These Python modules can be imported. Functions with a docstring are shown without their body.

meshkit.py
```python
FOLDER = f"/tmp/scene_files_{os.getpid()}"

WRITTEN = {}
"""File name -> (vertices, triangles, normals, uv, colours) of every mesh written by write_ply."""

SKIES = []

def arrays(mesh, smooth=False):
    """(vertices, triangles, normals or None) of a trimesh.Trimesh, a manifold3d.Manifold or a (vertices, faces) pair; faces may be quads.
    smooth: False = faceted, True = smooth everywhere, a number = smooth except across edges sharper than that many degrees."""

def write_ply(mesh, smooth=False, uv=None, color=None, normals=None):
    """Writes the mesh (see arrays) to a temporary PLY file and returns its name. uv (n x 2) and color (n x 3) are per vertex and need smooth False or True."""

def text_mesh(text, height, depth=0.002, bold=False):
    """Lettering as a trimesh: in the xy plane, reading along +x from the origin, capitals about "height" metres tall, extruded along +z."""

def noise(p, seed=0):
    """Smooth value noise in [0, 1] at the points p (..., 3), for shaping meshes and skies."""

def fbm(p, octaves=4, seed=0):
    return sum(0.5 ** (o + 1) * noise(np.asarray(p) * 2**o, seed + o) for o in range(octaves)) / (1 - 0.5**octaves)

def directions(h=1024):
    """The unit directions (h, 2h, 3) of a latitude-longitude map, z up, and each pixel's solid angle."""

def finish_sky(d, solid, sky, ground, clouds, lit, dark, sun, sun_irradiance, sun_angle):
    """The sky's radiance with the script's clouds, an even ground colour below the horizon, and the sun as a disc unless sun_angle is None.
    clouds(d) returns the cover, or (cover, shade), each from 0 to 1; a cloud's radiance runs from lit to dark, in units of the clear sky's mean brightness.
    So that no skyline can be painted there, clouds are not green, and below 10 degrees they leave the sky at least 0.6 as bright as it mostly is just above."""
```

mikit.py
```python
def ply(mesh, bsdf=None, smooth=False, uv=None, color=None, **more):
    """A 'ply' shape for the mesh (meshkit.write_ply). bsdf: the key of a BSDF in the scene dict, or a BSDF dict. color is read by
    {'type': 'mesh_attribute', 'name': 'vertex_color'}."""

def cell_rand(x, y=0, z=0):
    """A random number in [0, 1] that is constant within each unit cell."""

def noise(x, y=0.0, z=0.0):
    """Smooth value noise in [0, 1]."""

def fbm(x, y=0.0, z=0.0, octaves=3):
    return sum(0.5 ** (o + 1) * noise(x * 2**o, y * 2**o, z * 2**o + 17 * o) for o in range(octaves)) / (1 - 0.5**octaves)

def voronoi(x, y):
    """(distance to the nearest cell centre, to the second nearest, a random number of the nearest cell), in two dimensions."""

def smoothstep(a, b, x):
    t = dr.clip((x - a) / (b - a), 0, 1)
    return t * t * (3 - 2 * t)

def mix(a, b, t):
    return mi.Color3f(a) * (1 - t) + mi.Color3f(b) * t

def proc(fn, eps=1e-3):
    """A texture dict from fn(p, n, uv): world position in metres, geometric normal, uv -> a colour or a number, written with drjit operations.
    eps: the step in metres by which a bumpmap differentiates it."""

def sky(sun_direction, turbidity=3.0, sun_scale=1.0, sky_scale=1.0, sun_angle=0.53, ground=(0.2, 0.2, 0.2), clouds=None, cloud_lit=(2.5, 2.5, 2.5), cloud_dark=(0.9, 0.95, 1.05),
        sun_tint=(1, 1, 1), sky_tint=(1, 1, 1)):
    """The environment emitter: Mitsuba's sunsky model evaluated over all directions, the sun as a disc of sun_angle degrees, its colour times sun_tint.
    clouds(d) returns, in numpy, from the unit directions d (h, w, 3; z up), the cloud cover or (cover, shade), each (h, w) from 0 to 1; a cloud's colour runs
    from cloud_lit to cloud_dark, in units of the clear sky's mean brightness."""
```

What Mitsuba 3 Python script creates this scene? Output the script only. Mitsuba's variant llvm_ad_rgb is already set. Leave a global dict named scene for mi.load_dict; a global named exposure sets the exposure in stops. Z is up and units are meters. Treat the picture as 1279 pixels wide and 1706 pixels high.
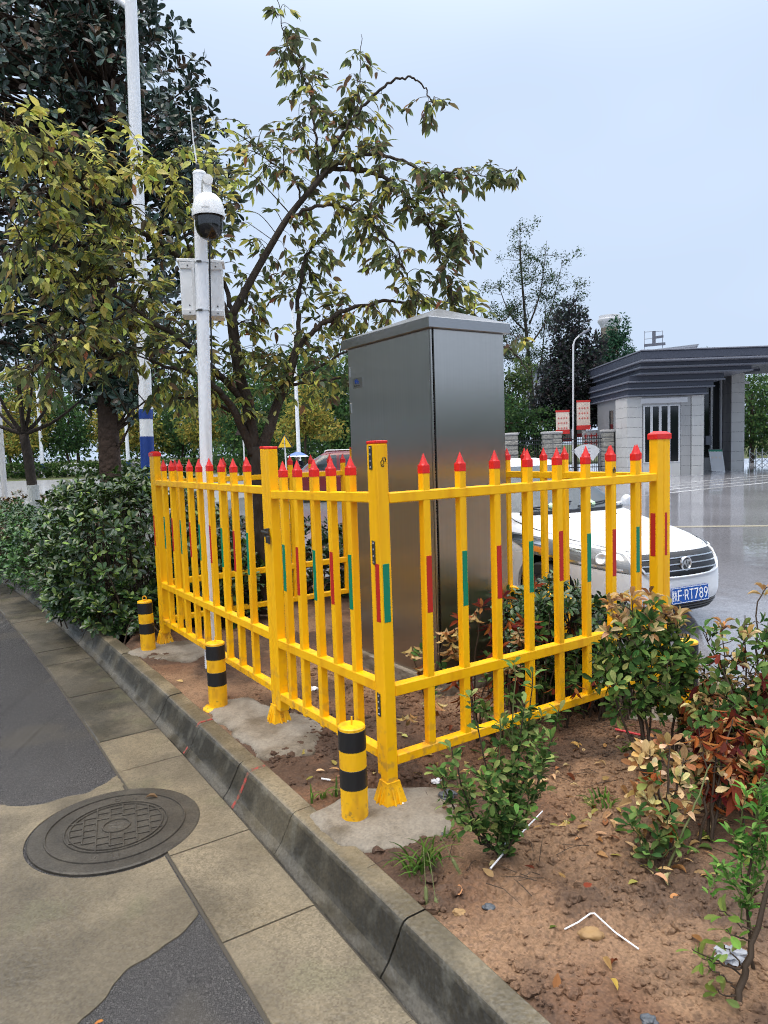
import math, random
import numpy as np, trimesh, mitsuba as mi, drjit as dr, mikit, meshkit
from mikit import noise, fbm, voronoi, cell_rand, smoothstep, mix, proc
import shapely.geometry as sg, shapely.ops as so, shapely
from scipy.spatial import ConvexHull, cKDTree
T = mi.ScalarTransform4f
scene, labels = {}, {}

# ------------------------------------------------------------------ camera, sky, exposure
CAM_H, FOCAL, PITCH, ROLL = 1.549, 1190.16 / 639.5, 0.0860, 0.0334
scene['camera'] = {'type': 'perspective', 'fov': 2 * math.degrees(math.atan(1 / FOCAL)), 'fov_axis': 'x', 'near_clip': 0.05, 'far_clip': 3000.0,
    'to_world': T().look_at(origin=[0, 0, CAM_H], target=[0, math.cos(PITCH), CAM_H - math.sin(PITCH)], up=[math.sin(ROLL), 0, math.cos(ROLL)])}

def overcast(d):
    el = np.arcsin(np.clip(d[..., 2], 0, 1))
    t = np.clip((el - math.radians(24)) / math.radians(50), 0, 1)
    n = meshkit.fbm(d * np.array([3.0, 3.0, 6.0]), 3, 5)
    bright = t * t * (3 - 2 * t) + 0.05 * (n - 0.5)
    return np.ones(d.shape[:2]), np.clip(1 - bright, 0, 1)
scene['sky'] = mikit.sky((-0.25, -0.35, 0.9), turbidity=4, sun_scale=0.12, sun_angle=40, clouds=overcast, cloud_lit=(4.3, 4.4, 4.55), cloud_dark=(0.80, 0.97, 1.23), ground=(0.12, 0.12, 0.11))
exposure = 2.9

# ------------------------------------------------------------------ mesh helpers
def numbered(key):
    if key not in scene and key not in labels: return key
    n = 1
    while f'{key}_{n:03d}' in scene or f'{key}_{n:03d}' in labels: n += 1
    return f'{key}_{n:03d}'

def thing(name, label=None, cat=None, group=None, kind=None):
    key = numbered(name)
    d = {}
    if label: d['label'] = label
    if cat: d['category'] = cat
    if group: d['group'] = group
    if kind: d['kind'] = kind
    labels[key] = d
    return key

class M:
    """Collects vertices and triangles."""
    def __init__(self): self.v, self.f, self.c, self.n = [], [], [], 0
    def add(self, V, F, c=None):
        V, F = np.asarray(V, float), np.asarray(F, int)
        if F.shape[1] == 4: F = np.vstack([F[:, [0, 1, 2]], F[:, [0, 2, 3]]])
        self.v.append(V); self.f.append(F + self.n); self.n += len(V)
        if c is not None: self.c.append(np.broadcast_to(np.asarray(c, float), (len(V), 3)))
        return self
    def get(self): return np.vstack(self.v), np.vstack(self.f)
    def col(self): return np.vstack(self.c) if self.c else None

def ply(m, bsdf, smooth=False, color=None, uv=None):
    if isinstance(m, M):
        if color is None and m.c: color = m.col()
        m = m.get()
    elif isinstance(m, trimesh.Trimesh): m = (np.array(m.vertices), np.array(m.faces))
    return mikit.ply(m, bsdf, smooth=smooth, color=color, uv=uv)

def obj(name, m, bsdf, parent=None, smooth=False, color=None, uv=None, label=None, cat=None, group=None, kind=None, tw=None):
    key = numbered((parent + '__' if parent else '') + name)
    d = m if isinstance(m, dict) else ply(m, bsdf, smooth, color, uv)
    if isinstance(m, dict) and bsdf: d = {**d, 'bsdf': {'type': 'ref', 'id': bsdf}}
    if tw is not None: d = {**d, 'to_world': tw}
    scene[key] = d
    l = {k: x for k, x in (('label', label), ('category', cat), ('group', group), ('kind', kind)) if x}
    if l: labels[key] = l
    return key

# chamfered box with one shared topology
_s = np.array([[x, y, z] for x in (-1, 1) for y in (-1, 1) for z in (-1, 1)], float)
def _cb(h, b):
    out = []
    for s in _s:
        for k in range(3):
            q = s * (np.asarray(h) - b); q[k] = s[k] * h[k]; out.append(q)
    return np.array(out)
_cv = _cb(np.ones(3), 0.2)
_h = ConvexHull(_cv)
_cf = np.array([t if np.dot(np.cross(_cv[t[1]] - _cv[t[0]], _cv[t[2]] - _cv[t[0]]), _cv[t].mean(0)) > 0 else t[::-1] for t in _h.simplices])
def box(lo, hi, b=0.0, frame=None):
    """Chamfered box from lo to hi in the axes of frame (o, x, y, z)."""
    lo, hi = np.minimum(lo, hi).astype(float), np.maximum(lo, hi).astype(float)
    h = (hi - lo) / 2
    b = min(b, 0.45 * h.min())
    if b <= 0:
        V = _s * h + (lo + hi) / 2
        F = np.array([[0, 1, 3], [0, 3, 2], [4, 6, 7], [4, 7, 5], [0, 4, 5], [0, 5, 1], [2, 3, 7], [2, 7, 6], [0, 2, 6], [0, 6, 4], [1, 5, 7], [1, 7, 3]])
    else:
        V, F = _cb(h, b) + (lo + hi) / 2, _cf
    if frame is not None: V = frame_pts(frame, V)
    return V, F

def frame_pts(fr, V):
    o, x, y, z = fr
    V = np.asarray(V, float)
    W = o + V[:, :1] * x + V[:, 1:2] * y + V[:, 2:] * z
    return W

def tube(P, R, sides=6, caps=True):
    P = np.asarray(P, float); n = len(P); R = np.broadcast_to(R, (n,)).astype(float)
    t = np.gradient(P, axis=0); t /= np.linalg.norm(t, axis=1, keepdims=True) + 1e-12
    a = np.cross(t[0], [0.31, 0.17, 0.93] if abs(t[0][2]) < 0.9 else [1.0, 0.1, 0]); a /= np.linalg.norm(a)
    A = []
    for i in range(n):
        a = a - t[i] * (a @ t[i]); a /= np.linalg.norm(a) + 1e-12; A.append(a)
    A = np.array(A); Bv = np.cross(t, A); an = np.arange(sides) * 2 * np.pi / sides
    V = (P[:, None] + R[:, None, None] * (np.cos(an)[None, :, None] * A[:, None] + np.sin(an)[None, :, None] * Bv[:, None])).reshape(-1, 3)
    i, j = np.meshgrid(np.arange(n - 1), np.arange(sides), indexing='ij')
    q = np.stack([i * sides + j, i * sides + (j + 1) % sides, (i + 1) * sides + (j + 1) % sides, (i + 1) * sides + j], -1).reshape(-1, 4)
    F = np.vstack([q[:, [0, 1, 2]], q[:, [0, 2, 3]]])
    if caps:
        k = np.arange(1, sides - 1)
        F = np.vstack([F, np.stack([0 * k, k + 1, k], 1), np.stack([0 * k, k, k + 1], 1) + (n - 1) * sides])
    return V, F

def lathe(prof, c=(0, 0, 0), sides=32, axis=None):
    """Profile of (r, z) from bottom to top turned about the vertical through c."""
    prof = np.asarray(prof, float); n = len(prof); an = np.arange(sides) * 2 * np.pi / sides
    V = np.stack([prof[:, :1] * np.cos(an), prof[:, :1] * np.sin(an), np.repeat(prof[:, 1:], sides, 1)], -1).reshape(-1, 3)
    i, j = np.meshgrid(np.arange(n - 1), np.arange(sides), indexing='ij')
    q = np.stack([i * sides + j, i * sides + (j + 1) % sides, (i + 1) * sides + (j + 1) % sides, (i + 1) * sides + j], -1).reshape(-1, 4)
    F = np.vstack([q[:, [0, 1, 2]], q[:, [0, 2, 3]]])
    if axis is not None:
        z = np.asarray(axis, float) / np.linalg.norm(axis); x = np.cross(z, [0, 0, 1] if abs(z[2]) < 0.9 else [1, 0, 0]); x /= np.linalg.norm(x)
        V = V[:, :1] * x + V[:, 1:2] * np.cross(z, x) + V[:, 2:] * z
    return V + np.asarray(c, float), F

def prism(poly, z0, z1, fr=None):
    """Extrusion of a shapely polygon (or list of points) from z0 to z1."""
    if not hasattr(poly, 'geom_type'): poly = sg.Polygon(poly)
    m = M()
    for g in getattr(poly, 'geoms', [poly]):
        if g.is_empty or g.area < 1e-9: continue
        t = trimesh.creation.extrude_polygon(g, z1 - z0, engine='earcut')
        V = np.array(t.vertices) + [0, 0, z0]
        m.add(V if fr is None else frame_pts(fr, V), t.faces)
    return m.get()

def flat(poly, z):
    if not hasattr(poly, 'geom_type'): poly = sg.Polygon(poly)
    m = M()
    for g in getattr(poly, 'geoms', [poly]):
        v, f = trimesh.creation.triangulate_polygon(g, engine='earcut')
        v = np.asarray(v)
        a = v[f]; s = (a[:, 1, 0] - a[:, 0, 0]) * (a[:, 2, 1] - a[:, 0, 1]) - (a[:, 1, 1] - a[:, 0, 1]) * (a[:, 2, 0] - a[:, 0, 0])
        f = np.where(s[:, None] < 0, f[:, ::-1], f)
        m.add(np.c_[v, np.full(len(v), z)], f)
    return m.get()

X, Y, Z = np.eye(3)
C0 = np.array([0.0, 2.98, 0.0])               # plan corner of the fence nearest to the camera
U = np.array([0.8348, 0.5506, 0.0]); W = np.array([-0.5506, 0.8348, 0.0])   # along its short and its long side
FR = (C0, U, W, Z)
def uv2(u, v, z=0.0): return C0 + U * u + W * v + Z * z

# ------------------------------------------------------------------ materials
def bsdf(key, **k):
    two = k.pop('two', True); bump = k.pop('bump', None)
    d = {'type': k.pop('type', 'principled')}
    for a, x in k.items():
        d[a] = {'type': 'rgb', 'value': list(x)} if isinstance(x, (tuple, list)) else proc(x) if callable(x) else x
    if bump: d = {'type': 'bumpmap', 'arbitrary': proc(bump[0], bump[2] if len(bump) > 2 else 1e-3), 'scale': bump[1], 'bsdf': d}
    if two: d = {'type': 'twosided', 'bsdf': d}
    scene[key] = d
    return key

def streaks(p): return fbm(p.x * 23 + 3, p.y * 23, p.z * 1.6, 3)
bsdf('yellow_paint', base_color=lambda p, n, uv: mix(mix((0.93, 0.49, 0.003), (0.78, 0.35, 0.003), smoothstep(0.45, 0.85, streaks(p)) * 0.8), (0.30, 0.17, 0.06), smoothstep(.52, .70, fbm(p.x * 34, p.y * 34, p.z * 26, 4)) * smoothstep(.55, .05, p.z) * .55),
     roughness=lambda p, n, uv: 0.30 + 0.20 * fbm(p.x * 40, p.y * 40, p.z * 9, 2), specular=0.35)
bsdf('bollard_yellow', base_color=lambda p, n, uv: mix(mix((0.86, 0.46, 0.006), (0.62, 0.30, 0.01), smoothstep(0.4, 0.8, fbm(p.x * 30, p.y * 30, p.z * 9, 3))), (0.16, 0.10, 0.05), smoothstep(0.62, 0.8, fbm(p.x * 60, p.y * 60, p.z * 50 + 9, 3)) * smoothstep(0.16, 0.0, p.z)),
     roughness=0.38, specular=0.5)
bsdf('red_paint', base_color=lambda p, n, uv: mix((0.78, 0.022, 0.016), (0.60, 0.015, 0.012), fbm(p.x * 60, p.y * 60, p.z * 60, 2)), roughness=0.36, specular=0.5)
bsdf('black_paint', base_color=(0.012, 0.012, 0.014), roughness=0.42, specular=0.5)
bsdf('red_strip', base_color=(0.48, 0.020, 0.010), roughness=0.45, specular=0.5)
bsdf('green_strip', base_color=(0.0, 0.20, 0.105), roughness=0.45, specular=0.5)
bsdf('dark_steel', base_color=(0.10, 0.10, 0.10), metallic=0.8, roughness=0.4)
bsdf('bright_steel', base_color=(0.62, 0.62, 0.62), metallic=1.0, roughness=0.28)
bsdf('white_paint', base_color=lambda p, n, uv: mix((0.80, 0.82, 0.86), (0.62, 0.64, 0.66), smoothstep(0.5, 0.9, fbm(p.x * 30, p.y * 30, p.z * 3, 3)) * 0.6), roughness=0.3, specular=0.5)
bsdf('blue_paint', base_color=(0.012, 0.045, 0.24), roughness=0.4, specular=0.5)
bsdf('dark_gap', base_color=(0.006, 0.006, 0.006), roughness=0.9, specular=0.1)
bsdf('black_plastic', base_color=(0.010, 0.010, 0.012), roughness=0.25, specular=0.5)
bsdf('black_gloss', base_color=(0.004, 0.004, 0.006), roughness=0.05, specular=0.6, clearcoat=1.0, clearcoat_gloss=0.95)

# ------------------------------------------------------------------ the ground
HK = .16
def spl(P, n=12):
    P = np.asarray(P, float); out = []
    for i in range(len(P) - 1):
        p0, p1, p2, p3 = P[max(i - 1, 0)], P[i], P[i + 1], P[min(i + 2, len(P) - 1)]
        for t in np.linspace(0, 1, n, endpoint=False): out.append(.5 * (2 * p1 + (p2 - p0) * t + (2 * p0 - 5 * p1 + 4 * p2 - p3) * t * t + (3 * p1 - p0 - 3 * p2 + p3) * t ** 3))
    return np.array(out + [P[-1]])
kline = spl([(2.9, -2.6), (1.45, -.28), (.66, 1.0), (.04, 2.01), (-.57, 2.99), (-1.21, 4.0), (-1.83, 4.95), (-2.64, 6.17), (-3.5, 7.42), (-4.5, 8.82), (-5.7, 10.35), (-7.4, 12.2), (-9.8, 14.2), (-13, 16.0), (-17, 17.2)])
def resample(P, step):
    s = np.r_[0, np.cumsum(np.linalg.norm(np.diff(P, axis=0), axis=1))]; q = np.arange(0, s[-1], step)
    return np.stack([np.interp(q, s, P[:, k]) for k in range(2)], 1)
kl = resample(kline, .05)
def offset(P, d):
    t = np.gradient(P, axis=0); t /= np.linalg.norm(t, axis=1, keepdims=True); return P + np.stack([t[:, 1], -t[:, 0]], 1) * -d * -1
kt = np.gradient(kl, axis=0); kt /= np.linalg.norm(kt, axis=1, keepdims=True)
kn = np.stack([kt[:, 1], -kt[:, 0]], 1)       # towards the planting (right of the way the line runs)

def wetn(p, s): return fbm(p.x * s + 31, p.y * s + 17, 0, 4)
def asphalt_col(p, n, uv):
    a, b, k = voronoi(p.x * 135 + 1.5 * noise(p.x * 60, p.y * 60), p.y * 135 + 1.5 * noise(p.x * 60 + 9, p.y * 60)); big = fbm(p.x * 1.1, p.y * 1.1, 0, 3)
    c = mix((.060, .057, .057), (.128, .120, .116), k * k)
    c = mix((.022, .021, .021), c, smoothstep(.05, .30, b - a))
    c = mix(c, (.11, .095, .07), smoothstep(.55, .75, fbm(p.x * 3, p.y * 3, 0, 3)) * .35)
    return c * (0.75 + .5 * big)
bsdf('asphalt', base_color=asphalt_col, roughness=lambda p, n, uv: .38 + .30 * fbm(p.x * 60, p.y * 60, 0, 2), specular=.4,
     bump=(lambda p, n, uv: (lambda v: smoothstep(.0, .35, v[1] - v[0]) * (.4 + .6 * v[2]))(voronoi(p.x * 135 + 1.5 * noise(p.x * 60, p.y * 60), p.y * 135 + 1.5 * noise(p.x * 60 + 9, p.y * 60))), .005, 1e-3))
def wet_rough(p, n, uv):
    w = smoothstep(.36, .62, fbm(p.x * .28 + 4, p.y * .10 + 9, 0, 4))
    return .025 + .08 * w + .02 * fbm(p.x * 4, p.y * 4, 0, 2)
bsdf('wet_asphalt', base_color=lambda p, n, uv: mix((.105, .104, .112), (.19, .186, .20), fbm(p.x * .5, p.y * .3, 0, 4)) * (.7 + .6 * fbm(p.x * 60, p.y * 60, 0, 2)),
     roughness=wet_rough, specular=.9, bump=(lambda p, n, uv: fbm(p.x * 3, p.y * 3, 0, 3), .003, 1e-2))
bsdf('far_road', base_color=(.24, .24, .25), roughness=.2, specular=.9)
bsdf('grass_ground', base_color=lambda p, n, uv: mix((.06, .05, .03), (.05, .08, .025), fbm(p.x * 2, p.y * 2, 0, 3)), roughness=.9, specular=.2)
def concrete_col(base, dark, s=1.0):
    def f(p, n, uv):
        a = fbm(p.x * 3.1 * s, p.y * 3.1 * s, p.z * 3 * s, 4); b = noise(p.x * 170, p.y * 170, p.z * 170) * .6 + .4 * fbm(p.x * 60, p.y * 60, p.z * 60, 2)
        c = mix(base, dark, smoothstep(.35, .70, a))
        c = mix(c, tuple(.7 * q for q in dark), smoothstep(.50, .68, fbm(p.x * 1.3 + 7, p.y * 1.3 + 3, 0, 4)) * .6)
        c = mix(c, (.13, .13, .07), smoothstep(.60, .78, fbm(p.x * 5 + 40, p.y * 5, p.z * 5, 3)) * .25)
        return c * (.55 + .90 * b)
    return f
bsdf('concrete_apron', base_color=concrete_col((.178, .145, .096), (.100, .082, .055)), roughness=lambda p, n, uv: .34 + .4 * fbm(p.x * 4, p.y * 4, 0, 3), specular=.5,
     bump=(lambda p, n, uv: fbm(p.x * 70, p.y * 70, 0, 3), .004, 2e-3))
bsdf('gutter_stone', base_color=concrete_col((.112, .094, .066), (.052, .046, .034), 1.6), roughness=lambda p, n, uv: .25 + .45 * fbm(p.x * 5, p.y * 5, 0, 3), specular=.5,
     bump=(lambda p, n, uv: fbm(p.x * 70, p.y * 70, p.z * 70, 3), .003, 2e-3))
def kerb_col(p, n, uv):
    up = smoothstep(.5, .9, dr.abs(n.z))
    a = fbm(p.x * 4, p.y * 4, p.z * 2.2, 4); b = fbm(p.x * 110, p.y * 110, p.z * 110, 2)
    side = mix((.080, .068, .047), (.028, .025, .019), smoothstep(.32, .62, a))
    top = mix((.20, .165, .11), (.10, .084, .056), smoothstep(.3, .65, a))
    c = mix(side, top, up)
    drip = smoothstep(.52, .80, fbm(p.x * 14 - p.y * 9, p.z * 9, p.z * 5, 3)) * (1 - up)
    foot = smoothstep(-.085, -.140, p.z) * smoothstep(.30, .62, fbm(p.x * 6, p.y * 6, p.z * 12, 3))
    c = mix(c, (.22, .21, .19), foot * .40)  # paler foot: reflection off the wet lower face painted into the colour
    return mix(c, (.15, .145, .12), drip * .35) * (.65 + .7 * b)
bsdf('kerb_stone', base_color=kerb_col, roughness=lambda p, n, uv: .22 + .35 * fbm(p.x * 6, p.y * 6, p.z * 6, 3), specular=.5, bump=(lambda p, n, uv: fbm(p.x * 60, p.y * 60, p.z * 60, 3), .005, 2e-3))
bsdf('concrete_pad', base_color=lambda p, n, uv: mix((.24, .21, .17), (.13, .105, .075), smoothstep(.35, .75, fbm(p.x * 9, p.y * 9, p.z * 9, 4))) * (.75 + .5 * fbm(p.x * 120, p.y * 120, p.z * 120, 2)), roughness=.75, specular=.3,
     bump=(lambda p, n, uv: fbm(p.x * 45, p.y * 45, p.z * 45, 4), .012, 2e-3))
def soil_col(p, n, uv):
    a = fbm(p.x * 1.9 + 3, p.y * 1.9, 0, 3); b = fbm(p.x * 75, p.y * 75, p.z * 75, 3); c = fbm(p.x * 150, p.y * 150, 0, 2)
    k = mix((.146, .076, .042), (.236, .140, .080), smoothstep(.35, .65, a))
    k = mix(k, (.060, .036, .024), smoothstep(.46, .68, fbm(p.x * 2.6 + 11, p.y * 2.6, 0, 4)) * .8); k = mix(k, (.07, .042, .028), smoothstep(.5, .75, b) * .45)
    return k * (.62 + .76 * c)
bsdf('soil', base_color=soil_col, roughness=lambda p, n, uv: .55 + .35 * fbm(p.x * 8, p.y * 8, 0, 3), specular=.35, bump=(lambda p, n, uv: fbm(p.x * 70, p.y * 70, p.z * 70, 4), .016, 2e-3))
bsdf('cast_iron', base_color=lambda p, n, uv: mix((.042, .037, .031), (.085, .074, .058), fbm(p.x * 12, p.y * 12, 0, 4)) * (.7 + .6 * fbm(p.x * 160, p.y * 160, 0, 2)), metallic=.25, roughness=lambda p, n, uv: .35 + .35 * fbm(p.x * 9, p.y * 9, 0, 3), specular=.5,
     bump=(lambda p, n, uv: fbm(p.x * 120, p.y * 120, 0, 2), .002, 2e-3))
bsdf('joint_grit', base_color=(.055, .047, .035), roughness=.8)
bsdf('red_mark', base_color=lambda p, n, uv: mix((.30, .045, .035), (.10, .075, .05), smoothstep(.42, .62, fbm(p.x * 60, p.y * 60, p.z * 60, 3))), roughness=.6)
bsdf('road_paint', base_color=lambda p, n, uv: mix((.42, .42, .43), (.24, .24, .245), smoothstep(.40, .75, fbm(p.x * .5, p.y * .5, 0, 3))), roughness=.25, specular=.5)

ZR = -HK
def struct(name, m, b, smooth=False, color=None, uv=None): return obj(name, m, b, None, smooth, color, uv, kind='structure')
g = [(-900, -300), (900, -300), (900, 1500), (-900, 1500)]
struct('ground', flat(g, ZR - .012), 'grass_ground')
bed = sg.Polygon(np.vstack([kl + kn * .02, [(-14, 19.5), (-6, 20.5), uv2(2.5, 18)[:2], uv2(2.5, -6)[:2]]])).buffer(0)
left_road = sg.Polygon(np.vstack([kl + kn * .01, [(-60, 17.2), (-60, -60), (2.9, -60)]])).buffer(0)
struct('side_road', flat(left_road, ZR), 'asphalt')
fore = sg.Polygon([uv2(2.4, -6)[:2], uv2(2.4, 18)[:2], (-8, 20), (-8, 24), (2, 60), (60, 60), (60, -40), (6, -40)]).buffer(0)
struct('forecourt', flat(fore, ZR + .004), 'wet_asphalt')
struct('boulevard', flat([(-300, 19), (-8, 19), (1.5, 58), (1.5, 66), (-300, 72)], ZR + .008), 'far_road')

# gutter slabs: one row along the kerb, each a part
gut = thing('gutter', kind='structure'); 
GW = .37
def at_s(s, off):
    i = np.clip(s / .05, 0, len(kl) - 1.001); a = np.floor(i).astype(int); f = (i - a)[..., None]
    return (kl[a] * (1 - f) + kl[a + 1] * f) + (kn[a] * (1 - f) + kn[a + 1] * f) * np.asarray(off)[..., None]
def ribbon(s0, s1, prof, step=.06, jit=None):
    """Sweeps a closed (offset, z) profile along the kerb line from s0 to s1, with end caps."""
    n = max(2, int((s1 - s0) / step) + 1); s = np.linspace(s0, s1, n); k = len(prof); prof = np.asarray(prof, float)
    V = np.concatenate([np.c_[at_s(np.full(k, q), prof[:, 0]), prof[:, 1]] for q in s])
    F = []
    for i in range(n - 1):
        for j in range(k): F.append([i * k + j, i * k + (j + 1) % k, (i + 1) * k + (j + 1) % k, (i + 1) * k + j])
    F = np.array(F); F = np.vstack([F[:, [0, 1, 2]], F[:, [0, 2, 3]]])
    tri = trimesh.creation.triangulate_polygon(sg.Polygon(prof), engine='earcut')[1]
    return V, np.vstack([F, tri, tri[:, ::-1] + (n - 1) * k])
total = (len(kl) - 1) * .05
s_near = float(np.argmin(np.linalg.norm(kl - [.04, 2.01], axis=1))) * .05
s = s_near - 1.35; i = 0
gr = np.random.default_rng(3)
while s < min(total - 1, s_near + 15):
    l = .66 if s < s_near + .9 else .50
    dz = gr.uniform(-.003, .003); a = .004
    V, F = ribbon(s + .003, s + l - .003, [(-.012, ZR + .010 + dz), (-GW + .006 + gr.uniform(-.004, .004), ZR + .007 + dz), (-GW + .003, ZR + .002 + dz), (-GW + .003, ZR - .03), (-.007, ZR - .03), (-.007, ZR + .006 + dz)], .1)
    obj('slab', (V, F), 'gutter_stone' if s > s_near + 2.6 else 'concrete_apron', gut); s += l
s_slab = s
struct('gutter_bed', ribbon(s_near - 1.4, s, [(.02, ZR + .0015), (-GW - .01, ZR + .0015), (-GW - .01, ZR - .035), (.02, ZR - .035)], .1), 'joint_grit')
# kerb stones: battered face, rounded top edge
kerb = thing('kerb', kind='structure')
s = s_near - 2.6 + .19; i = 0
KP = [(-.002, ZR - .05), (.0, ZR + .010), (.030, ZR + .045), (.055, ZR + .09), (.074, -.035), (.083, -.014), (.095, .001), (.110, .008), (.180, .011), (.187, .006), (.187, -.10), (.187, ZR - .05)]
while s < total - 2:
    l = .62 if s > s_near + .6 else .86
    j = gr.uniform(-.003, .003); jz = gr.uniform(-.003, .003)
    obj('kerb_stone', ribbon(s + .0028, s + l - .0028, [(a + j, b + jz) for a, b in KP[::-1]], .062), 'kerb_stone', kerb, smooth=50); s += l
kb = ribbon(s_near - 2.4, total - 2.1, [(.04, ZR - .05), (.176, ZR - .05), (.176, -.004), (.105, -.006), (.05, ZR + .05)][::-1], .1)
struct('kerb_mortar', kb, 'dark_gap')
# red survey marks sprayed across the kerb
for sm, wd in ((s_near + 1.52, .022), (s_near + 2.30, .016)):
    obj('spray_mark', ribbon(sm, sm + wd, [(a - .0012 * (q < 6), b + .0018 * (q >= 6)) for q, (a, b) in enumerate(KP[1:9])][::-1] + [(a + .004, b - .004) for a, b in KP[1:9]], .03), 'red_mark', kerb, label='red mark sprayed across the kerb')
# far kerb of the planting strip, towards the forecourt
fk = thing('forecourt_kerb', kind='structure')
for q in np.arange(-5.0, 16, .8): obj('kerb_stone', box((2.44, q + .004, ZR - .02), (2.56, q + .796, .012), .012, FR), 'kerb_stone', fk)

# concrete apron round the manhole, with the asphalt patch left open
near_edge = [tuple(at_s(np.array(q), np.array(-GW - .004))) for q in np.linspace(s_near - 1.35, s_near + 2.26, 24)]
near_edge = [q for q in near_edge if q[1] < 3.74]
apron = sg.Polygon(near_edge + [(-1.49, 3.74), (-1.53, 3.64), (-1.59, 3.55), (-1.68, 3.48), (-1.78, 3.44), (-1.95, 3.45), (-2.3, 3.5), (-3.2, 3.6), (-3.4, .6), (-1.5, .2)]).buffer(0)
patch = sg.Polygon([(-.70, 2.60), (-.74, 2.56), (-.76, 2.48), (-.79, 2.40), (-.85, 2.33), (-.90, 2.26), (-.93, 2.18), (-.95, 2.11), (-.99, 2.03), (-1.10, 1.75), (-1.25, 1.3), (-.5, .9), tuple(near_edge[0]), tuple(near_edge[5])])
prng = np.random.default_rng(8)
def rough_edge(poly, amp, step):
    q = []
    b = poly.exterior; n = int(b.length / step)
    for i in range(n):
        p = b.interpolate(i * step); r = meshkit.fbm(np.array([[p.x * 9, p.y * 9, 0.0], [p.x * 9 + 50, p.y * 9, 0]]), 3); q.append((p.x + (r[0] - .5) * amp, p.y + (r[1] - .5) * amp))
    return sg.Polygon(q).buffer(0)
MH, MR = np.array([-1.290, 3.185]), .376
hole = sg.Point(*MH).buffer(MR + .014, 48)
ap = rough_edge(apron, .05, .03).difference(rough_edge(patch, .05, .012)).difference(hole)
ap = ap.difference(sg.LineString(near_edge).buffer(.012))
struct('concrete_apron', prism(ap, ZR - .03, ZR + .005), 'concrete_apron')
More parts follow.
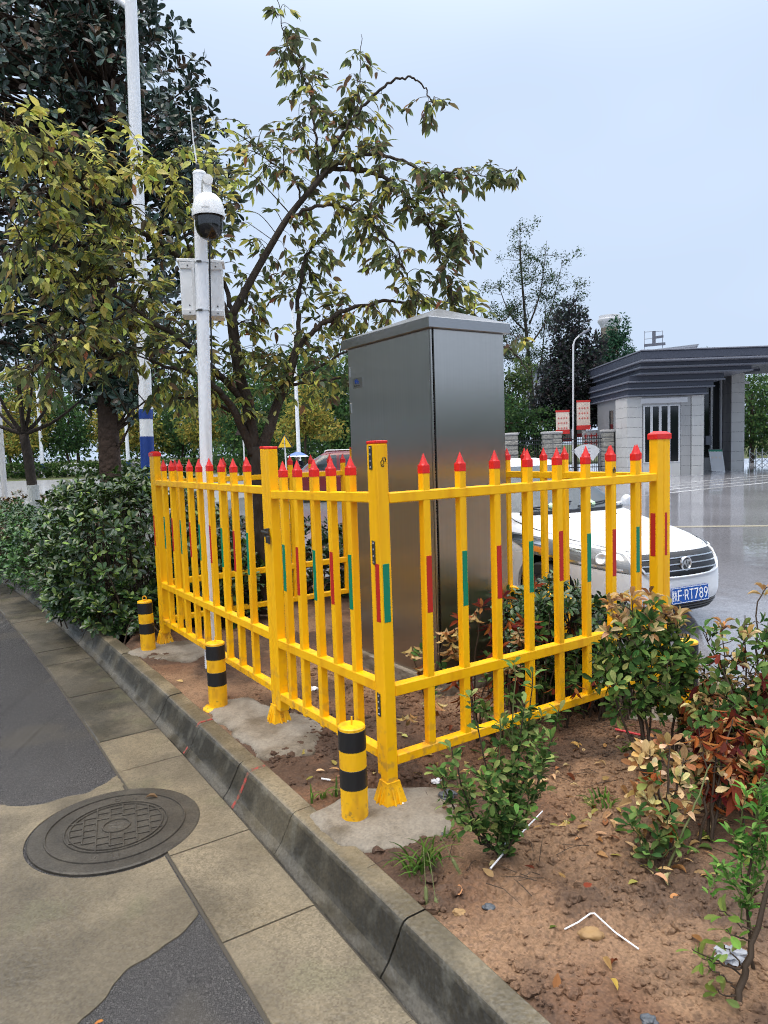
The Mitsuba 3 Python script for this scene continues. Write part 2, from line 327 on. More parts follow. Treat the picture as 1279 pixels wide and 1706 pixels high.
# manhole cover: rim, plate and raised pattern
mh = thing('manhole_cover', 'round cast iron manhole cover with a basket weave pattern in the concrete', 'manhole cover')
cz = ZR + .014
obj('plate', lathe([(.0001, cz), (MR - .055, cz), (MR - .05, cz + .001), (MR - .006, cz + .001), (MR, cz - .004), (MR, cz - .03)][::-1], (MH[0], MH[1], 0), 72), 'cast_iron', mh, smooth=30)
obj('frame_ring', lathe([(MR + .003, cz - .020), (MR + .012, cz - .020), (MR + .013, cz - .04)][::-1], (MH[0], MH[1], 0), 72), 'dark_gap', mh)
m = M()
for r in (.205, .225, .305): m.add(*lathe([(r - .004, cz), (r - .003, cz + .006), (r + .003, cz + .006), (r + .004, cz)][::-1], (MH[0], MH[1], 0), 64))
m.add(*lathe([(.056, cz), (.057, cz + .006), (.063, cz + .006), (.064, cz)][::-1], (MH[0], MH[1], 0), 40))
obj('raised_ring', m, 'cast_iron', mh, label='raised rings on the cover')
m = M(); a0 = .35; ca, sa = math.cos(a0), math.sin(a0)
mf = (np.array([MH[0], MH[1], cz]), np.array([ca, sa, 0]), np.array([-sa, ca, 0]), Z)
for ix in range(-7, 8):
    for iy in range(-7, 8):
        x, y = ix * .029, iy * .029
        if .066 < math.hypot(x, y) < .195 and (ix + 2 * iy) % 4 in (0, 1):
            hor = (ix + 2 * iy) % 4 == 0
            w, h = (.028, .0032) if hor else (.0032, .028)
            m.add(*box((x - w, y - h, -.001), (x + w, y + h, .006), .001, mf))
obj('weave_bar', m, 'cast_iron', mh, label='raised weave bars of the cover')
m = M()
for q, L in ((.0, [((-.012, .012), (.012, .012)), ((0, .012), (0, -.014)), ((-.014, -.014), (.014, -.014)), ((-.010, 0), (.010, 0))]), (1.0, [((-.012, -.012), (.012, -.012)), ((-.012, .012), (.012, .012)), ((-.012, -.012), (-.012, .012)), ((.012, -.012), (.012, .012))])):
    for b0 in (0, math.pi):
        an = -1.9 + q * .32 + b0 + a0; c = np.array([MH[0] + .265 * math.cos(an), MH[1] + .265 * math.sin(an), cz]); t = np.array([-math.sin(an), math.cos(an), 0]); r = np.array([math.cos(an), math.sin(an), 0])
        for (x0, y0), (x1, y1) in L: m.add(*tube([c + t * x0 - r * y0 * -1, c + t * x1 + r * y1], .003, 5))
for (x0, y0), (x1, y1) in [((-.03, .02), (.03, .02)), ((0, .03), (0, -.03)), ((-.03, -.01), (.03, -.01)), ((-.02, .0), (.02, -.03))]: m.add(*tube([frame_pts(mf, [(x0, y0, 0)])[0], frame_pts(mf, [(x1, y1, 0)])[0]], .003, 5))
obj('raised_lettering', m, 'cast_iron', mh, label='worn raised characters on the cover')
# ------------------------------------------------------------------ the planting bed: a lumpy sheet, finer near the camera
def soil_h(x, y):
    p = np.stack([x, y, 0 * x], -1)
    c = np.clip((meshkit.fbm(p * 2.2, 2) - .36) * 4, .12, 1)
    h = .055 * (meshkit.fbm(p * 1.5, 3, 1) - .5) + .050 * (meshkit.fbm(p * 7, 3, 2) - .45) * (.4 + .6 * c) + c * (.034 * (meshkit.fbm(p * 19, 4, 3) - .5) + .030 * (meshkit.fbm(p * 48, 2, 4) - .5))
    d = (x - C0[0]) * U[0] + (y - C0[1]) * U[1]
    for cx, cy, r in PADS: h = np.where(np.hypot(x - cx, y - cy) < r, np.minimum(h, -.004), h)
    return h
PADS = [(-.95, 4.15, .26), (-.72, 3.78, .26), (-.05, 2.9, .26), (.02, 2.98, .20), (-.165, 2.88, .17), (-.66, 3.92, .20), (-.95, 4.15, .17), (-1.78, 5.70, .2), (1.6, 4.02, .25), (-1.5, 4.9, .1)]
def edge_drop(x, y):
    """Lowers the bed to meet the kerb's back."""
    dist, j = KT.query(np.stack([x, y], -1)); off = ((np.stack([x, y], -1) - kl[j]) * kn[j]).sum(-1)
    return off
KT = cKDTree(kl)
def bed_sheet(x0, x1, y0, y1, step):
    nx, ny = int((x1 - x0) / step), int((y1 - y0) / step)
    x, y = np.meshgrid(np.linspace(x0, x1, nx), np.linspace(y0, y1, ny), indexing='ij')
    off = edge_drop(x, y); u = (x - C0[0]) * U[0] + (y - C0[1]) * U[1]
    h = soil_h(x, y) + .012
    k = smoothstep_np(.178, .30, off); h = h * k + .002 * (1 - k)
    h = np.where(off < .172, h - .03, h)
    k = smoothstep_np(2.5, 2.36, u); h = h * k + .0 * (1 - k)
    i, j = np.meshgrid(np.arange(nx - 1), np.arange(ny - 1), indexing='ij')
    q = np.stack([i * ny + j, (i + 1) * ny + j, (i + 1) * ny + j + 1, i * ny + j + 1], -1).reshape(-1, 4)
    okv = ((off > .12) & (u < 2.47)).ravel()
    q = q[okv[q].all(1)]
    return np.stack([x, y, h], -1).reshape(-1, 3), np.vstack([q[:, [0, 1, 2]], q[:, [0, 2, 3]]])
def smoothstep_np(a, b, x):
    t = np.clip((x - a) / (b - a), 0, 1); return t * t * (3 - 2 * t)
m = M(); m.add(*bed_sheet(-.6, 3.0, 1.2, 4.2, .0085)); m.add(*bed_sheet(-2.2, 3.4, 4.2, 6.2, .0125)); m.add(*bed_sheet(-2.2, -.6, 2.6, 4.2, .0125)); m.add(*bed_sheet(3.0, 3.4, 1.2, 4.2, .02)); struct('planting_bed', m, 'soil', smooth=True)
m = M(); m.add(*bed_sheet(-12, 4.4, 6.2, 20.6, .07)); struct('planting_strip', m, 'soil', smooth=True)
m = M(); m.add(*bed_sheet(.3, 5.4, -1.2, 1.2, .05)); struct('planting_verge', m, 'soil', smooth=True)
def ground_z(x, y): return float(soil_h(np.array([float(x)]), np.array([float(y)]))[0]) + .012
# concrete footings, each a lumpy slab
def pad(pts, zt, seed, label):
    r = np.random.default_rng(seed); poly = rough_edge(sg.Polygon(pts).buffer(.03), .07, .012).buffer(-.01).buffer(.02); 
    g = []; a, b, c, d = poly.bounds; st = .012
    xs, ys = np.meshgrid(np.arange(a, c, st), np.arange(b, d, st), indexing='ij'); inside = shapely.contains_xy(poly, xs, ys)
    dist = shapely.distance(shapely.points(xs, ys), poly.exterior)
    p = np.stack([xs, ys, 0 * xs], -1)
    z = zt * np.minimum(1, dist / .05) ** .5 + .012 * (meshkit.fbm(p * 14, 4, seed) - .5) * np.minimum(1, dist / .06) - .001
    z = np.where(inside, z, -.03); ny = xs.shape[1]
    i, j = np.meshgrid(np.arange(xs.shape[0] - 1), np.arange(ny - 1), indexing='ij')
    q = np.stack([i * ny + j, (i + 1) * ny + j, (i + 1) * ny + j + 1, i * ny + j + 1], -1).reshape(-1, 4); q = q[inside.ravel()[q].any(1)]
    return obj('concrete_footing', (np.stack([xs, ys, z], -1).reshape(-1, 3), np.vstack([q[:, [0, 1, 2]], q[:, [0, 2, 3]]])), 'concrete_pad', smooth=True, label=label, cat='concrete footing', group='rough concrete footings under the posts')
pad([(-.33, 2.93), (-.22, 2.72), (.02, 2.66), (.20, 2.76), (.27, 2.95), (.17, 3.12), (-.12, 3.12)], .026, 1, 'rough concrete footing under the corner post and nearest bollard')
pad([(-1.13, 4.32), (-.95, 4.02), (-.62, 3.52), (-.42, 3.58), (-.40, 3.86), (-.52, 4.10), (-.72, 4.20), (-.95, 4.42)], .024, 2, 'long rough concrete footing under the latch post and second bollard')
pad([(-2.05, 5.62), (-1.90, 5.45), (-1.52, 5.34), (-1.42, 5.56), (-1.60, 5.88), (-1.95, 5.85)], .022, 3, 'rough concrete footing under the far left end post')
pad([(1.36, 3.86), (1.55, 3.78), (1.86, 3.86), (1.86, 4.12), (1.50, 4.2)], .022, 4, 'rough concrete footing under the right end post')

# ------------------------------------------------------------------ the fence
fence = thing('safety_fence', 'bright yellow picket fence with red pointed tips around the steel cabinet', 'fence')
gate = thing('fence_gate', 'narrow yellow hinged picket gate between the latch post and the near corner post', 'gate')
PK, HB, TIP = 0.038, 1.447, 1.530
pk_mesh = {}
def picket(parent, fr, along, z0, strip, side=-1, sc='red_strip', sag=0.0, tilt=0.0):
    """One square picket standing in frame fr at distance along; strip on the outer face."""
    h = PK / 2
    jx, jy = RNG.uniform(-.003, .003), RNG.uniform(-.002, .002)
    lean = RNG.uniform(-.004, .004)
    def P(V):
        V = np.asarray(V, float).copy(); V[:, 0] += lean * (V[:, 2] - 0.8); V[:, 2] += RNGZ[0]
        return frame_pts(fr, V)
    RNGZ[0] = sag + RNG.uniform(-.004, .004)
    V, F = box((along - h, 0.002, z0), (along + h, 0.002 + PK, HB + 0.02), 0.003)
    k = obj('picket', (P(V), F), 'yellow_paint', parent)
    a, b = along + 0, 0.002 + h
    c = h + 0.0015; zs = 1.482
    cv, cf = [], []
    ring8 = [(math.cos((q + .5) * math.pi / 4), math.sin((q + .5) * math.pi / 4)) for q in range(8)]
    sq = [(1, .8), (.8, 1), (-.8, 1), (-1, .8), (-1, -.8), (-.8, -1), (.8, -1), (1, -.8)]
    sq = [(1, .82), (.82, 1), (-.82, 1), (-1, .82), (-1, -.82), (-.82, -1), (.82, -1), (1, -.82)]
    for r, z, rd in ((c, HB, 0), (c, zs, 0), (c - .001, zs + .003, .5), (c * .93, zs + .007, 1), (c * .10, TIP + .002, 1), (0.0006, TIP + .004, 1)):
        cv += [(a + (x * (1 - rd) + X8 * rd) * r, b + (y * (1 - rd) + Y8 * rd) * r, z) for (x, y), (X8, Y8) in zip(sq, ring8)]
    for l in range(5):
        for q in range(8): cf.append([l * 8 + q, l * 8 + (q + 1) % 8, l * 8 + 8 + (q + 1) % 8, l * 8 + 8 + q])
    cf += [[3, 2, 1, 0], [7, 6, 5, 4]]
    obj('tip', (P(cv), np.array(cf)), 'red_paint', k)
    if strip:
        s0 = strip if isinstance(strip, float) else 0.832
        V, F = box((along - 0.0145 + jx, 0.0005, s0 + jy), (along + 0.0145 + jx, 0.004, s0 + 0.253 + jy), 0.0006)
        obj('strip', (P(V), F), sc, k, label=('red' if sc == 'red_strip' else 'green') + ' reflective strip stuck on the picket')
RNG = np.random.default_rng(4); RNGZ = [0.0]

RT, RM, RL = (1.326, 1.371), (0.491, 0.541), (0.187, 0.231)
def rails(parent, fr, a0, a1, sag=(0, 0), which=(RT, RM, RL)):
    for z0, z1 in which:
        V, F = box((a0, 0.0, z0), (a1, 0.048, z1), 0.004)
        t = (V[:, 0] - a0) / (a1 - a0)
        V[:, 2] += sag[0] * (1 - t) + sag[1] * t
        k = obj('rail', (frame_pts(fr, V), F), 'yellow_paint', parent)
def post(parent, u0, u1, v0, v1, z0=0.02, z1=1.575, base=True, cap=None, name='post', seam=None):
    k = obj(name, box((u0, v0, z0), (u1, v1, z1), 0.004, FR), 'yellow_paint', parent)
    if cap == 'flat':
        obj('cap', box((u0 - .001, v0 - .001, z1), (u1 + .001, v1 + .001, z1 + .013), 0.005, FR), 'red_paint', k)
    if cap == 'dome':
        a, b, c, d = u0 - .004, u1 + .004, v0 - .004, v1 + .004
        m = M(); V = []
        for s, z in ((0, z1 - .012), (0, z1 + .012), (.006, z1 + .018), (.022, z1 + .026), (.028, z1 + .0265)):
            V += [(a + s, c + s, z), (b - s, c + s, z), (b - s, d - s, z), (a + s, d - s, z)]
        F = [[l * 4 + q, l * 4 + (q + 1) % 4, l * 4 + 4 + (q + 1) % 4, l * 4 + 4 + q] for l in range(4) for q in range(4)] + [[16, 17, 18, 19], [3, 2, 1, 0]]
        obj('cap', (frame_pts(FR, V), np.array(F)), 'red_paint', k)
    if base:
        cu, cv = (u0 + u1) / 2, (v0 + v1) / 2; hu, hv = (u1 - u0) / 2, (v1 - v0) / 2
        V = []
        for g, z in ((.030, .012), (.026, .020), (.006, .108), (.005, .118), (.0, .119)):
            V += [(cu - hu - g, cv - hv - g, z), (cu + hu + g, cv - hv - g, z), (cu + hu + g, cv + hv + g, z), (cu - hu - g, cv + hv + g, z)]
        F = [[l * 4 + q, l * 4 + (q + 1) % 4, l * 4 + 4 + (q + 1) % 4, l * 4 + 4 + q] for l in range(4) for q in range(4)] + [[16, 17, 18, 19]]
        bk = obj('post_base', (frame_pts(FR, V), np.array(F)), 'bollard_yellow', parent)
        obj('base_plate', box((cu - hu - .045, cv - hv - .045, -.01), (cu + hu + .045, cv + hv + .045, .014), .003, FR), 'bollard_yellow', bk)
        m = M()
        for sx, sy in ((-1, -1), (1, -1), (1, 1), (-1, 1)):      # gusset ribs at the corners and sides
            for dx, dy in ((sx, 0), (0, sy)):
                x, y = cu + sx * (hu if dx else hu * .45), cv + sy * (hv if dy else hv * .45)
                rib = [(0, .014), (.043, .014), (.036, .03), (.006, .104), (0, .104)]
                q = np.array([(x + dx * r + (dy != 0) * w, y + dy * r + (dx != 0) * w, z) for w in (-.0035, .0035) for r, z in rib])
                n = 5; F = [[i, (i + 1) % n, n + (i + 1) % n, n + i] for i in range(n)]
                m.add(frame_pts(FR, q), F); m.add(frame_pts(FR, q), np.array([[0, 2, 1], [0, 3, 2], [0, 4, 3], [5, 6, 7], [5, 7, 8], [5, 8, 9]]))
        obj('gusset', m, 'bollard_yellow', bk, label='gusset ribs of the flared post base')
        for sx, sy in ((.5, -1), (-1, .3)):
            c = uv2(cu + sx * (hu + .028), cv + sy * (hv + .028), .014)
            obj('bolt', lathe([(.0001, 0), (.011, 0), (.011, .003), (.007, .004), (.007, .013), (.004, .016), (.0001, .016)], c, 6), 'bright_steel', bk)
    return k
def face_strip(parent, lo, hi, m): obj('strip', box(lo, hi, .0006, FR), m, parent, label=('red' if m == 'red_strip' else 'green') + ' reflective strip stuck on the post')

UR, VE = 1.955, 3.452                       # outer ends of the short and long sides
# corner post, latch post, end post, right post, hidden rear post
pc = post(fence, -.026, .030, .001, .057, z1=1.578, cap='flat')
face_strip(pc, (-.015, -.0015, .822), (.017, .002, 1.072), 'green_strip')
face_strip(pc, (-.0275, .012, .822), (-.025, .042, 1.072), 'red_strip')
pl = post(fence, -.002, .054, 1.182, 1.238, z1=1.580, cap='flat')
pe = post(fence, -.002, .056, 3.394, VE, z1=1.575)
ps = post(fence, -.001, .055, 3.334, 3.392, z0=.11, base=False, name='stile', z1=1.575)
V = []
a, b, c, d = -.006, .060, 3.330, VE + .004
for s, z in ((0, 1.563), (0, 1.589), (.006, 1.595), (.022, 1.604), (.028, 1.6045)): V += [(a + s, c + s, z), (b - s, c + s, z), (b - s, d - s, z), (a + s, d - s, z)]
DF = np.array([[l * 4 + q, l * 4 + (q + 1) % 4, l * 4 + 4 + (q + 1) % 4, l * 4 + 4 + q] for l in range(4) for q in range(4)] + [[16, 17, 18, 19], [3, 2, 1, 0]])
obj('cap', (frame_pts(FR, V), DF), 'red_paint', pe)
face_strip(pe, (-.0035, 3.41, .83), (-.0015, 3.44, 1.08), 'red_strip')
pr = post(fence, 1.897, UR, .0, .056, z1=1.575)
obj('stile', box((1.836, -.001, .11), (1.894, .055, 1.575), .004, FR), 'yellow_paint', fence)
V = []
a, b, c, d = 1.831, UR + .004, -.005, .061
for s, z in ((0, 1.560), (0, 1.588), (.006, 1.594), (.022, 1.604), (.028, 1.6045)): V += [(a + s, c + s, z), (b - s, c + s, z), (b - s, d - s, z), (a + s, d - s, z)]
obj('cap', (frame_pts(FR, V), DF), 'red_paint', pr)
face_strip(pr, (1.8345, .012, .90), (1.8365, .044, 1.145), 'red_strip')
face_strip(pr, (1.905, -.0015, .90), (1.925, .001, 1.145), 'red_strip')
post(fence, 1.899, UR, 3.394, VE, z1=1.575, cap='flat')
# panels: frames (origin, along, outward->inward, up)
FA = (uv2(0, 0), U, W, Z)                    # short side towards the camera
FB = (uv2(0, 0), W, U, Z)                    # long side towards the road
FE = (uv2(0, 3.395), U, W * 1.0, Z)          # far short side
FD = (uv2(1.903, 0), W, U * 1.0, Z)           # far long side
rails(fence, FA, .031, 1.835)
for i, s in enumerate([.226, .432, .640, .852, 1.060, 1.268, 1.470, 1.669]):
    picket(fence, FA, s, .19, .832 + .028 * (i == 4), sc='red_strip' if i % 2 == 0 else 'green_strip')
rails(fence, FB, 1.239, 3.334)
for i, s in enumerate([1.487, 1.701, 1.910, 2.123, 2.332, 2.531, 2.751, 2.949, 3.153]):
    picket(fence, FB, s, .19, True, sc='green_strip' if i % 2 == 0 else 'red_strip')
rails(fence, FE, .056, 1.899)
for s in [.196, .404, .611, .821, 1.033, 1.249, 1.459, 1.657, 1.80]: picket(fence, FE, s, .19, False)
rails(fence, FD, .058, 3.394)
for s in [.20, .401, .58, .758, .943, 1.124, 1.296, 1.48, 1.63, 1.78, 1.99, 2.2, 2.41, 2.62, 2.83, 3.04, 3.24]: picket(fence, FD, s, .19, False)
# the gate: sags a little at its free end
hs = obj('stile', box((-.003, .061, .115), (.053, .117, 1.578), .004, FR), 'yellow_paint', gate)
obj('cap', box((-.004, .0595, 1.578), (.054, .118, 1.590), .005, FR), 'red_paint', hs)
gs = numbered(gate + '__stile')
fs = obj('stile', box((-.004, 1.120, .10), (.052, 1.176, 1.577), .004, FR), 'yellow_paint', gate)
obj('cap', box((-.005, 1.119, 1.577), (.053, 1.1795, 1.590), .005, FR), 'red_paint', fs)
rails(gate, (uv2(-.002, 0), W, U, Z), .118, 1.119, sag=(0, -.022))
for i, s in enumerate([.294, .472, .641, .828, .994]):
    picket(gate, (uv2(-.002, 0), W, U, Z), s, .18, True, sc='green_strip' if i % 2 == 0 else 'red_strip', sag=-.022 * s / 1.1)
# rain drops hanging under the top rails
dr_ = np.random.default_rng(9); m = M(); sp = trimesh.creation.icosphere(1, 1.0)
for i in range(70):
    if i % 2: p = uv2(dr_.uniform(.05, 1.82), dr_.uniform(.002, .02), RT[0] - .0015)
    else: p = uv2(dr_.uniform(.002, .02), dr_.uniform(.15, 3.3), RT[0] - .002)
    m.add(np.array(sp.vertices) * dr_.uniform(.0018, .0034) * [1, 1, 1.25] + p, sp.faces)
scene['rain_water'] = {'type': 'dielectric', 'int_ior': 1.33}
obj('rain_drop', m, 'rain_water', fence, smooth=True, kind='stuff', label='rain drops hanging under the top rails')
# hinges: two leaves, a knuckle and six rivets
for zc in (1.520, 1.118, .455):
    m = M()
    m.add(*box((-.0305, .036, zc - .05), (-.0262, .056, zc + .05), .001, FR)); m.add(*box((-.0065, .061, zc - .05), (-.003, .083, zc + .05), .001, FR))
    hk = obj('hinge', m, 'dark_steel', gate)
    obj('knuckle', tube([uv2(-.0215, .0595, zc - .05), uv2(-.0215, .0595, zc + .05)], .006, 10), 'dark_steel', hk)
    m = M()
    for s, w in ((.046, -.0305), (.073, -.0065)):
        for dz in (-.04, -.014, .014, .04):
            m.add(*lathe([(.0001, 0), (.0042, 0), (.003, .0025), (.0001, .003)], uv2(w, s, zc + dz), 8, -U))
    obj('rivet', m, 'bright_steel', hk, label='bright rivet heads of the hinge')
# latch bolt
lk = obj('latch', tube([uv2(-.018, 1.135, 1.115), uv2(-.018, 1.225, 1.118)], .008, 10), 'dark_steel', gate)
m = M(); m.add(*box((-.016, 1.150, 1.085), (-.003, 1.172, 1.14), .002, FR)); m.add(*box((-.016, 1.188, 1.09), (-.003, 1.208, 1.135), .002, FR))
m.add(*box((-.03, 1.125, 1.06), (-.014, 1.155, 1.10), .003, FR)); m.add(*tube([uv2(-.022, 1.14, 1.1), uv2(-.024, 1.135, 1.075), uv2(-.018, 1.128, 1.055)], .005, 8))
obj('bracket', m, 'dark_steel', lk)
# small hand drawn marks on the corner post and on one picket
def scribble(parent, fr, pts, r=.0016):
    m = M()
    for P in pts: m.add(*tube(frame_pts(fr, [(x, -.001, z) for x, z in P]), r, 5))
    obj('drawn_mark', m, 'black_paint', parent, label='small black hand drawn mark')
scribble(pc, (uv2(.004, .001, 1.50), U, W, Z), [[(-.006, .006), (-.003, .018), (.010, .020), (.013, .004), (.006, .002)], [(-.006, .006), (-.012, .002), (-.010, -.010), (-.002, -.011), (.003, -.004), (.002, .006), (-.003, .011)],
    [(-.010, -.012), (-.008, -.017), (.001, -.018), (.004, -.012)], [(.010, .020), (.013, .012), (.013, .004)]])
scribble(numbered(fence + '__picket')[:0] + fence + '__picket_006', (uv2(1.470, .001, 1.395), U, W, Z), [[(0, .026), (-.010, .010), (-.009, .0), (0, -.003), (.009, .0), (.010, .010), (0, .026)], [(0, .016), (-.005, .006), (0, .002), (.005, .006), (0, .016)]])

# ------------------------------------------------------------------ striped bollards
def bollard(label, x, y, h=.40, ring='pin', lean=(0, 0)):
    k = thing('bollard', label, 'bollard', 'black and yellow bollards round the fence')
    r = .057; t = [.0, .10 * 0 + h - .005]
    def L(prof):
        V, F = lathe(prof, (0, 0, 0), 36); V[:, 0] += x + lean[0] * V[:, 2]; V[:, 1] += y + lean[1] * V[:, 2]
        return V, F
    obj('tube', L([(r, -.05), (r, h - .004), (r - .004, h), (.0001, h + .001)]), 'bollard_yellow', k, smooth=40)
    for a, b in ((h - .100, h - .014), (h - .262, h - .178)):
        obj('black_band', L([(r, a), (r + .0012, a + .001), (r + .0012, b - .001), (r, b)]), 'black_paint', k, smooth=40)
    rr = np.random.default_rng(int(abs(x * 1000)))
    a = np.linspace(0, 2 * np.pi, 40, endpoint=False); R1 = r + .028 + .02 * np.array([rr.uniform() for _ in a]); R1 = (R1 + np.roll(R1, 1) + np.roll(R1, 2)) / 3
    m = M(); V = [(x + math.cos(q) * r, y + math.sin(q) * r, .020) for q in a] + [(x + math.cos(q) * w * .9, y + math.sin(q) * w * .9, .012 + rr.uniform(0, .005)) for q, w in zip(a, R1)] + [(x + math.cos(q) * w, y + math.sin(q) * w, -.02) for q, w in zip(a, R1)]
    n = 40; F = [[l * n + i, l * n + n + i, l * n + n + (i + 1) % n, l * n + (i + 1) % n] for l in range(2) for i in range(n)]
    obj('paint_skirt', (np.array(V), np.array(F)), 'bollard_yellow', k, smooth=True, label='spilled yellow paint round the foot')
    if ring == 'ring':
        q = np.linspace(0, 2 * np.pi, 16); P = np.stack([x + lean[0] * h + .016 * np.cos(q), y + lean[1] * h + 0 * q, h + .022 + .016 * np.sin(q)], 1)
        obj('lifting_eye', tube(P, .004, 8), 'bollard_yellow', k)
    else: obj('lifting_eye', tube([(x + lean[0] * h, y + lean[1] * h, h), (x + lean[0] * h + .002, y + lean[1] * h, h + .035)], .004, 8), 'bollard_yellow', k)
bollard('nearest striped bollard, at the foot of the fence corner post', -.165, 2.89, .415)
bollard('striped bollard in front of the white camera pole', -1.06, 4.29, .415)
bollard('farthest striped bollard with a ring on top, beside the dark hedge', -1.93, 5.64, .415, 'ring', (-.02, 0))
bollard('striped bollard half hidden by shrubs at the right end post', 1.70, 3.98, .415)

# ------------------------------------------------------------------ steel cabinet
# brushed steel: the grain runs upright, so reflections smear sideways (uv gives the grain's frame)
bsdf('brushed_steel', type='roughconductor', distribution='ggx', alpha_u=.24, alpha_v=.035, specular_reflectance=lambda p, n, uv: mix((.90, .88, .845), (.80, .785, .755), fbm((p.x + p.y) * 90, (p.x - p.y) * 90, p.z * 1.2, 2)), two=True, eta=(1.9, 2.0, 1.9), k=(3.2, 3.1, 2.9))
bsdf('plain_steel', base_color=(.40, .40, .41), metallic=1.0, roughness=.38)
cab = thing('steel_cabinet', 'tall brushed stainless steel cabinet with a low peaked roof inside the fence', 'cabinet')
u0, u1, v0, v1, zt = .984, 1.566, .932, 1.89, 2.262
def panel(u, v, z, nrm, t, name, parent=cab, label=None, th=.004):
    """Brushed sheet: a thin box facing nrm with uv along (sideways, up)."""
    pass
def sheet(P, a, b, th=.0):
    """Quad P + s a + t b as a grid with uv (s, t) in metres."""
    na, nb = 6, 6
    s, t = np.meshgrid(np.linspace(0, 1, na), np.linspace(0, 1, nb), indexing='ij')
    V = P + s.reshape(-1, 1) * a + t.reshape(-1, 1) * b
    i, j = np.meshgrid(np.arange(na - 1), np.arange(nb - 1), indexing='ij')
    q = np.stack([i * nb + j, (i + 1) * nb + j, (i + 1) * nb + j + 1, i * nb + j + 1], -1).reshape(-1, 4)
    uvs = np.c_[s.ravel() * np.linalg.norm(a), t.ravel() * np.linalg.norm(b)]
    return (V, q), uvs
def boxuv(lo, hi, fr=FR):
    """Box with sideways/up uv on every side face."""
    m, q = M(), []
    lo, hi = np.array(lo, float), np.array(hi, float); d = hi - lo
    for P, a, b in (((lo[0], lo[1], lo[2]), (d[0], 0, 0), (0, 0, d[2])), ((hi[0], lo[1], lo[2]), (0, d[1], 0), (0, 0, d[2])), ((hi[0], hi[1], lo[2]), (-d[0], 0, 0), (0, 0, d[2])), ((lo[0], hi[1], lo[2]), (0, -d[1], 0), (0, 0, d[2])),
                    ((lo[0], lo[1], hi[2]), (d[0], 0, 0), (0, d[1], 0)), ((lo[0], hi[1], lo[2]), (d[0], 0, 0), (0, -d[1], 0))):
        (V, F), w = sheet(np.array(P), np.array(a), np.array(b)); m.add(frame_pts(fr, V), F); q.append(w)
    return m, np.vstack(q)
m, w = boxuv((u0 + .012, v0 + .012, .05), (u1 - .012, v1 - .012, zt)); obj('body', m, 'dark_gap', cab)
m, w = boxuv((u0, v0 + .016, .12), (u0 + .02, v1 - .004, zt - .004)); door = obj('door', m, 'brushed_steel', cab, uv=w)
m, w = boxuv((u0 + .026, v0, .12), (u1, v0 + .02, zt - .004)); obj('side_panel', m, 'brushed_steel', cab, uv=w)
m, w = boxuv((u0 + .003, v0 + .003, .12), (u0 + .012, v0 + .013, zt - .004)); obj('corner_strip', m, 'brushed_steel', cab, uv=w)
m, w = boxuv((u1 - .02, v0 + .022, .12), (u1, v1, zt - .004)); obj('side_panel', m, 'brushed_steel', cab, uv=w)
m, w = boxuv((u0 + .022, v1 - .02, .12), (u1 - .022, v1, zt - .004)); obj('side_panel', m, 'brushed_steel', cab, uv=w)
obj('plinth', box((u0 - .03, v0 - .03, -.05), (u1 + .03, v1 + .03, .118), .008, FR), 'concrete_pad', cab)
ov = .032; cu, cv = (u0 + u1) / 2, (v0 + v1) / 2
V = []
for a, z in ((ov - .004, zt - .002), (ov, zt), (ov, zt + .058), (ov - .004, zt + .062)): V += [(u0 - a, v0 - a, z), (u1 + a, v0 - a, z), (u1 + a, v1 + a, z), (u0 - a, v1 + a, z)]
V += [(cu + .15, cv, zt + .232)]
F = [[l * 4 + q, l * 4 + (q + 1) % 4, l * 4 + 4 + (q + 1) % 4, l * 4 + 4 + q] for l in range(3) for q in range(4)] + [[3, 2, 1, 0]]
m = M(); m.add(frame_pts(FR, V), F); m.add(frame_pts(FR, V), np.array([[12 + q, 12 + (q + 1) % 4, 16] for q in range(4)]))
obj('roof', m, 'plain_steel', cab)
for zz in (2.1, 1.85): obj('hinge', box((u0 - .006, v1 - .03, zz - .035), (u0 + .001, v1 - .006, zz + .035), .002, FR), 'bright_steel', door)
lab = obj('label_plate', box((u0 - .0025, 1.70, 1.985), (u0 + .0, 1.83, 2.055), .001, FR), 'plain_steel', cab, label='small label plate with a blue mark')
m = M()
fl = (uv2(u0 - .0025, 1.80, 2.0), -W, U, Z)
for a, b in (((0, .015), (.012, .045)), ((.008, .025), (.028, .033)), ((.022, .012), (.030, .046)), ((.034, .016), (.040, .040)), ((.034, .024), (.052, .031)), ((.046, .012), (.055, .022))): m.add(*box((a[0], -.001, a[1]), (b[0], .0005, b[1]), 0, fl))
obj('blue_mark', m, 'blue_paint', lab)
m = M()
for i in range(7): m.add(*box((-.012 + i * .011, -.001, -.004), (-.012 + i * .011 + .007, .0005, .004), 0, fl))
obj('small_print', m, 'dark_steel', lab)

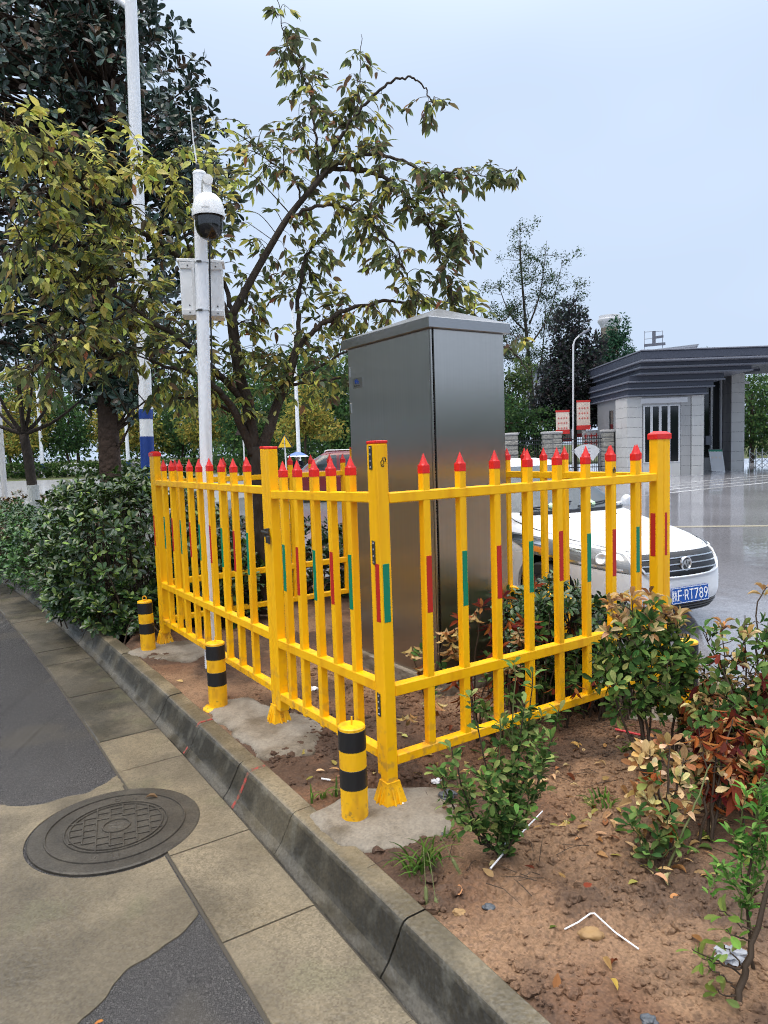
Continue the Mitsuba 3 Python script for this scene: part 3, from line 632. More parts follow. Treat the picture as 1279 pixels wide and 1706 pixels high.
# ------------------------------------------------------------------ plants
VC = {'type': 'mesh_attribute', 'name': 'vertex_color'}
scene['leaf'] = {'type': 'principledthin', 'base_color': VC, 'roughness': .42, 'diff_trans': .9, 'spec_trans': 0.0, 'eta': 1.4}
scene['leaf_glossy'] = {'type': 'twosided', 'bsdf': {'type': 'principled', 'base_color': VC, 'roughness': .24, 'specular': .6}}
scene['leaf_dry'] = {'type': 'principledthin', 'base_color': VC, 'roughness': .6, 'diff_trans': .5, 'spec_trans': 0.0, 'eta': 1.35}
bsdf('bark', base_color=lambda p, n, uv: mix((.030, .022, .018), (.075, .058, .046), fbm(p.x * 30, p.y * 30, p.z * 9, 4)), roughness=.75, specular=.35, bump=(lambda p, n, uv: fbm(p.x * 34, p.y * 34, p.z * 12, 4), .03, 3e-3))
bsdf('bark_dark', base_color=lambda p, n, uv: mix((.035, .022, .016), (.085, .055, .040), fbm(p.x * 18, p.y * 18, p.z * 30, 4)), roughness=.8, specular=.3, bump=(lambda p, n, uv: fbm(p.x * 16, p.y * 16, p.z * 16, 4), .05, 4e-3))
bsdf('twig', base_color=(.055, .038, .026), roughness=.7, specular=.3)
bsdf('twig_green', base_color=(.12, .14, .05), roughness=.6, specular=.3)
bsdf('lime_wash', base_color=(.62, .62, .60), roughness=.8, specular=.2)

def leaf_shape(kind):
    """A small folded leaf from (0,0,0) along +x, one unit long, face up +z."""
    if kind == 'cherry':   # pointed oval, drooping along its length
        xs = [0, .14, .38, .66, .88, 1.0]; ws = [.0, .14, .205, .155, .055, 0]; dr_ = [0, .005, -.01, -.06, -.12, -.17]; fold = .35
    elif kind == 'oval':   # blunt, widest beyond the middle
        xs = [0, .15, .42, .72, .93, 1.0]; ws = [.015, .08, .19, .235, .12, 0]; dr_ = [0, .02, .03, .0, -.04, -.06]; fold = .25
    elif kind == 'long':
        xs = [0, .14, .38, .66, .88, 1.0]; ws = [.01, .10, .155, .14, .06, 0]; dr_ = [0, .01, .0, -.05, -.12, -.18]; fold = .4
    elif kind == 'curl':   # dry, rolled up at the edges
        xs = [0, .15, .42, .72, .93, 1.0]; ws = [.015, .09, .19, .20, .10, 0]; dr_ = [0, .05, .03, -.06, -.20, -.30]; fold = 1.1
    elif kind == 'far':    # two triangles
        return np.array([[0, 0, 0], [.5, .26, .05], [1, 0, -.06], [.5, -.26, .05]]), np.array([[0, 2, 1], [0, 3, 2]])
    V, F = [], []
    for x, w, d in zip(xs, ws, dr_): V += [(x, w, d + fold * w), (x, 0, d), (x, -w, d + fold * w)]
    for i in range(len(xs) - 1):
        a, b = 3 * i, 3 * i + 3
        for s in (0, 1):
            q = [a + s, a + s + 1, b + s + 1, b + s]
            if i == 0 and ws[0] == 0: F += [[q[0] if s else q[1], q[2], q[3]]]
            elif i == len(xs) - 2: F += [[q[0], q[1], q[2] if s == 0 else q[3]]]
            else: F += [[q[0], q[1], q[2]], [q[0], q[2], q[3]]]
    return np.array(V, float), np.array(F)
LEAF = {k: leaf_shape(k) for k in ('cherry', 'oval', 'long', 'curl', 'far')}
def unit(a): return a / (np.linalg.norm(a, axis=-1, keepdims=True) + 1e-12)
def stamp(kind, P, D, N, S, Cc, wide=1.0):
    """Leaves at P pointing along D with face N, length S and colour Cc: (V, F, colours), one leaf after another."""
    V, F = LEAF[kind]; k, n = len(P), len(V)
    D = unit(D); B = unit(np.cross(N, D)); N2 = np.cross(D, B)
    S = np.broadcast_to(S, (k,))[:, None, None]
    W3 = P[:, None] + S * (V[None, :, :1] * D[:, None] + wide * V[None, :, 1:2] * B[:, None] + V[None, :, 2:] * N2[:, None])
    return W3.reshape(-1, 3), (F[None] + (np.arange(k) * n)[:, None, None]).reshape(-1, 3), np.repeat(np.broadcast_to(Cc, (k, 3)), n, 0)
def palette(r, n, cols, weights, jitter=.25):
    c = np.array(cols)[r.choice(len(cols), n, p=np.array(weights) / np.sum(weights))]
    return np.clip(c * np.exp(r.normal(0, jitter, (n, 1))) * np.exp(r.normal(0, .08, (n, 3))), .002, .9)
class Leaves:
    def __init__(self): self.L = []
    def add(self, kind, P, D, N, S, Cc): self.L.append((kind, np.atleast_2d(P), np.atleast_2d(D), np.atleast_2d(N), np.broadcast_to(S, (len(np.atleast_2d(P)),)), np.broadcast_to(Cc, (len(np.atleast_2d(P)), 3))))
    def build(self, parent, bs, singles=0, eye=(0, 0, CAM_H), name='leaf', rest='foliage'):
        """The leaves that show largest become parts of their own, the rest one part of kind stuff."""
        allp = np.vstack([l[1] for l in self.L]); alls = np.concatenate([l[4] for l in self.L])
        big = alls / np.linalg.norm(allp - np.array(eye), axis=1)
        cut = np.sort(big)[-singles] if 0 < singles <= len(big) else (np.inf if singles == 0 else -1)
        m, at0, left = M(), 0, singles
        for kind, P, D, N, S, Cc in self.L:
            pick = big[at0:at0 + len(P)] >= cut; at0 += len(P)
            for i in np.nonzero(pick)[0]:
                if left <= 0: pick[i] = False; continue
                V, F, c = stamp(kind, P[i:i + 1], D[i:i + 1], N[i:i + 1], S[i:i + 1], Cc[i:i + 1]); left -= 1
                obj(name, (V, F), bs, parent, color=c)
            if (~pick).any():
                V, F, c = stamp(kind, P[~pick], D[~pick], N[~pick], S[~pick], Cc[~pick]); m.add(V, F, c)
        if m.n: obj(rest, m, bs, parent, kind='stuff')

def smooth_path(P, n=6):
    P = np.asarray(P, float)
    if len(P) < 3: return P
    out = []
    for i in range(len(P) - 1):
        p0, p1, p2, p3 = P[max(i - 1, 0)], P[i], P[i + 1], P[min(i + 2, len(P) - 1)]
        for t in np.linspace(0, 1, n, endpoint=False): out.append(.5 * (2 * p1 + (p2 - p0) * t + (2 * p0 - 5 * p1 + 4 * p2 - p3) * t * t + (3 * p1 - p0 - 3 * p2 + p3) * t ** 3))
    return np.array(out + [P[-1]])

CHERRY = {
    'trunk':([(-1.15,6.6,0.07),(-1.13,6.6,0.75),(-1.13,6.6,1.31),(-1.14,6.6,1.62)],0.14,0.125),
'T1':([(-1.17,6.6,1.54),(-1.19,6.59,1.78),(-1.21,6.58,2.03),(-1.26,6.57,2.23),(-1.29,6.56,2.5),(-1.31,6.55,2.79)],0.105,0.075),
'main':([(-1.31,6.55,2.79),(-1.26,6.54,2.87),(-1.1,6.52,3.12),(-0.96,6.51,3.33),(-0.8,6.49,3.56),(-0.69,6.48,3.69),(-0.55,6.46,3.83),(-0.39,6.45,3.99)],0.062,0.036),
'A1':([(-0.39,6.45,3.99),(-0.32,6.43,4.18),(-0.24,6.42,4.28),(-0.13,6.4,4.41),(0.02,6.38,4.56),(0.18,6.37,4.66),(0.3,6.35,4.69),(0.39,6.33,4.66),(0.47,6.32,4.58),(0.53,6.3,4.45)],0.024,0.006),
'A2':([(-0.39,6.45,3.98),(-0.31,6.41,4.02),(-0.2,6.38,4.05),(-0.05,6.34,4.07),(0.06,6.3,4.05),(0.23,6.26,3.99),(0.38,6.22,3.89),(0.5,6.19,3.76),(0.57,6.15,3.66),(0.63,6.11,3.54),(0.7,6.08,3.44),(0.72,6.04,3.31),(0.73,6.0,3.22)],0.024,0.006),
'A2b':([(0.45,6.15,3.78),(0.5,6.12,3.82),(0.61,6.1,3.81),(0.76,6.08,3.79),(0.9,6.05,3.75),(1.0,6.02,3.77),(1.15,6.0,3.78)],0.009,0.003),
'A3':([(-0.38,6.45,3.99),(-0.13,6.4,3.97),(0.05,6.34,3.9),(0.2,6.28,3.78),(0.3,6.23,3.65),(0.4,6.18,3.49),(0.48,6.12,3.33),(0.51,6.06,3.21),(0.54,6.01,3.05),(0.59,5.96,2.9),(0.61,5.9,2.73)],0.026,0.007),
'A4':([(-0.73,6.47,3.62),(-0.54,6.42,3.67),(-0.37,6.37,3.68),(-0.24,6.31,3.62),(-0.08,6.26,3.51),(0.06,6.21,3.38),(0.19,6.16,3.22),(0.24,6.1,3.03),(0.29,6.05,2.88),(0.33,6.0,2.71)],0.021,0.005),
'A5':([(-0.55,6.47,3.84),(-0.49,6.49,3.94),(-0.48,6.52,4.13),(-0.49,6.54,4.33),(-0.51,6.56,4.5),(-0.53,6.58,4.7),(-0.58,6.61,4.83),(-0.65,6.63,5.0),(-0.72,6.65,5.18),(-0.76,6.68,5.34),(-0.8,6.7,5.61)],0.018,0.004),
'A6':([(-0.64,6.47,3.75),(-0.67,6.54,3.92),(-0.78,6.6,4.06),(-0.88,6.67,4.14),(-1.02,6.73,4.3),(-1.13,6.8,4.46)],0.012,0.004),
'A7':([(-0.14,6.4,4.38),(-0.1,6.43,4.6),(-0.07,6.47,4.9),(-0.06,6.5,5.12)],0.008,0.003),
'T1b':([(-1.31,6.55,2.83),(-1.35,6.58,3.04),(-1.43,6.61,3.22),(-1.49,6.64,3.39),(-1.53,6.67,3.61),(-1.48,6.7,3.88)],0.03,0.008),
'R':([(-1.13,6.6,1.56),(-1.04,6.62,1.75),(-0.95,6.64,2.0),(-0.84,6.66,2.23),(-0.77,6.68,2.46),(-0.71,6.7,2.57)],0.095,0.055),
'R1':([(-0.71,6.7,2.57),(-0.62,6.68,2.64),(-0.43,6.66,2.76),(-0.29,6.63,2.83),(-0.04,6.61,2.88),(0.12,6.59,2.9),(0.27,6.57,2.86),(0.5,6.54,2.88),(0.76,6.52,2.8),(0.92,6.5,2.7)],0.045,0.01),
'R2':([(-0.77,6.7,2.46),(-0.73,6.73,2.71),(-0.73,6.77,2.92),(-0.69,6.8,3.18),(-0.66,6.83,3.35),(-0.59,6.87,3.46),(-0.47,6.9,3.59),(-0.34,6.93,3.75),(-0.07,6.97,3.95),(0.09,7.0,4.04)],0.042,0.008),
'R3':([(-0.82,6.7,2.22),(-0.7,6.78,2.28),(-0.54,6.85,2.36),(-0.31,6.92,2.5),(-0.06,7.0,2.59)],0.035,0.012),
'R4':([(-0.81,6.7,2.19),(-0.61,6.87,2.22),(-0.33,7.03,2.26),(0.05,7.2,2.27)],0.018,0.008),
'R5':([(0.06,7.0,2.64),(0.74,6.9,2.61),(1.17,6.8,2.48),(1.28,6.7,2.37),(1.36,6.6,2.21)],0.018,0.006),
'R6':([(0.5,6.6,2.78),(0.93,6.57,2.68),(1.18,6.53,2.56),(1.33,6.5,2.46)],0.012,0.004),
'R7':([(0.77,6.6,2.67),(1.12,6.57,2.68),(1.19,6.53,2.75),(1.26,6.5,2.82)],0.008,0.003),
'T2':([(-1.19,6.6,1.6),(-1.29,6.48,1.89),(-1.37,6.37,2.05),(-1.45,6.25,2.17),(-1.56,6.13,2.25),(-1.7,6.02,2.28),(-1.86,5.9,2.34)],0.07,0.018),
'T3':([(-1.25,6.58,2.04),(-1.39,6.45,2.23),(-1.47,6.32,2.32),(-1.56,6.19,2.44),(-1.72,6.06,2.58),(-1.85,5.92,2.66),(-1.92,5.79,2.73),(-2.03,5.66,2.81),(-2.16,5.53,2.84),(-2.29,5.4,2.86)],0.055,0.012),
'T4':([(-1.37,6.6,1.95),(-1.51,6.42,2.03),(-1.73,6.25,2.06),(-1.94,6.08,2.03),(-2.06,5.9,1.91)],0.025,0.006),
'B1':([(-1.29,6.55,2.7),(-1.46,6.42,3.02),(-1.74,6.29,3.3),(-1.88,6.16,3.39),(-2.02,6.03,3.46),(-2.1,5.9,3.53),(-2.17,5.78,3.58),(-2.22,5.65,3.65),(-2.28,5.52,3.7),(-2.33,5.39,3.7),(-2.39,5.26,3.73),(-2.46,5.13,3.72),(-2.45,5.0,3.78)],0.05,0.008),
'B2':([(-2.05,5.9,3.5),(-2.17,5.78,3.53),(-2.28,5.67,3.55),(-2.35,5.55,3.57),(-2.43,5.43,3.55),(-2.47,5.32,3.54),(-2.5,5.2,3.4)],0.028,0.007),
'B3':([(-1.48,6.4,3.04),(-1.57,6.3,3.25),(-1.61,6.2,3.44),(-1.74,6.1,3.73),(-1.87,6.0,3.84)],0.02,0.005),
'B4':([(-1.89,5.7,2.71),(-2.1,5.55,2.58),(-2.27,5.4,2.47),(-2.39,5.25,2.32),(-2.41,5.1,2.18)],0.016,0.005),
'B5':([(-2.15,5.5,2.84),(-2.34,5.33,2.98),(-2.46,5.17,3.1),(-2.51,5.0,3.27)],0.012,0.005),
'B6':([(-1.57,6.2,2.45),(-1.73,5.97,2.4),(-1.9,5.73,2.42),(-2.05,5.5,2.3)],0.016,0.005),
}
CHERRY_BLOBS = [
    (-2.26,5.10,3.72,0.39,0.40,0.26,26,0.85),
    (-2.04,5.50,3.83,0.37,0.40,0.28,20,0.8),
    (-1.91,5.80,3.68,0.44,0.40,0.29,26,0.8),
    (-1.41,6.00,3.78,0.45,0.40,0.30,22,0.75),
    (-1.29,6.40,4.22,0.27,0.30,0.24,10,0.6),
    (-2.37,5.20,3.40,0.35,0.40,0.26,20,0.6),
    (-2.22,5.40,3.16,0.50,0.40,0.27,30,0.6),
    (-1.90,5.90,3.29,0.55,0.40,0.25,26,0.55),
    (-1.53,6.20,3.47,0.36,0.30,0.26,14,0.5),
    (-2.46,5.30,2.85,0.36,0.50,0.27,20,0.5),
    (-2.10,5.60,2.86,0.52,0.50,0.28,32,0.55),
    (-1.79,6.10,2.86,0.41,0.40,0.26,20,0.35),
    (-2.31,5.30,2.46,0.40,0.40,0.27,18,0.5),
    (-2.03,5.70,2.42,0.53,0.50,0.29,32,0.45),
    (-1.69,6.00,2.35,0.35,0.40,0.30,20,0.5),
    (-2.56,5.30,2.16,0.31,0.40,0.22,10,0.3),
    (-1.69,6.10,2.06,0.36,0.40,0.18,12,0.4),
    (-1.21,6.60,3.37,0.22,0.30,0.33,14,0.25),
    (-1.08,6.60,3.88,0.19,0.30,0.22,8,0.45),
    (-0.78,6.70,5.25,0.09,0.15,0.39,12,0.15),
    (-0.63,6.60,4.89,0.14,0.20,0.28,12,0.15),
    (-0.49,6.60,4.53,0.28,0.30,0.28,18,0.15),
    (-0.29,6.50,4.68,0.19,0.30,0.22,8,0.15),
    (-0.08,6.45,4.85,0.12,0.15,0.27,7,0.15),
    (0.01,6.40,4.38,0.24,0.30,0.22,16,0.2),
    (0.42,6.30,4.44,0.17,0.20,0.15,8,0.12),
    (-0.79,6.60,4.29,0.25,0.30,0.28,14,0.1),
    (-1.02,6.70,4.28,0.14,0.20,0.20,5,0.1),
    (-0.63,6.50,4.09,0.27,0.30,0.22,14,0.15),
    (-0.31,6.45,4.21,0.24,0.30,0.19,12,0.15),
    (-0.05,6.30,3.97,0.32,0.30,0.16,14,0.15),
    (0.34,6.10,3.76,0.31,0.30,0.18,18,0.15),
    (0.59,6.10,3.75,0.21,0.25,0.13,10,0.12),
    (0.88,6.05,3.77,0.20,0.20,0.09,9,0.1),
    (1.11,6.00,3.75,0.10,0.10,0.06,4,0.1),
    (0.57,6.00,3.41,0.23,0.30,0.20,20,0.15),
    (0.71,6.00,3.24,0.15,0.25,0.18,11,0.2),
    (0.09,6.20,3.61,0.29,0.30,0.18,16,0.3),
    (-0.22,6.40,3.64,0.27,0.30,0.16,14,0.4),
    (-0.07,6.20,3.37,0.26,0.30,0.18,14,0.25),
    (-0.61,6.60,3.56,0.22,0.30,0.17,10,0.3),
    (-0.75,6.80,3.30,0.23,0.30,0.20,12,0.15),
    (-0.37,6.80,3.28,0.23,0.30,0.20,12,0.2),
    (0.12,6.10,3.14,0.21,0.30,0.18,12,0.15),
    (0.32,6.10,2.94,0.21,0.30,0.15,10,0.2),
    (0.56,5.95,3.04,0.15,0.25,0.20,11,0.15),
    (0.71,6.10,2.83,0.21,0.30,0.15,12,0.3),
    (0.46,6.40,2.82,0.32,0.25,0.11,14,0.4),
    (0.90,6.40,2.73,0.16,0.20,0.08,5,0.3),
    (1.24,6.50,2.53,0.16,0.20,0.14,4,0.3),
    (-1.03,6.70,3.01,0.25,0.30,0.20,16,0.3),
    (-0.49,6.80,2.96,0.29,0.30,0.17,16,0.3),
    (-0.10,6.70,2.77,0.34,0.30,0.17,16,0.3),
    (-0.92,6.60,2.61,0.33,0.40,0.25,22,0.35),
    (-0.51,6.80,2.58,0.31,0.30,0.23,20,0.3),
    (-0.06,7.00,2.53,0.29,0.30,0.18,12,0.3),
    (-1.15,6.60,2.35,0.31,0.40,0.25,18,0.35),
    (-0.79,6.70,2.19,0.34,0.40,0.20,16,0.35),
    (-0.41,6.90,2.19,0.29,0.30,0.17,12,0.25),
    (-1.10,6.50,1.97,0.22,0.30,0.14,6,0.4),
    (-1.50,6.50,2.62,0.33,0.40,0.33,20,0.25),
    (-1.47,6.50,2.19,0.27,0.40,0.22,10,0.3),
]


def cherry():
    r = np.random.default_rng(12)
    k = thing('cherry_tree', 'wide cherry tree with drooping yellowing leaves behind the fence', 'tree')
    nodes, rads = [], []
    for i, (name, (P, r0, r1)) in enumerate(CHERRY.items()):
        Q = smooth_path(P, 5); t = np.linspace(0, 1, len(Q))
        R = (r0 + (r1 - r0) * t ** .8) * (.63 if r0 > .03 else .85)
        Q = Q + r.normal(0, .006, Q.shape) * (r1 < .03)
        nodes.append(Q); rads.append(R)
        m = M().add(*tube(Q, R, 10 if r0 > .03 else 7))
        obj('trunk' if name == 'trunk' else 'branch', m, 'bark', k, smooth=True)
    N, R = np.vstack(nodes), np.concatenate(rads); tree = cKDTree(N)
    lv, tw = Leaves(), M()
    G = [(.125, .15, .08), (.18, .205, .095), (.50, .50, .13), (.76, .70, .24), (.19, .13, .085), (.34, .15, .08)]
    for cx, cy, cz, rx, ry, rz, n, ye in CHERRY_BLOBS:
        n = int(n * (1.35 if cx < -1.35 else 1.1))
        for q in range(n):
            d = r.normal(size=3); d *= r.uniform(.2, 1) ** .5 / np.linalg.norm(d)
            c = np.array([cx, cy, cz]) + d * [rx, ry, rz]
            dist, j = tree.query(c)
            a = N[j]
            if dist > .05:
                far = min(dist, .75); st = c + (a - c) * (1 if dist <= .75 else .75 / dist)
            else: st = a
            if dist > .75: st = a
            mid = (st + c) / 2 + [r.normal(0, .03), r.normal(0, .03), .10 * dist + .02]
            end = c + np.array([r.normal(0, .05), r.normal(0, .05), -.03])
            T_ = smooth_path([st, mid, end], 5)
            tw.add(*tube(T_, np.linspace(max(.003, min(.008, dist * .012)), .0018, len(T_)), 4, False))
            nl = r.integers(7, 12)
            s = r.uniform(.25, 1.0, nl) ** .6; s[-2:] = 1.0
            idx = np.clip(s * (len(T_) - 1), 0, len(T_) - 1.001); i0 = idx.astype(int); f = (idx - i0)[:, None]
            P = T_[i0] * (1 - f) + T_[i0 + 1] * f
            out = unit(end - st)
            ang = r.uniform(0, 2 * np.pi, nl)
            D = np.stack([np.cos(ang), np.sin(ang), 0 * ang], 1) * .8 + out * .6 + [0, 0, -.45] + r.normal(0, .18, (nl, 3))
            Nn = np.array([0, 0, 1.0]) + r.normal(0, .45, (nl, 3)) - unit(D) * .1
            bright = np.clip(ye * 1.3 + r.normal(0, .15), 0, 1)
            w = [1.2 * (1 - bright) + .35, .8, 1.5 * bright + .05, .75 * bright ** 2 + .01, .28 * (1 - bright) + .10, .03]
            Cc = palette(r, nl, G, w, .22)
            pet = D / np.linalg.norm(D, axis=1, keepdims=True) * .02
            lv.add('cherry', P + pet, D, Nn, r.uniform(.055, .118, nl), Cc)
    obj('twig', tw, 'twig', k, kind='stuff')
    lv.build(k, 'leaf', 300)
cherry()

def rosette(lv, r, kind, c, up, n, size, cols, weights, spread=(.35, 1.0), jitter=.2):
    """A whorl of n leaves round a shoot end at c pointing along up."""
    up = unit(np.asarray(up, float)); a = unit(np.cross(up, [.3, .8, .1])); b = np.cross(up, a)
    ph = r.uniform(0, 6.28) + np.arange(n) * 2.39996; op = r.uniform(spread[0], spread[1], n)
    R = np.cos(ph)[:, None] * a + np.sin(ph)[:, None] * b
    D = R * np.sin(op * 1.5)[:, None] + up * np.cos(op * 1.5)[:, None] + r.normal(0, .08, (n, 3))
    Nn = up * np.sin(op * 1.5)[:, None] - R * np.cos(op * 1.5)[:, None] + up * .3 + r.normal(0, .1, (n, 3))
    lv.add(kind, c + D * .01 - up * r.uniform(0, .04, (n, 1)), D, Nn, size * r.uniform(.7, 1.1, n), palette(r, n, cols, weights, jitter))

def surface_points(r, blobs, n, inner=.75):
    """Random points in the outer shell of a union of ellipsoids, with outward directions."""
    B = np.array([b[:6] for b in blobs], float); vol = (B[:, 3] * B[:, 4] + B[:, 4] * B[:, 5] + B[:, 3] * B[:, 5])
    w = r.choice(len(B), n * 2, p=vol / vol.sum()); d = unit(r.normal(size=(n * 2, 3)))
    s = r.uniform(inner, 1.03, n * 2)[:, None] * (1 + .16 * (meshkit.fbm(d * 3 + w[:, None] * 5.0, 2, 7) - .5))[:, None]
    P = B[w, :3] + d * s * B[w, 3:]
    keep = np.ones(len(P), bool)
    for j, b in enumerate(B): keep &= (w == j) | ((((P - b[:3]) / b[3:]) ** 2).sum(1) > .62)
    P, d, w = P[keep][:n], d[keep][:n], w[keep][:n]
    return P, unit(d / B[w, 3:])

HEDGE = [(.022, .048, .016), (.040, .078, .022), (.085, .15, .032), (.19, .27, .06)]
def bush(name, label, cat, blobs, n, size, cols, weights, seed, group=None, leaf='oval', per=(6, 10), bs='leaf_glossy', core=True, singles=0, zmin=.04):
    r = np.random.default_rng(seed); k = thing(name, label, cat, group)
    P, D = surface_points(r, blobs, n, .72); ok = P[:, 2] > zmin; P, D = P[ok], D[ok]
    lv, tw = Leaves(), M()
    for p, d in zip(P, D):
        up = d * .7 + [0, 0, .75] + r.normal(0, .25, 3)
        rosette(lv, r, leaf, p, up, r.integers(*per), size, cols, weights)
    for p, d in zip(P[:: max(1, len(P) // 160)], D[:: max(1, len(P) // 160)]):
        j = np.argmin([((p - np.array(b[:3])) ** 2).sum() for b in blobs]); c = np.array(blobs[j][:3]); base = np.array([c[0] + r.normal(0, .12), c[1] + r.normal(0, .12), -.02])
        tw.add(*tube(smooth_path([base, (base + p) / 2 + [0, 0, .1], p], 4), np.linspace(.008, .0025, 9), 4, False))
    obj('stem', tw, 'twig', k, kind='stuff')
    lv.build(k, bs, singles)
    return k
def far_tree(label, trunk, blobs, n, size, cols, weights, seed, group=None, bs='leaf', name='tree', rt=.12, limbs=7, inner=.35, cat='tree', wash=None, kind='far'):
    """A tree too far off to show leaf shapes: trunk, limbs and a crown of leaf-sized faces."""
    r = np.random.default_rng(seed); k = thing(name, label, cat, group)
    tk = np.asarray(trunk, float); Q = smooth_path(tk, 4)
    obj('trunk', tube(Q, np.linspace(rt, rt * .45, len(Q)), 9), 'bark_dark', k, smooth=True)
    m = M()
    for i in range(limbs):
        b = blobs[i % len(blobs)]; e = np.array(b[:3]) + unit(r.normal(size=3)) * np.array(b[3:6]) * .75; s = Q[int(len(Q) * r.uniform(.45, .98)) - 1]
        m.add(*tube(smooth_path([s, (s + e) / 2 + [0, 0, .15 * abs(e[2] - s[2])], e], 4), np.linspace(rt * .4, rt * .07, 9), 5, False))
    if limbs: obj('limb', m, 'bark_dark', k, smooth=True, kind='stuff')
    if wash: obj('lime_band', tube([Q[0] + [0, 0, .0], [Q[0][0], Q[0][1], wash]], rt * 1.06, 12), 'lime_wash', k)
    B = np.array([b[:6] for b in blobs], float); w = r.choice(len(B), n, p=np.array([b[3] * b[4] * b[5] for b in B]) / sum(b[3] * b[4] * b[5] for b in B))
    d = unit(r.normal(size=(n, 3))); rad = r.uniform(inner, 1.0, n) ** .5
    P = B[w, :3] + d * (rad * (.82 + .42 * meshkit.fbm(d * 2.6 + w[:, None] * 9.0, 3, seed)))[:, None] * B[w, 3:]
    clump = meshkit.fbm(P / (np.mean(B[:, 3]) * .45) + seed, 3, seed)          # gaps between clumps of leaves
    keep = clump > .40; P, d = P[keep], d[keep]; n = len(P)
    tone = np.exp(.7 * (meshkit.fbm(P / (np.mean(B[:, 3]) * .6) + 40, 2, seed + 1) - .5))
    D = d * .6 + r.normal(0, .6, (n, 3)) + [0, 0, -.25]; Nn = np.array([0, 0, .8]) + d * .6 + r.normal(0, .5, (n, 3))
    V, F, c = stamp(kind, P, D, Nn, size * r.uniform(.6, 1.3, n), palette(r, n, cols, weights, .25) * tone[:, None])
    obj('crown', (V, F), bs, k, color=c, kind='stuff')
    return k

# ------------------------------------------------------------------ hedges on the planting strip
HW = [.34, .34, .22, .10]
bush('hedge_bush', 'tall dark green glossy bush directly behind the farthest bollard', 'bush', [(-2.50, 6.75, .62, .62, .62, .80), (-2.95, 7.45, .62, .70, .70, .78), (-2.25, 7.2, .70, .55, .6, .80), (-2.42, 6.35, .22, .32, .3, .30), (-2.9, 6.9, .28, .4, .4, .4)], 1500, .085, HEDGE, HW, 21)
bush('hedge_bush', 'mid green rounded hedge left of the tall dark bush, along the kerb', 'bush', [(-3.9, 8.6, .40, .75, .65, .56), (-4.9, 9.7, .40, .9, .75, .56), (-5.9, 11.0, .40, 1.1, .85, .58), (-3.6, 9.6, .45, .8, .8, .58)], 1900, .075, [(.030, .075, .022), (.055, .125, .032), (.10, .20, .05)], [.35, .4, .25], 22)
bush('hedge_bush', 'reddish brown topped hedge at the left edge behind the green hedge', 'bush', [(-6.2, 12.6, .45, 1.0, .8, .60), (-4.7, 12.2, .42, .9, .7, .58), (-7.6, 13.2, .45, 1.0, .8, .62)], 900, .085, [(.030, .060, .02), (.14, .075, .03), (.19, .13, .04)], [.35, .4, .25], 23)
bush('hedge_bush', 'dark green low hedge seen between the pickets behind the far fence panel', 'bush', [(-1.75, 7.6, .42, .6, .5, .56), (-.9, 7.6, .38, .7, .5, .50), (-.15, 7.7, .36, .6, .5, .48), (.35, 7.9, .36, .5, .5, .46)], 1300, .08, [(.018, .042, .014), (.03, .065, .018), (.13, .05, .03)], [.5, .38, .12], 24)
bush('hedge_bush', 'dark low hedge growing between the fence and the camera pole at its far end', 'bush', [(-1.55, 6.45, .38, .45, .35, .50)], 380, .075, HEDGE, HW, 25)
bush('hedge_bush', 'dense small leaved green bush inside the fence near the white car', 'bush', [(.98, 4.12, .42, .24, .24, .36), (1.22, 4.0, .40, .20, .20, .30), (.85, 4.45, .36, .2, .2, .3)], 520, .055, [(.020, .050, .016), (.04, .09, .028), (.07, .13, .04)], [.45, .4, .15], 26, per=(6, 10))
bush('low_plant', 'patch of green weeds at the foot of the tall dark bush', 'plant', [(-2.05, 6.05, .10, .22, .2, .16)], 40, .07, HEDGE, HW, 27)

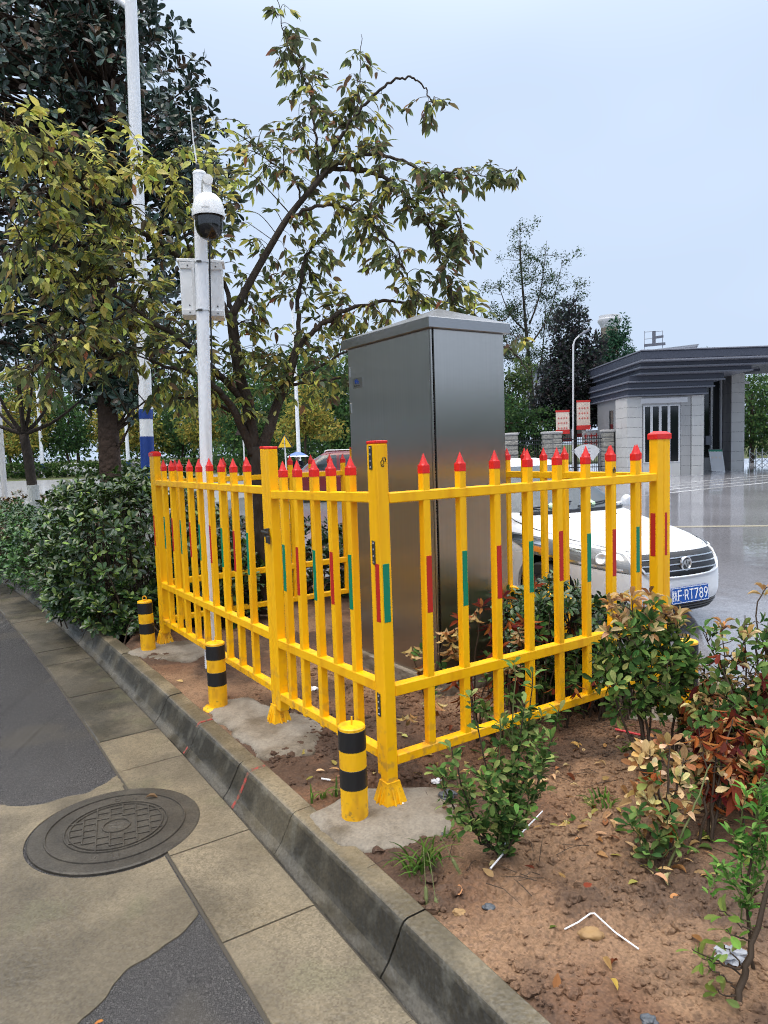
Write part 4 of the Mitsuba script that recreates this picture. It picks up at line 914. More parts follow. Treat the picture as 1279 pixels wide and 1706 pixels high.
# magnolia: whorls of large glossy leaves
def magnolia():
    r = np.random.default_rng(31); k = thing('magnolia_tree', 'tall dark evergreen tree with large glossy leaves behind the blue and white lamp post', 'tree')
    tr = smooth_path([(-3.82, 10, -.05), (-3.80, 10, 1.0), (-3.78, 10, 2.2), (-3.72, 10.1, 3.6), (-3.6, 10.2, 5.4), (-3.5, 10.2, 7.6)], 4)
    obj('trunk', tube(tr, np.linspace(.175, .07, len(tr)), 14), 'bark_dark', k, smooth=True)
    B = [(-4.6, 10, 6.9, 1.75, 1.5, 1.4), (-3.3, 10, 6.3, 1.15, 1.2, 1.55), (-2.6, 10, 5.6, .70, .7, .9), (-4.7, 10.2, 5.0, 1.5, 1.3, 1.2), (-3.6, 10.2, 4.4, 1.25, 1.1, 1.1), (-2.3, 10.1, 5.1, .48, .5, .62), (-3.8, 10.1, 3.3, 1.25, 1.0, .75), (-5.3, 10.2, 3.6, 1.0, 1.0, .8), (-3.9, 10, 2.75, .62, .6, .50), (-3.35, 9.9, 2.45, .32, .35, .36), (-6.2, 10.4, 6.2, 1.0, 1.0, 1.5), (-4.4, 10, 8.0, 1.9, 1.5, 1.1), (-5.8, 10.3, 7.4, 1.0, 1.0, 1.0)]
    lv, br = Leaves(), M()
    for b in B:
        n = int(100 * (b[3] * b[5] + b[3] * b[4] + b[4] * b[5]) ** .9)
        d = unit(r.normal(size=(n, 3))); P = np.array(b[:3]) + d * (r.uniform(.25, 1.05, n) ** .5)[:, None] * b[3:6]
        for p, q in zip(P, d):
            rosette(lv, r, 'oval', p, q * .6 + [0, 0, .5] + r.normal(0, .35, 3), r.integers(5, 9), .138, [(.030, .056, .040), (.046, .082, .060), (.085, .125, .105), (.12, .085, .055)], [.42, .34, .12, .12], (.4, 1.1))
        for p in P[::9]:
            s = tr[np.argmin(np.abs(tr[:, 2] - (p[2] - .5)))]
            br.add(*tube(smooth_path([s, (s + p) / 2 + [0, 0, -.05], p], 4), np.linspace(.035, .006, 9), 5, False))
    obj('branch', br, 'bark_dark', k, smooth=True, kind='stuff')
    lv.build(k, 'leaf_glossy', 0)
magnolia()

# young tree with a lime washed foot and its bare fork
k = thing('young_tree', 'young street tree with thin bare forks and a whitewashed foot at the left edge', 'tree')
ty = 11.6; tx = -5.66
yt = smooth_path([(tx, ty, -.05), (tx - .03, ty, 1.2), (tx - .10, ty, 2.0)], 5)
obj('trunk', tube(yt, np.linspace(.085, .07, len(yt)), 10), 'bark', k, smooth=True)
obj('lime_band', tube([yt[0], yt[3] * [1, 1, 0] + [0, 0, 1.18]], .090, 12), 'lime_wash', k)
rr = np.random.default_rng(33); lv, tw = Leaves(), M()
for e in [(-.9, .2, 1.15), (-.55, -.2, 1.6), (-.1, .1, 1.7), (.35, -.1, 1.5), (1.25, 0, .75), (.7, .2, 1.2), (-1.4, 0, .9), (.15, -.3, 1.4)]:
    s = yt[-1]; e = s + np.array(e); P = smooth_path([s, s + (e - s) * [.45, .45, .3], e], 5)
    obj('branch', tube(P, np.linspace(.04, .008, len(P)), 7), 'bark', k, smooth=True)
    for q in range(9):
        t = rr.uniform(.35, 1); a = P[int(t * (len(P) - 1))]; b = a + rr.normal(0, .28, 3) + [0, 0, .2]
        tw.add(*tube([a, (a + b) / 2 + [0, 0, .03], b], [.006, .004, .002], 4, False))
        n = rr.integers(3, 8); D = rr.normal(0, .6, (n, 3)) + [0, 0, -.2]
        lv.add('cherry', b + rr.normal(0, .08, (n, 3)), D, [0, 0, 1] + rr.normal(0, .5, (n, 3)), rr.uniform(.06, .1, n), palette(rr, n, [(.08, .11, .03), (.25, .20, .05), (.20, .10, .04)], [.5, .35, .15]))
obj('twig', tw, 'twig', k, kind='stuff'); lv.build(k, 'leaf', 0)

# ------------------------------------------------------------------ trees beyond the road
YEL = [(.32, .29, .07), (.42, .34, .08), (.19, .22, .06), (.10, .15, .05)]
GRN = [(.050, .105, .040), (.08, .145, .05), (.12, .19, .065), (.045, .08, .045)]
PUR = [(.036, .040, .044), (.055, .062, .060), (.068, .054, .062), (.045, .068, .05)]
fr = np.random.default_rng(50)
far_group = 'row of street trees across the boulevard'
i = 0
for X0 in np.arange(-45, -8, 3.6):          # the yellowing row on the far side of the boulevard
    Y0 = 80 + fr.uniform(-3, 3); h = fr.uniform(7.5, 10); w = fr.uniform(2.1, 3.0)
    far_tree('distant yellowing street tree in the row beyond the boulevard' if i % 3 else 'distant green street tree among the yellowing row beyond the boulevard', [(X0, Y0, -.2), (X0 + fr.normal(0, .2), Y0, 3), (X0, Y0, h * .7)], [(X0, Y0, h * .60, w, w, h * .30), (X0 + fr.normal(0, .8), Y0 + fr.normal(0, .8), h * .42, w * .85, w * .85, h * .16), (X0 + fr.normal(0, .8), Y0, h * .82, w * .7, w * .7, h * .16)], 2600, .42, YEL if i % 3 else GRN, [.35, .25, .25, .15] if i % 3 else [.4, .3, .1, .2], 60 + i, far_group, rt=.16, limbs=5, inner=.2); i += 1
i = 0
for X0 in np.arange(-55, 6, 7.5):           # taller green trees behind them
    Y0 = 98 + fr.uniform(-4, 4); h = fr.uniform(12, 17); w = fr.uniform(4, 5.5)
    far_tree('tall distant green tree standing behind the yellowing row', [(X0, Y0, -.2), (X0, Y0, 5), (X0, Y0, h * .75)], [(X0, Y0, h * .55, w, w, h * .36), (X0 + 1, Y0, h * .8, w * .6, w * .6, h * .2), (X0 - 1.5, Y0, h * .33, w * .9, w * .9, h * .2)], 3000, .75, GRN, [.35, .35, .1, .2], 90 + i, 'tall green trees behind the street row', rt=.25, limbs=5, inner=.25); i += 1
far_tree('yellow leaved tree beyond the warning sign and left of the cabinet', [(-4.9, 46, -.2), (-4.9, 46, 2), (-4.8, 46, 5)], [(-4.7, 46, 3.9, 1.5, 1.5, 1.1), (-3.4, 46, 3.0, 1.3, 1.2, .7), (-5.9, 46, 3.0, 1.2, 1.2, .8), (-4.4, 46, 5.3, 1.0, 1.0, .9)], 4200, .24, YEL, [.35, .35, .2, .1], 131, rt=.10, inner=.2)
for j, (X0, Y0, h, w) in enumerate([(-9.5, 52, 8.5, 2.6), (-1.2, 52, 9.5, 3.2), (-3.6, 54, 9.0, 2.8), (3.0, 54, 10, 3.2), (-7.0, 60, 11, 3.2)]):
    far_tree(['green tree left of the yellow tree, behind the cherry trunk', 'dense bluish green tree just left of the steel cabinet', 'dense green tree rising behind the yellow tree', 'green tree hidden behind the steel cabinet', 'tall green tree far behind the cherry fork'][j], [(X0, Y0, -.2), (X0, Y0, 3), (X0, Y0, h * .7)], [(X0, Y0, h * .55, w, w, h * .34), (X0 + .8, Y0 - .5, h * .34, w * .9, w, h * .24), (X0 - .9, Y0 - .4, h * .75, w * .6, w * .6, h * .2), (X0 - 1, Y0 - .5, h * .2, w * .8, w, h * .17)], 5200, .36, GRN, [.35, .3, .15, .2], 140 + j, rt=.18, inner=.25)
bush('far_hedge', 'long clipped green hedge on the far side of the boulevard', 'hedge', [(x, 74.5, .6, 1.9, .9, .85) for x in np.arange(-54, -8, 2.6)], 3600, .30, [(.05, .10, .03), (.09, .14, .04), (.03, .06, .02)], [.4, .35, .25], 150, leaf='far', bs='leaf', per=(4, 6))
far_tree('dark undergrowth below the far street trees beyond the boulevard', [(-30, 88, -.2), (-30, 88, 1), (-30, 88, 2)], [(x, 88 + (x % 5) * .5, 1.5, 2.6, 1.6, 2.0 + (x % 3) * .5) for x in np.arange(-62, 6, 3.4)], 9000, .55, GRN, [.45, .25, .05, .25], 158, None, rt=.1, limbs=0, inner=.1, name='undergrowth', cat='undergrowth')
# trees around the gatehouse
def sparse_conifer():
    r = np.random.default_rng(160); k = thing('sparse_tree', 'tall thin tree with bare wispy branches rising right of the steel cabinet', 'tree')
    X0, Y0 = 10.0, 48.0; tr = smooth_path([(X0 + .4, Y0, -.2), (X0 + .1, Y0, 5), (X0 - .25, Y0, 9.5), (X0 - .6, Y0, 14.9)], 6)
    obj('trunk', tube(tr, np.linspace(.22, .035, len(tr)), 8), 'bark', k, smooth=True)
    lv, tw = Leaves(), M()
    stems = [tr]
    for a, e in [((X0 + .2, 4.6), (X0 + 2.9, 12.0)), ((X0 + .3, 5.2), (X0 + 1.3, 12.4)), ((X0 + .1, 6.5), (X0 - 2.4, 10.2)), ((X0 - .1, 8), (X0 + 2.3, 13.6)), ((X0 - .2, 9), (X0 - 2.1, 12.4)), ((X0 - .3, 10), (X0 - .9, 15.5)), ((X0, 7), (X0 - 2.0, 8.2)), ((X0, 9.5), (X0 + 1.2, 14.8))]:
        s, e = np.array([a[0], Y0, a[1]]), np.array([e[0], Y0 + r.normal(0, .8), e[1]]); q = smooth_path([s, s + (e - s) * [.6, .6, .38], e], 6)
        obj('limb', tube(q, np.linspace(.07, .012, len(q)), 6), 'bark', k, smooth=True); stems.append(q)
    for q in stems:
        for j in range(34 if q is tr else 22):
            t = r.uniform(.38, 1); a = q[int(t * (len(q) - 1))]; b = a + np.array([r.normal(0, .55), r.normal(0, .5), r.uniform(-.35, .45)])
            tw.add(*tube([a, (a + b) / 2, b], [.02, .012, .006], 4, False))
            n = r.integers(34, 60); P = b + r.normal(0, .19, (n, 3))
            lv.add('far', P, r.normal(0, .7, (n, 3)), [0, 0, 1] + r.normal(0, .6, (n, 3)), r.uniform(.10, .2, n), palette(r, n, [(.06, .095, .05), (.09, .12, .06), (.05, .075, .05)], [.4, .3, .3]))
    obj('twig', tw, 'bark', k, kind='stuff'); lv.build(k, 'leaf', 0)
sparse_conifer()
far_tree('dense dark purplish evergreen tree left of the gatehouse roof', [(11.3, 42, -.2), (11.3, 42, 4), (11.2, 42, 8.5)], [(11.2, 42, 5.1, 1.9, 1.6, 2.5), (11.0, 42, 8.0, 1.15, 1.0, 1.9), (12.6, 42, 3.9, 1.35, 1.2, 1.3), (10.0, 42, 4.0, 1.3, 1.2, 1.3), (12.55, 42, 7.1, .7, .6, 1.0), (11.4, 42, 3.4, 2.2, 1.5, .9)], 21000, .24, PUR, [.35, .3, .15, .2], 170, rt=.16, inner=.2)
far_tree('pale green feathery tree between the steel cabinet and the dark evergreen', [(8.0, 44, -.2), (8.0, 44, 3), (8.1, 44, 5)], [(8.0, 44, 4.6, 1.2, 1.1, 1.6), (8.7, 44, 5.9, .9, .9, 1.0), (7.6, 44, 3.4, 1.2, 1.1, 1.2)], 3600, .26, [(.10, .15, .06), (.15, .19, .08), (.06, .10, .045)], [.4, .3, .3], 172, rt=.10, inner=.2)
far_tree('dark low evergreen bush tree beside the right edge of the cabinet', [(7.1, 41, -.2), (7.1, 41, 2), (7.1, 41, 3)], [(7.2, 41, 2.6, 1.5, 1.2, 1.9), (8.6, 41, 2.2, 1.4, 1.2, 1.4), (9.4, 41, 2.6, 1.2, 1.2, 1.1)], 6500, .22, GRN, [.5, .2, .05, .25], 174, rt=.10, inner=.2)
far_tree('small dense green conifer in front of the chimney', [(18.2, 56, -.2), (18.2, 56, 5), (18.2, 56, 9.5)], [(18.1, 56, 8.3, 1.7, 1.5, 1.7), (18.5, 56, 10.2, .9, .8, 1.2), (17.2, 56, 7.4, 1.4, 1.2, 1.3)], 6000, .26, [(.04, .10, .06), (.06, .13, .08), (.03, .07, .045)], [.4, .3, .3], 176, rt=.15, inner=.2)
for j, (X0, Y0, h, w) in enumerate([(25.8, 50, 6.6, 1.8), (28.6, 52, 8.2, 2.4), (31.8, 54, 7.5, 2.6), (27.0, 60, 9.5, 3.0)]):
    far_tree(['light green tree right of the gatehouse corner pillar', 'green tree behind the folding gate', 'green tree at the right edge of the picture', 'taller green tree behind the trees at the folding gate'][j], [(X0, Y0, -.2), (X0, Y0, 3), (X0, Y0, h * .7)], [(X0, Y0, h * .55, w, w, h * .38), (X0 + .6, Y0, h * .3, w * .9, w, h * .26)], 5200, .27, GRN, [.25, .35, .25, .15], 180 + j, rt=.15, inner=.2)
# trees across the side road and the forecourt, mirrored in the steel cabinet
for j, (X0, Y0, h, w) in enumerate([(-23, 13, 10, 4.5), (-27, 19, 11, 5), (-21, 6, 10, 4.5), (36, 4.5, 4.8, 3.6), (37, -2, 5.0, 3.8), (36, -8, 4.6, 3.6), (33, -13, 4.9, 3.8), (29, -18, 4.6, 3.6), (24, -22, 4.7, 3.8)]):
    far_tree(['tall tree across the side road, left of the view', 'tallest tree across the side road, far left of the view', 'tall tree across the side road, level with the viewer', 'tree across the forecourt, right of the view', 'tree across the forecourt, level with the viewer', 'first tree across the forecourt behind the viewer', 'second tree across the forecourt behind the viewer', 'third tree across the forecourt behind the viewer', 'last tree across the forecourt behind the viewer'][j], [(X0, Y0, -.2), (X0, Y0, 2), (X0, Y0, h * .7)], [(X0, Y0, h * .58, w, w, h * .40), (X0 + 1, Y0, h * .26, w * 1.1, w * 1.1, h * .26)], 5200, .55, GRN, [.35, .3, .15, .2], 190 + j, None, rt=.2, inner=.2)

# ------------------------------------------------------------------ camera pole, box, lamp posts
bsdf('grey_enamel', base_color=(.62, .62, .62), roughness=.4, specular=.5)
bsdf('off_white', base_color=lambda p, n, uv: mix((.78, .79, .80), (.62, .62, .62), smoothstep(.5, .8, fbm(p.x * 20, p.y * 20, p.z * 6, 3)) * .5), roughness=.32, specular=.5)
PB, PT = np.array([-1.312, 5.15, -.02]), np.array([-1.198, 5.13, 3.50])
pol = thing('camera_pole', 'slim white steel pole rising inside the fence behind the second bollard', 'pole')
obj('shaft', tube([PB, PT], .044, 28), 'white_paint', pol, smooth=40)
obj('pole_cap', lathe([(.046, 0), (.046, .012), (.040, .022), (.0001, .024)], PT - [0, 0, .012], 28), 'white_paint', pol, smooth=40)
ant = thing('antenna_rod', 'thin white whip antenna standing on top of the camera pole', 'antenna')
obj('rod', tube([PT + [-.01, 0, .01], PT + [-.03, 0, .22], PT + [-.038, 0, .45]], [.006, .0045, .0028], 8), 'off_white', ant)
obj('foot', lathe([(.014, 0), (.014, .05), (.008, .06), (.008, .07), (.0001, .07)], PT + [-.01, 0, .005], 12), 'black_plastic', ant)
pvc = thing('conduit_pipe', 'short white plastic pipe with a domed cap beside the camera pole', 'pipe')
obj('pipe', tube([(-1.262, 5.07, -.03), (-1.284, 5.07, .40)], .022, 20), 'off_white', pvc, smooth=40)
obj('pipe_cap', lathe([(.027, 0), (.027, .04), (.022, .055), (.010, .062), (.0001, .063)], (-1.284, 5.07, .395), 20), 'off_white', pvc, smooth=40)
# dome camera on a gooseneck
cam = thing('dome_camera', 'white dome surveillance camera with a black glass dome hanging from the pole', 'camera')
cc = np.array([-1.105, 4.93, 3.140])                      # centre of the lower rim
hk = obj('housing', lathe([(.094, .006), (.108, -.004), (.109, .006), (.107, .03), (.100, .075), (.086, .112), (.062, .138), (.042, .148), (.038, .150), (.0001, .151)], cc, 40), 'off_white', cam, smooth=35)
obj('name_mark', box((-.032, -.105, .030), (.022, -.1035, .038), .0005, (cc + [.012, -.004, 0], X, Y, Z)), 'grey_enamel', hk)
obj('dome', lathe([(.0001, -.150), (.03, -.146), (.058, -.132), (.080, -.104), (.091, -.066), (.092, -.03), (.090, .006), (.0001, .008)], cc, 40), 'black_gloss', cam, smooth=40)
obj('neck', tube([cc + [0, 0, .148], cc + [0, 0, .215]], [.030, .028], 20), 'off_white', cam, smooth=40)
obj('arm', tube(smooth_path([PT + [.02, -.04, -.265], PT + [.055, -.10, -.20], cc + [-.012, .02, .222], cc + [.004, -.005, .232]], 5), .030, 18), 'grey_enamel', cam, smooth=40)
obj('end_cap', lathe([(.034, -.02), (.036, .0), (.034, .016), (.0001, .018)], cc + [.010, -.02, .232], 24, (.35, -.9, .15)), 'grey_enamel', cam, smooth=40)
obj('wall_plate', box((-.05, -.012, -.09), (.05, .012, .09), .006, (PT + [.015, -.048, -.265], X, Y, Z)), 'grey_enamel', cam)
# equipment box strapped behind the pole
eb = thing('equipment_box', 'white steel box strapped behind the camera pole', 'box')
bc = np.array([-1.250, 5.24, 2.745]); bx_, by_ = np.array([.985, .17, -.035]), np.array([-.17, .985, 0]); bf = (bc, bx_ / np.linalg.norm(bx_), by_, Z)
obj('case', box((-.148, 0, -.195), (.148, .16, .185), .004, bf), 'off_white', eb)
obj('lid', box((-.165, -.012, .185), (.165, .18, .205), .003, bf), 'off_white', eb)
for z0, z1 in ((.135, .178), (-.19, -.152)): obj('mounting_rail', box((-.147, -.014, z0), (.147, -.002, z1), .002, bf), 'grey_enamel', eb)
for x0 in (-.064,): obj('channel', box((x0, -.022, -.19), (x0 + .018, -.002, .178), .002, bf), 'grey_enamel', eb)
for zc in (.155, -.172):
    q = np.linspace(0, 2 * np.pi, 25); c = PB + (PT - PB) * ((2.745 + zc) / 3.5)
    obj('strap', tube(np.stack([c[0] + .0462 * np.cos(q), c[1] + .0462 * np.sin(q), c[2] + 0 * q], 1), .004, 6, False), 'bright_steel', eb)
    obj('buckle', box((-.022, -.056, -.007), (.012, -.044, .007), .002, (c, X, Y, Z)), 'dark_steel', eb)
for sx in (-.09, .105):
    for z in (.155, -.172, -.12): obj('screw', lathe([(.006, 0), (.006, .003), (.0001, .004)], frame_pts(bf, [(sx, -.014 if abs(z) > .13 else -.001, z)])[0], 8, -by_), 'dark_steel', eb)
cab_ = thing('cable', 'black cable running down behind the camera pole', 'cable')
obj('cable', tube(smooth_path([cc + [.06, .1, .0], PT + [.05, .03, -.42], PB + (PT - PB) * .80 + [.052, .02, 0], PB + (PT - PB) * .62 + [.05, .03, 0]], 5), .006, 6), 'black_plastic', cab_)

lp = thing('lamp_post', 'tall white lamp post with blue bands at its foot in front of the dark evergreen', 'lamp post')
LB, LT = np.array([-2.755, 8.3, -.1]), np.array([-2.56, 8.3, 7.7])
def on(z): return LB + (LT - LB) * ((z + .1) / 7.8)
obj('shaft', tube([on(z) for z in (-.1, 3, 6, 7.7)], [.077, .072, .066, .062], 24), 'white_paint', lp, smooth=40)
for a, b in ((2.0, 2.11), (1.02, 1.80)): obj('blue_band', tube([on(a), on(b)], .0778, 24), 'blue_paint', lp, smooth=40)
obj('lamp_arm', tube(smooth_path([on(6.45), on(6.55) + [-.22, 0, .07], on(6.6) + [-.8, 0, .3], on(6.6) + [-1.6, 0, .5]], 4), .035, 10), 'white_paint', lp, smooth=40)
sh = on(6.6) + [-1.95, 0, .56]
obj('lamp_head', prism(sg.Polygon([(-.45, 0), (-.35, .09), (.3, .09), (.45, .03), (.45, -.03), (.3, -.09), (-.35, -.09)]), -.06, .05, (sh, X, Y, Z)), 'grey_enamel', lp)
def street_lamp(label, x, y, h, arm, r=.10, band=True, base=-.16):
    k = thing('street_lamp', label, 'lamp post', 'far street lamps along the boulevard')
    obj('shaft', tube([(x, y, base), (x, y, h)], [r, r * .6], 12), 'white_paint', k, smooth=40)
    if band: obj('blue_band', tube([(x, y, .6), (x, y, 1.35)], r * 1.02, 12), 'blue_paint', k)
    if arm:
        P = smooth_path([(x, y, h - .9), (x + arm * .12, y, h + .1), (x + arm * .45, y, h + .75), (x + arm, y, h + 1.15)], 5)
        obj('lamp_arm', tube(P, r * .35, 7), 'grey_enamel', k, smooth=True)
        e = P[-1]; obj('lamp_head', box((-.45, -.14, -.07), (.45, .14, .05), .05, (e, X, Y, Z)), 'grey_enamel', k)
street_lamp('pale street lamp with a curved arm seen against the sky behind the cherry tree', -5.1, 44, 11.4, -1.8, .13, False)
street_lamp('far white lamp post right of the evergreen trunk', -26.9, 76, 9.0, 1.8, .22)
street_lamp('far white lamp post between the young tree and the evergreen trunk', -36.0, 76, 9.0, 1.8, .22)
gp_ = thing('steel_post', 'grey steel post cut by the left edge of the picture', 'post')
obj('shaft', tube([(-7.42, 14, -.1), (-7.40, 14, 4.5)], .055, 14), 'grey_enamel', gp_, smooth=40)
# triangular warning sign
bsdf('sign_yellow', base_color=(.80, .50, .02), roughness=.45, specular=.4)
bsdf('sign_black', base_color=(.02, .02, .02), roughness=.5)
ws = thing('warning_sign', 'yellow triangular side road warning sign on a thin post', 'sign')
wf = (np.array([-5.13, 38, 2.13]), X, Z, -Y)
tri = sg.Polygon([(-.40, -.27), (.40, -.27), (0, .43)]).buffer(.03)
obj('panel', prism(tri, -.02, 0, wf), 'grey_enamel', ws); obj('border', prism(tri.difference(tri.buffer(-.055)), .0, .004, wf), 'sign_black', ws)
obj('face', prism(tri.buffer(-.055), .0, .003, wf), 'sign_yellow', ws)
obj('symbol', prism(so.unary_union([sg.box(-.02, -.17, .03, .13), sg.box(-.14, -.05, -.02, -.005)]), .003, .006, wf), 'sign_black', ws)
obj('post', tube([(-5.11, 38.03, -.2), (-5.13, 38.03, 2.4)], .04, 8), 'grey_enamel', ws)
w2 = thing('warning_sign', 'back of a small triangular sign on a thin post left of the cherry trunk', 'sign')
wf2 = (np.array([-7.6, 39.5, 2.95]), X, Z, -Y); obj('panel', prism(tri, -.02, 0, wf2), 'bark', w2); obj('post', tube([(-7.6, 39.53, -.2), (-7.6, 39.53, 3.2)], .04, 8), 'grey_enamel', w2)

# ------------------------------------------------------------------ gatehouse
bsdf('grey_tile', base_color=lambda p, n, uv: mix((.62, .61, .59), (.50, .49, .48), fbm(p.x * 1.3, p.z * 1.3 + p.y, 0, 3)), roughness=.30, specular=.5)
bsdf('grey_tile_dark', base_color=lambda p, n, uv: mix((.42, .415, .41), (.33, .325, .33), fbm(p.x * 1.3, p.z * 1.3 + p.y, 0, 3)), roughness=.30, specular=.5)  # darker copy of grey_tile, paints shade into the side walls
bsdf('tile_joint', base_color=(.20, .20, .21), roughness=.9)
bsdf('slate_metal', base_color=(.050, .057, .083), roughness=.42, specular=.5)
bsdf('slate_light', base_color=(.17, .18, .22), roughness=.35, specular=.5)
bsdf('dark_glass', base_color=(.012, .014, .016), roughness=.06, specular=.6)
bsdf('white_frame', base_color=(.62, .62, .64), roughness=.4)
gh = thing('gatehouse', 'grey tiled gatehouse with a dark stepped roof across the wet forecourt', 'gatehouse')
G0 = -.17
def gobj(name, lo, hi, m, b=0.0, parent=gh): return obj(name, box(lo, hi, b), m, parent)
wall = gobj('wall', (11.92, 34.78, G0), (15.53, 39.6, 3.9), 'tile_joint')
def tiles(x0, x1, yf, z0, z1, nx, m, d=.04):
    rows = max(1, round((z1 - z0) / .48)); h = (z1 - z0) / rows; w = (x1 - x0) / nx
    for r_ in range(rows):
        for c_ in range(nx): gobj('tile', (x0 + c_ * w + .008, yf, z0 + r_ * h + .008), (x0 + (c_ + 1) * w - .008, yf + d, z0 + (r_ + 1) * h - .008), m, 0, wall)
def side_tiles(x, y0, y1, z0, z1, ny, m, d=.04):
    rows = max(1, round((z1 - z0) / .48)); h = (z1 - z0) / rows; w = (y1 - y0) / ny
    for r_ in range(rows):
        for c_ in range(ny): gobj('tile', (x, y0 + c_ * w + .01, z0 + r_ * h + .008), (x + d, y0 + (c_ + 1) * w - .01, z0 + (r_ + 1) * h - .008), m, 0, wall)
tiles(11.87, 12.62, 34.72, G0, 3.70, 1, 'grey_tile'); tiles(14.47, 14.97, 34.745, G0, 3.70, 1, 'grey_tile_dark'); tiles(14.98, 15.58, 34.70, G0, 3.70, 1, 'grey_tile')
tiles(12.63, 14.46, 34.735, G0, .52, 3, 'grey_tile'); tiles(12.63, 14.46, 34.745, 3.24, 3.70, 3, 'grey_tile_dark')
side_tiles(11.87, 34.74, 36.4, G0, 3.70, 2, 'grey_tile'); side_tiles(11.93, 36.42, 39.6, G0, 3.70, 4, 'grey_tile_dark')  # rear part of the side wall: its shadow put in by the darker tile
gobj('window_surround', (12.52, 34.66, 3.37), (14.78, 34.74, 3.62), 'white_frame', .01)
win = gobj('window', (12.70, 34.76, .56), (14.40, 34.775, 3.22), 'dark_glass')
for x0 in (12.66, 13.00, 13.42, 13.84, 14.36): gobj('frame_bar', (x0, 34.70, .54), (x0 + (.08 if x0 in (12.66, 14.36) else .12), 34.76, 3.24), 'white_frame', .006, win)
for z0 in (.50, 3.22): gobj('frame_bar', (12.66, 34.70, z0), (14.44, 34.757, z0 + .05), 'white_frame', .006, win)
sw = gobj('window', (11.90, 36.9, 2.1), (11.925, 37.5, 3.2), 'dark_glass')
back = gobj('wall', (15.53, 39.6, G0), (19.40, 40.3, 5.0), 'tile_joint')
gobj('sill_wall', (15.6, 39.52, G0), (18.75, 39.6, .55), 'grey_tile_dark', 0, back)
w3 = gobj('window', (15.6, 39.56, .56), (18.70, 39.60, 4.9), 'dark_glass')
for x0 in (17.62, 18.08, 18.60): gobj('frame_bar', (x0, 39.42, .5), (x0 + .10, 39.57, 4.9), 'white_frame', .006, w3)
gobj('open_sash', (17.75, 39.25, 1.25), (18.06, 39.55, 1.75), 'slate_light', .01, w3)
pil = gobj('pillar', (18.79, 38.54, G0), (19.43, 39.6, 5.02), 'tile_joint')
for r_ in range(10):
    z0, z1 = G0 + r_ * .519 + .008, G0 + (r_ + 1) * .519 - .008
    gobj('tile', (18.76, 38.50, z0), (19.46, 38.54, z1), 'grey_tile', 0, pil)
    for c_ in range(2): gobj('tile', (18.75, 38.55 + c_ * .52, z0), (18.79, 38.55 + (c_ + 1) * .52 - .012, z1), 'grey_tile_dark', 0, pil)
gobj('corner_lamp', (19.46, 38.6, 4.45), (19.75, 38.8, 4.58), 'white_frame', .01, pil)
roof = gobj('roof', (11.80, 32.55, 5.22), (25.0, 40.8, 5.60), 'slate_metal', .03)
gobj('roof_lip', (11.76, 32.50, 5.60), (25.04, 40.84, 5.66), 'slate_light', .01, roof); gobj('roof_lip', (11.78, 32.53, 5.14), (25.02, 40.8, 5.22), 'slate_light', .01, roof)
for i, (x1, yf, z0, z1) in enumerate([(17.75, 33.05, 4.90, 5.14), (17.25, 33.5, 4.66, 4.90), (16.25, 34.1, 4.34, 4.66), (15.85, 34.3, 4.04, 4.34), (15.62, 34.5, 3.72, 4.04)]):
    xl = [11.95, 12.1, 11.75, 11.8, 11.85][i]
    gobj('cornice', (xl, yf, z0 + .07), (x1, 40.6, z1), 'slate_metal', .01, roof)
    gobj('cornice_lip', (xl - .05, yf - .06, z0), (x1 + .05, 40.58, z0 + .07), 'slate_light', .008, roof)
gobj('beam', (16.3, 37.8, 5.02), (19.9, 40.6, 5.14), 'slate_metal', .01, roof)
# building behind with rooftop lettering
bsdf('hazy_grey', base_color=(.30, .32, .37), roughness=.6); bsdf('letter_grey', base_color=(.13, .14, .18), roughness=.6)
hb = thing('hall', 'grey hall with a rising roof edge behind the gatehouse', 'building')
P = [(13, 4.0), (26.3, 4.0), (26.0, 8.85), (26.3, 9.35), (13, 8.15)]
obj('wall', prism(P[:2] + [(26.0, 8.85), (13, 7.7)], 0, 6, (np.array([0, 66, 0]), X, Z, -Y)), 'hazy_grey', hb)
obj('roof', prism([(12.7, 7.7), (26.0, 8.85), (26.35, 9.40), (12.7, 8.22)], -.4, 6.4, (np.array([0, 66, 0]), X, Z, -Y)), 'hazy_grey', hb)
obj('fascia', prism([(12.7, 7.95), (26.15, 9.1), (26.2, 9.2), (12.7, 8.05)], 6.4, 6.5, (np.array([0, 66, 0]), X, Z, -Y)), 'slate_light', hb)
def roof_letter(label, c, y, strokes, frame, s=1.0):
    k = thing('roof_sign', label, 'sign', None)
    fr_ = (np.array([c[0], y, c[1]]), X, Z, -Y)
    for (x0, y0, x1, y1, w) in strokes:
        d = np.array([x1 - x0, y1 - y0]); n = np.array([-d[1], d[0]]) / np.linalg.norm(d) * w / 2
        obj('stroke', prism([(x0 + n[0], y0 + n[1]), (x1 + n[0], y1 + n[1]), (x1 - n[0], y1 - n[1]), (x0 - n[0], y0 - n[1])], 0, .12, fr_), 'letter_grey', k)
    for (x0, y0, x1, y1) in frame: obj('frame_bar', tube(frame_pts(fr_, [(x0, y0, -.1), (x1, y1, -.1)]), .03, 5), 'hazy_grey', k)
roof_letter('rooftop character made of three strokes in a steel frame above the gatehouse', (22.8, 9.45), 60, [(-.05, 0, -.05, 1.15, .26), (.05, .62, .72, .70, .20), (-.85, .0, .88, .10, .22)], [(-.78, -.6, -.78, 1.2), (.72, -.6, .72, 1.2), (-.78, 1.12, .72, 1.16), (-.78, .55, -.05, .58), (-.78, .05, .72, .1)])
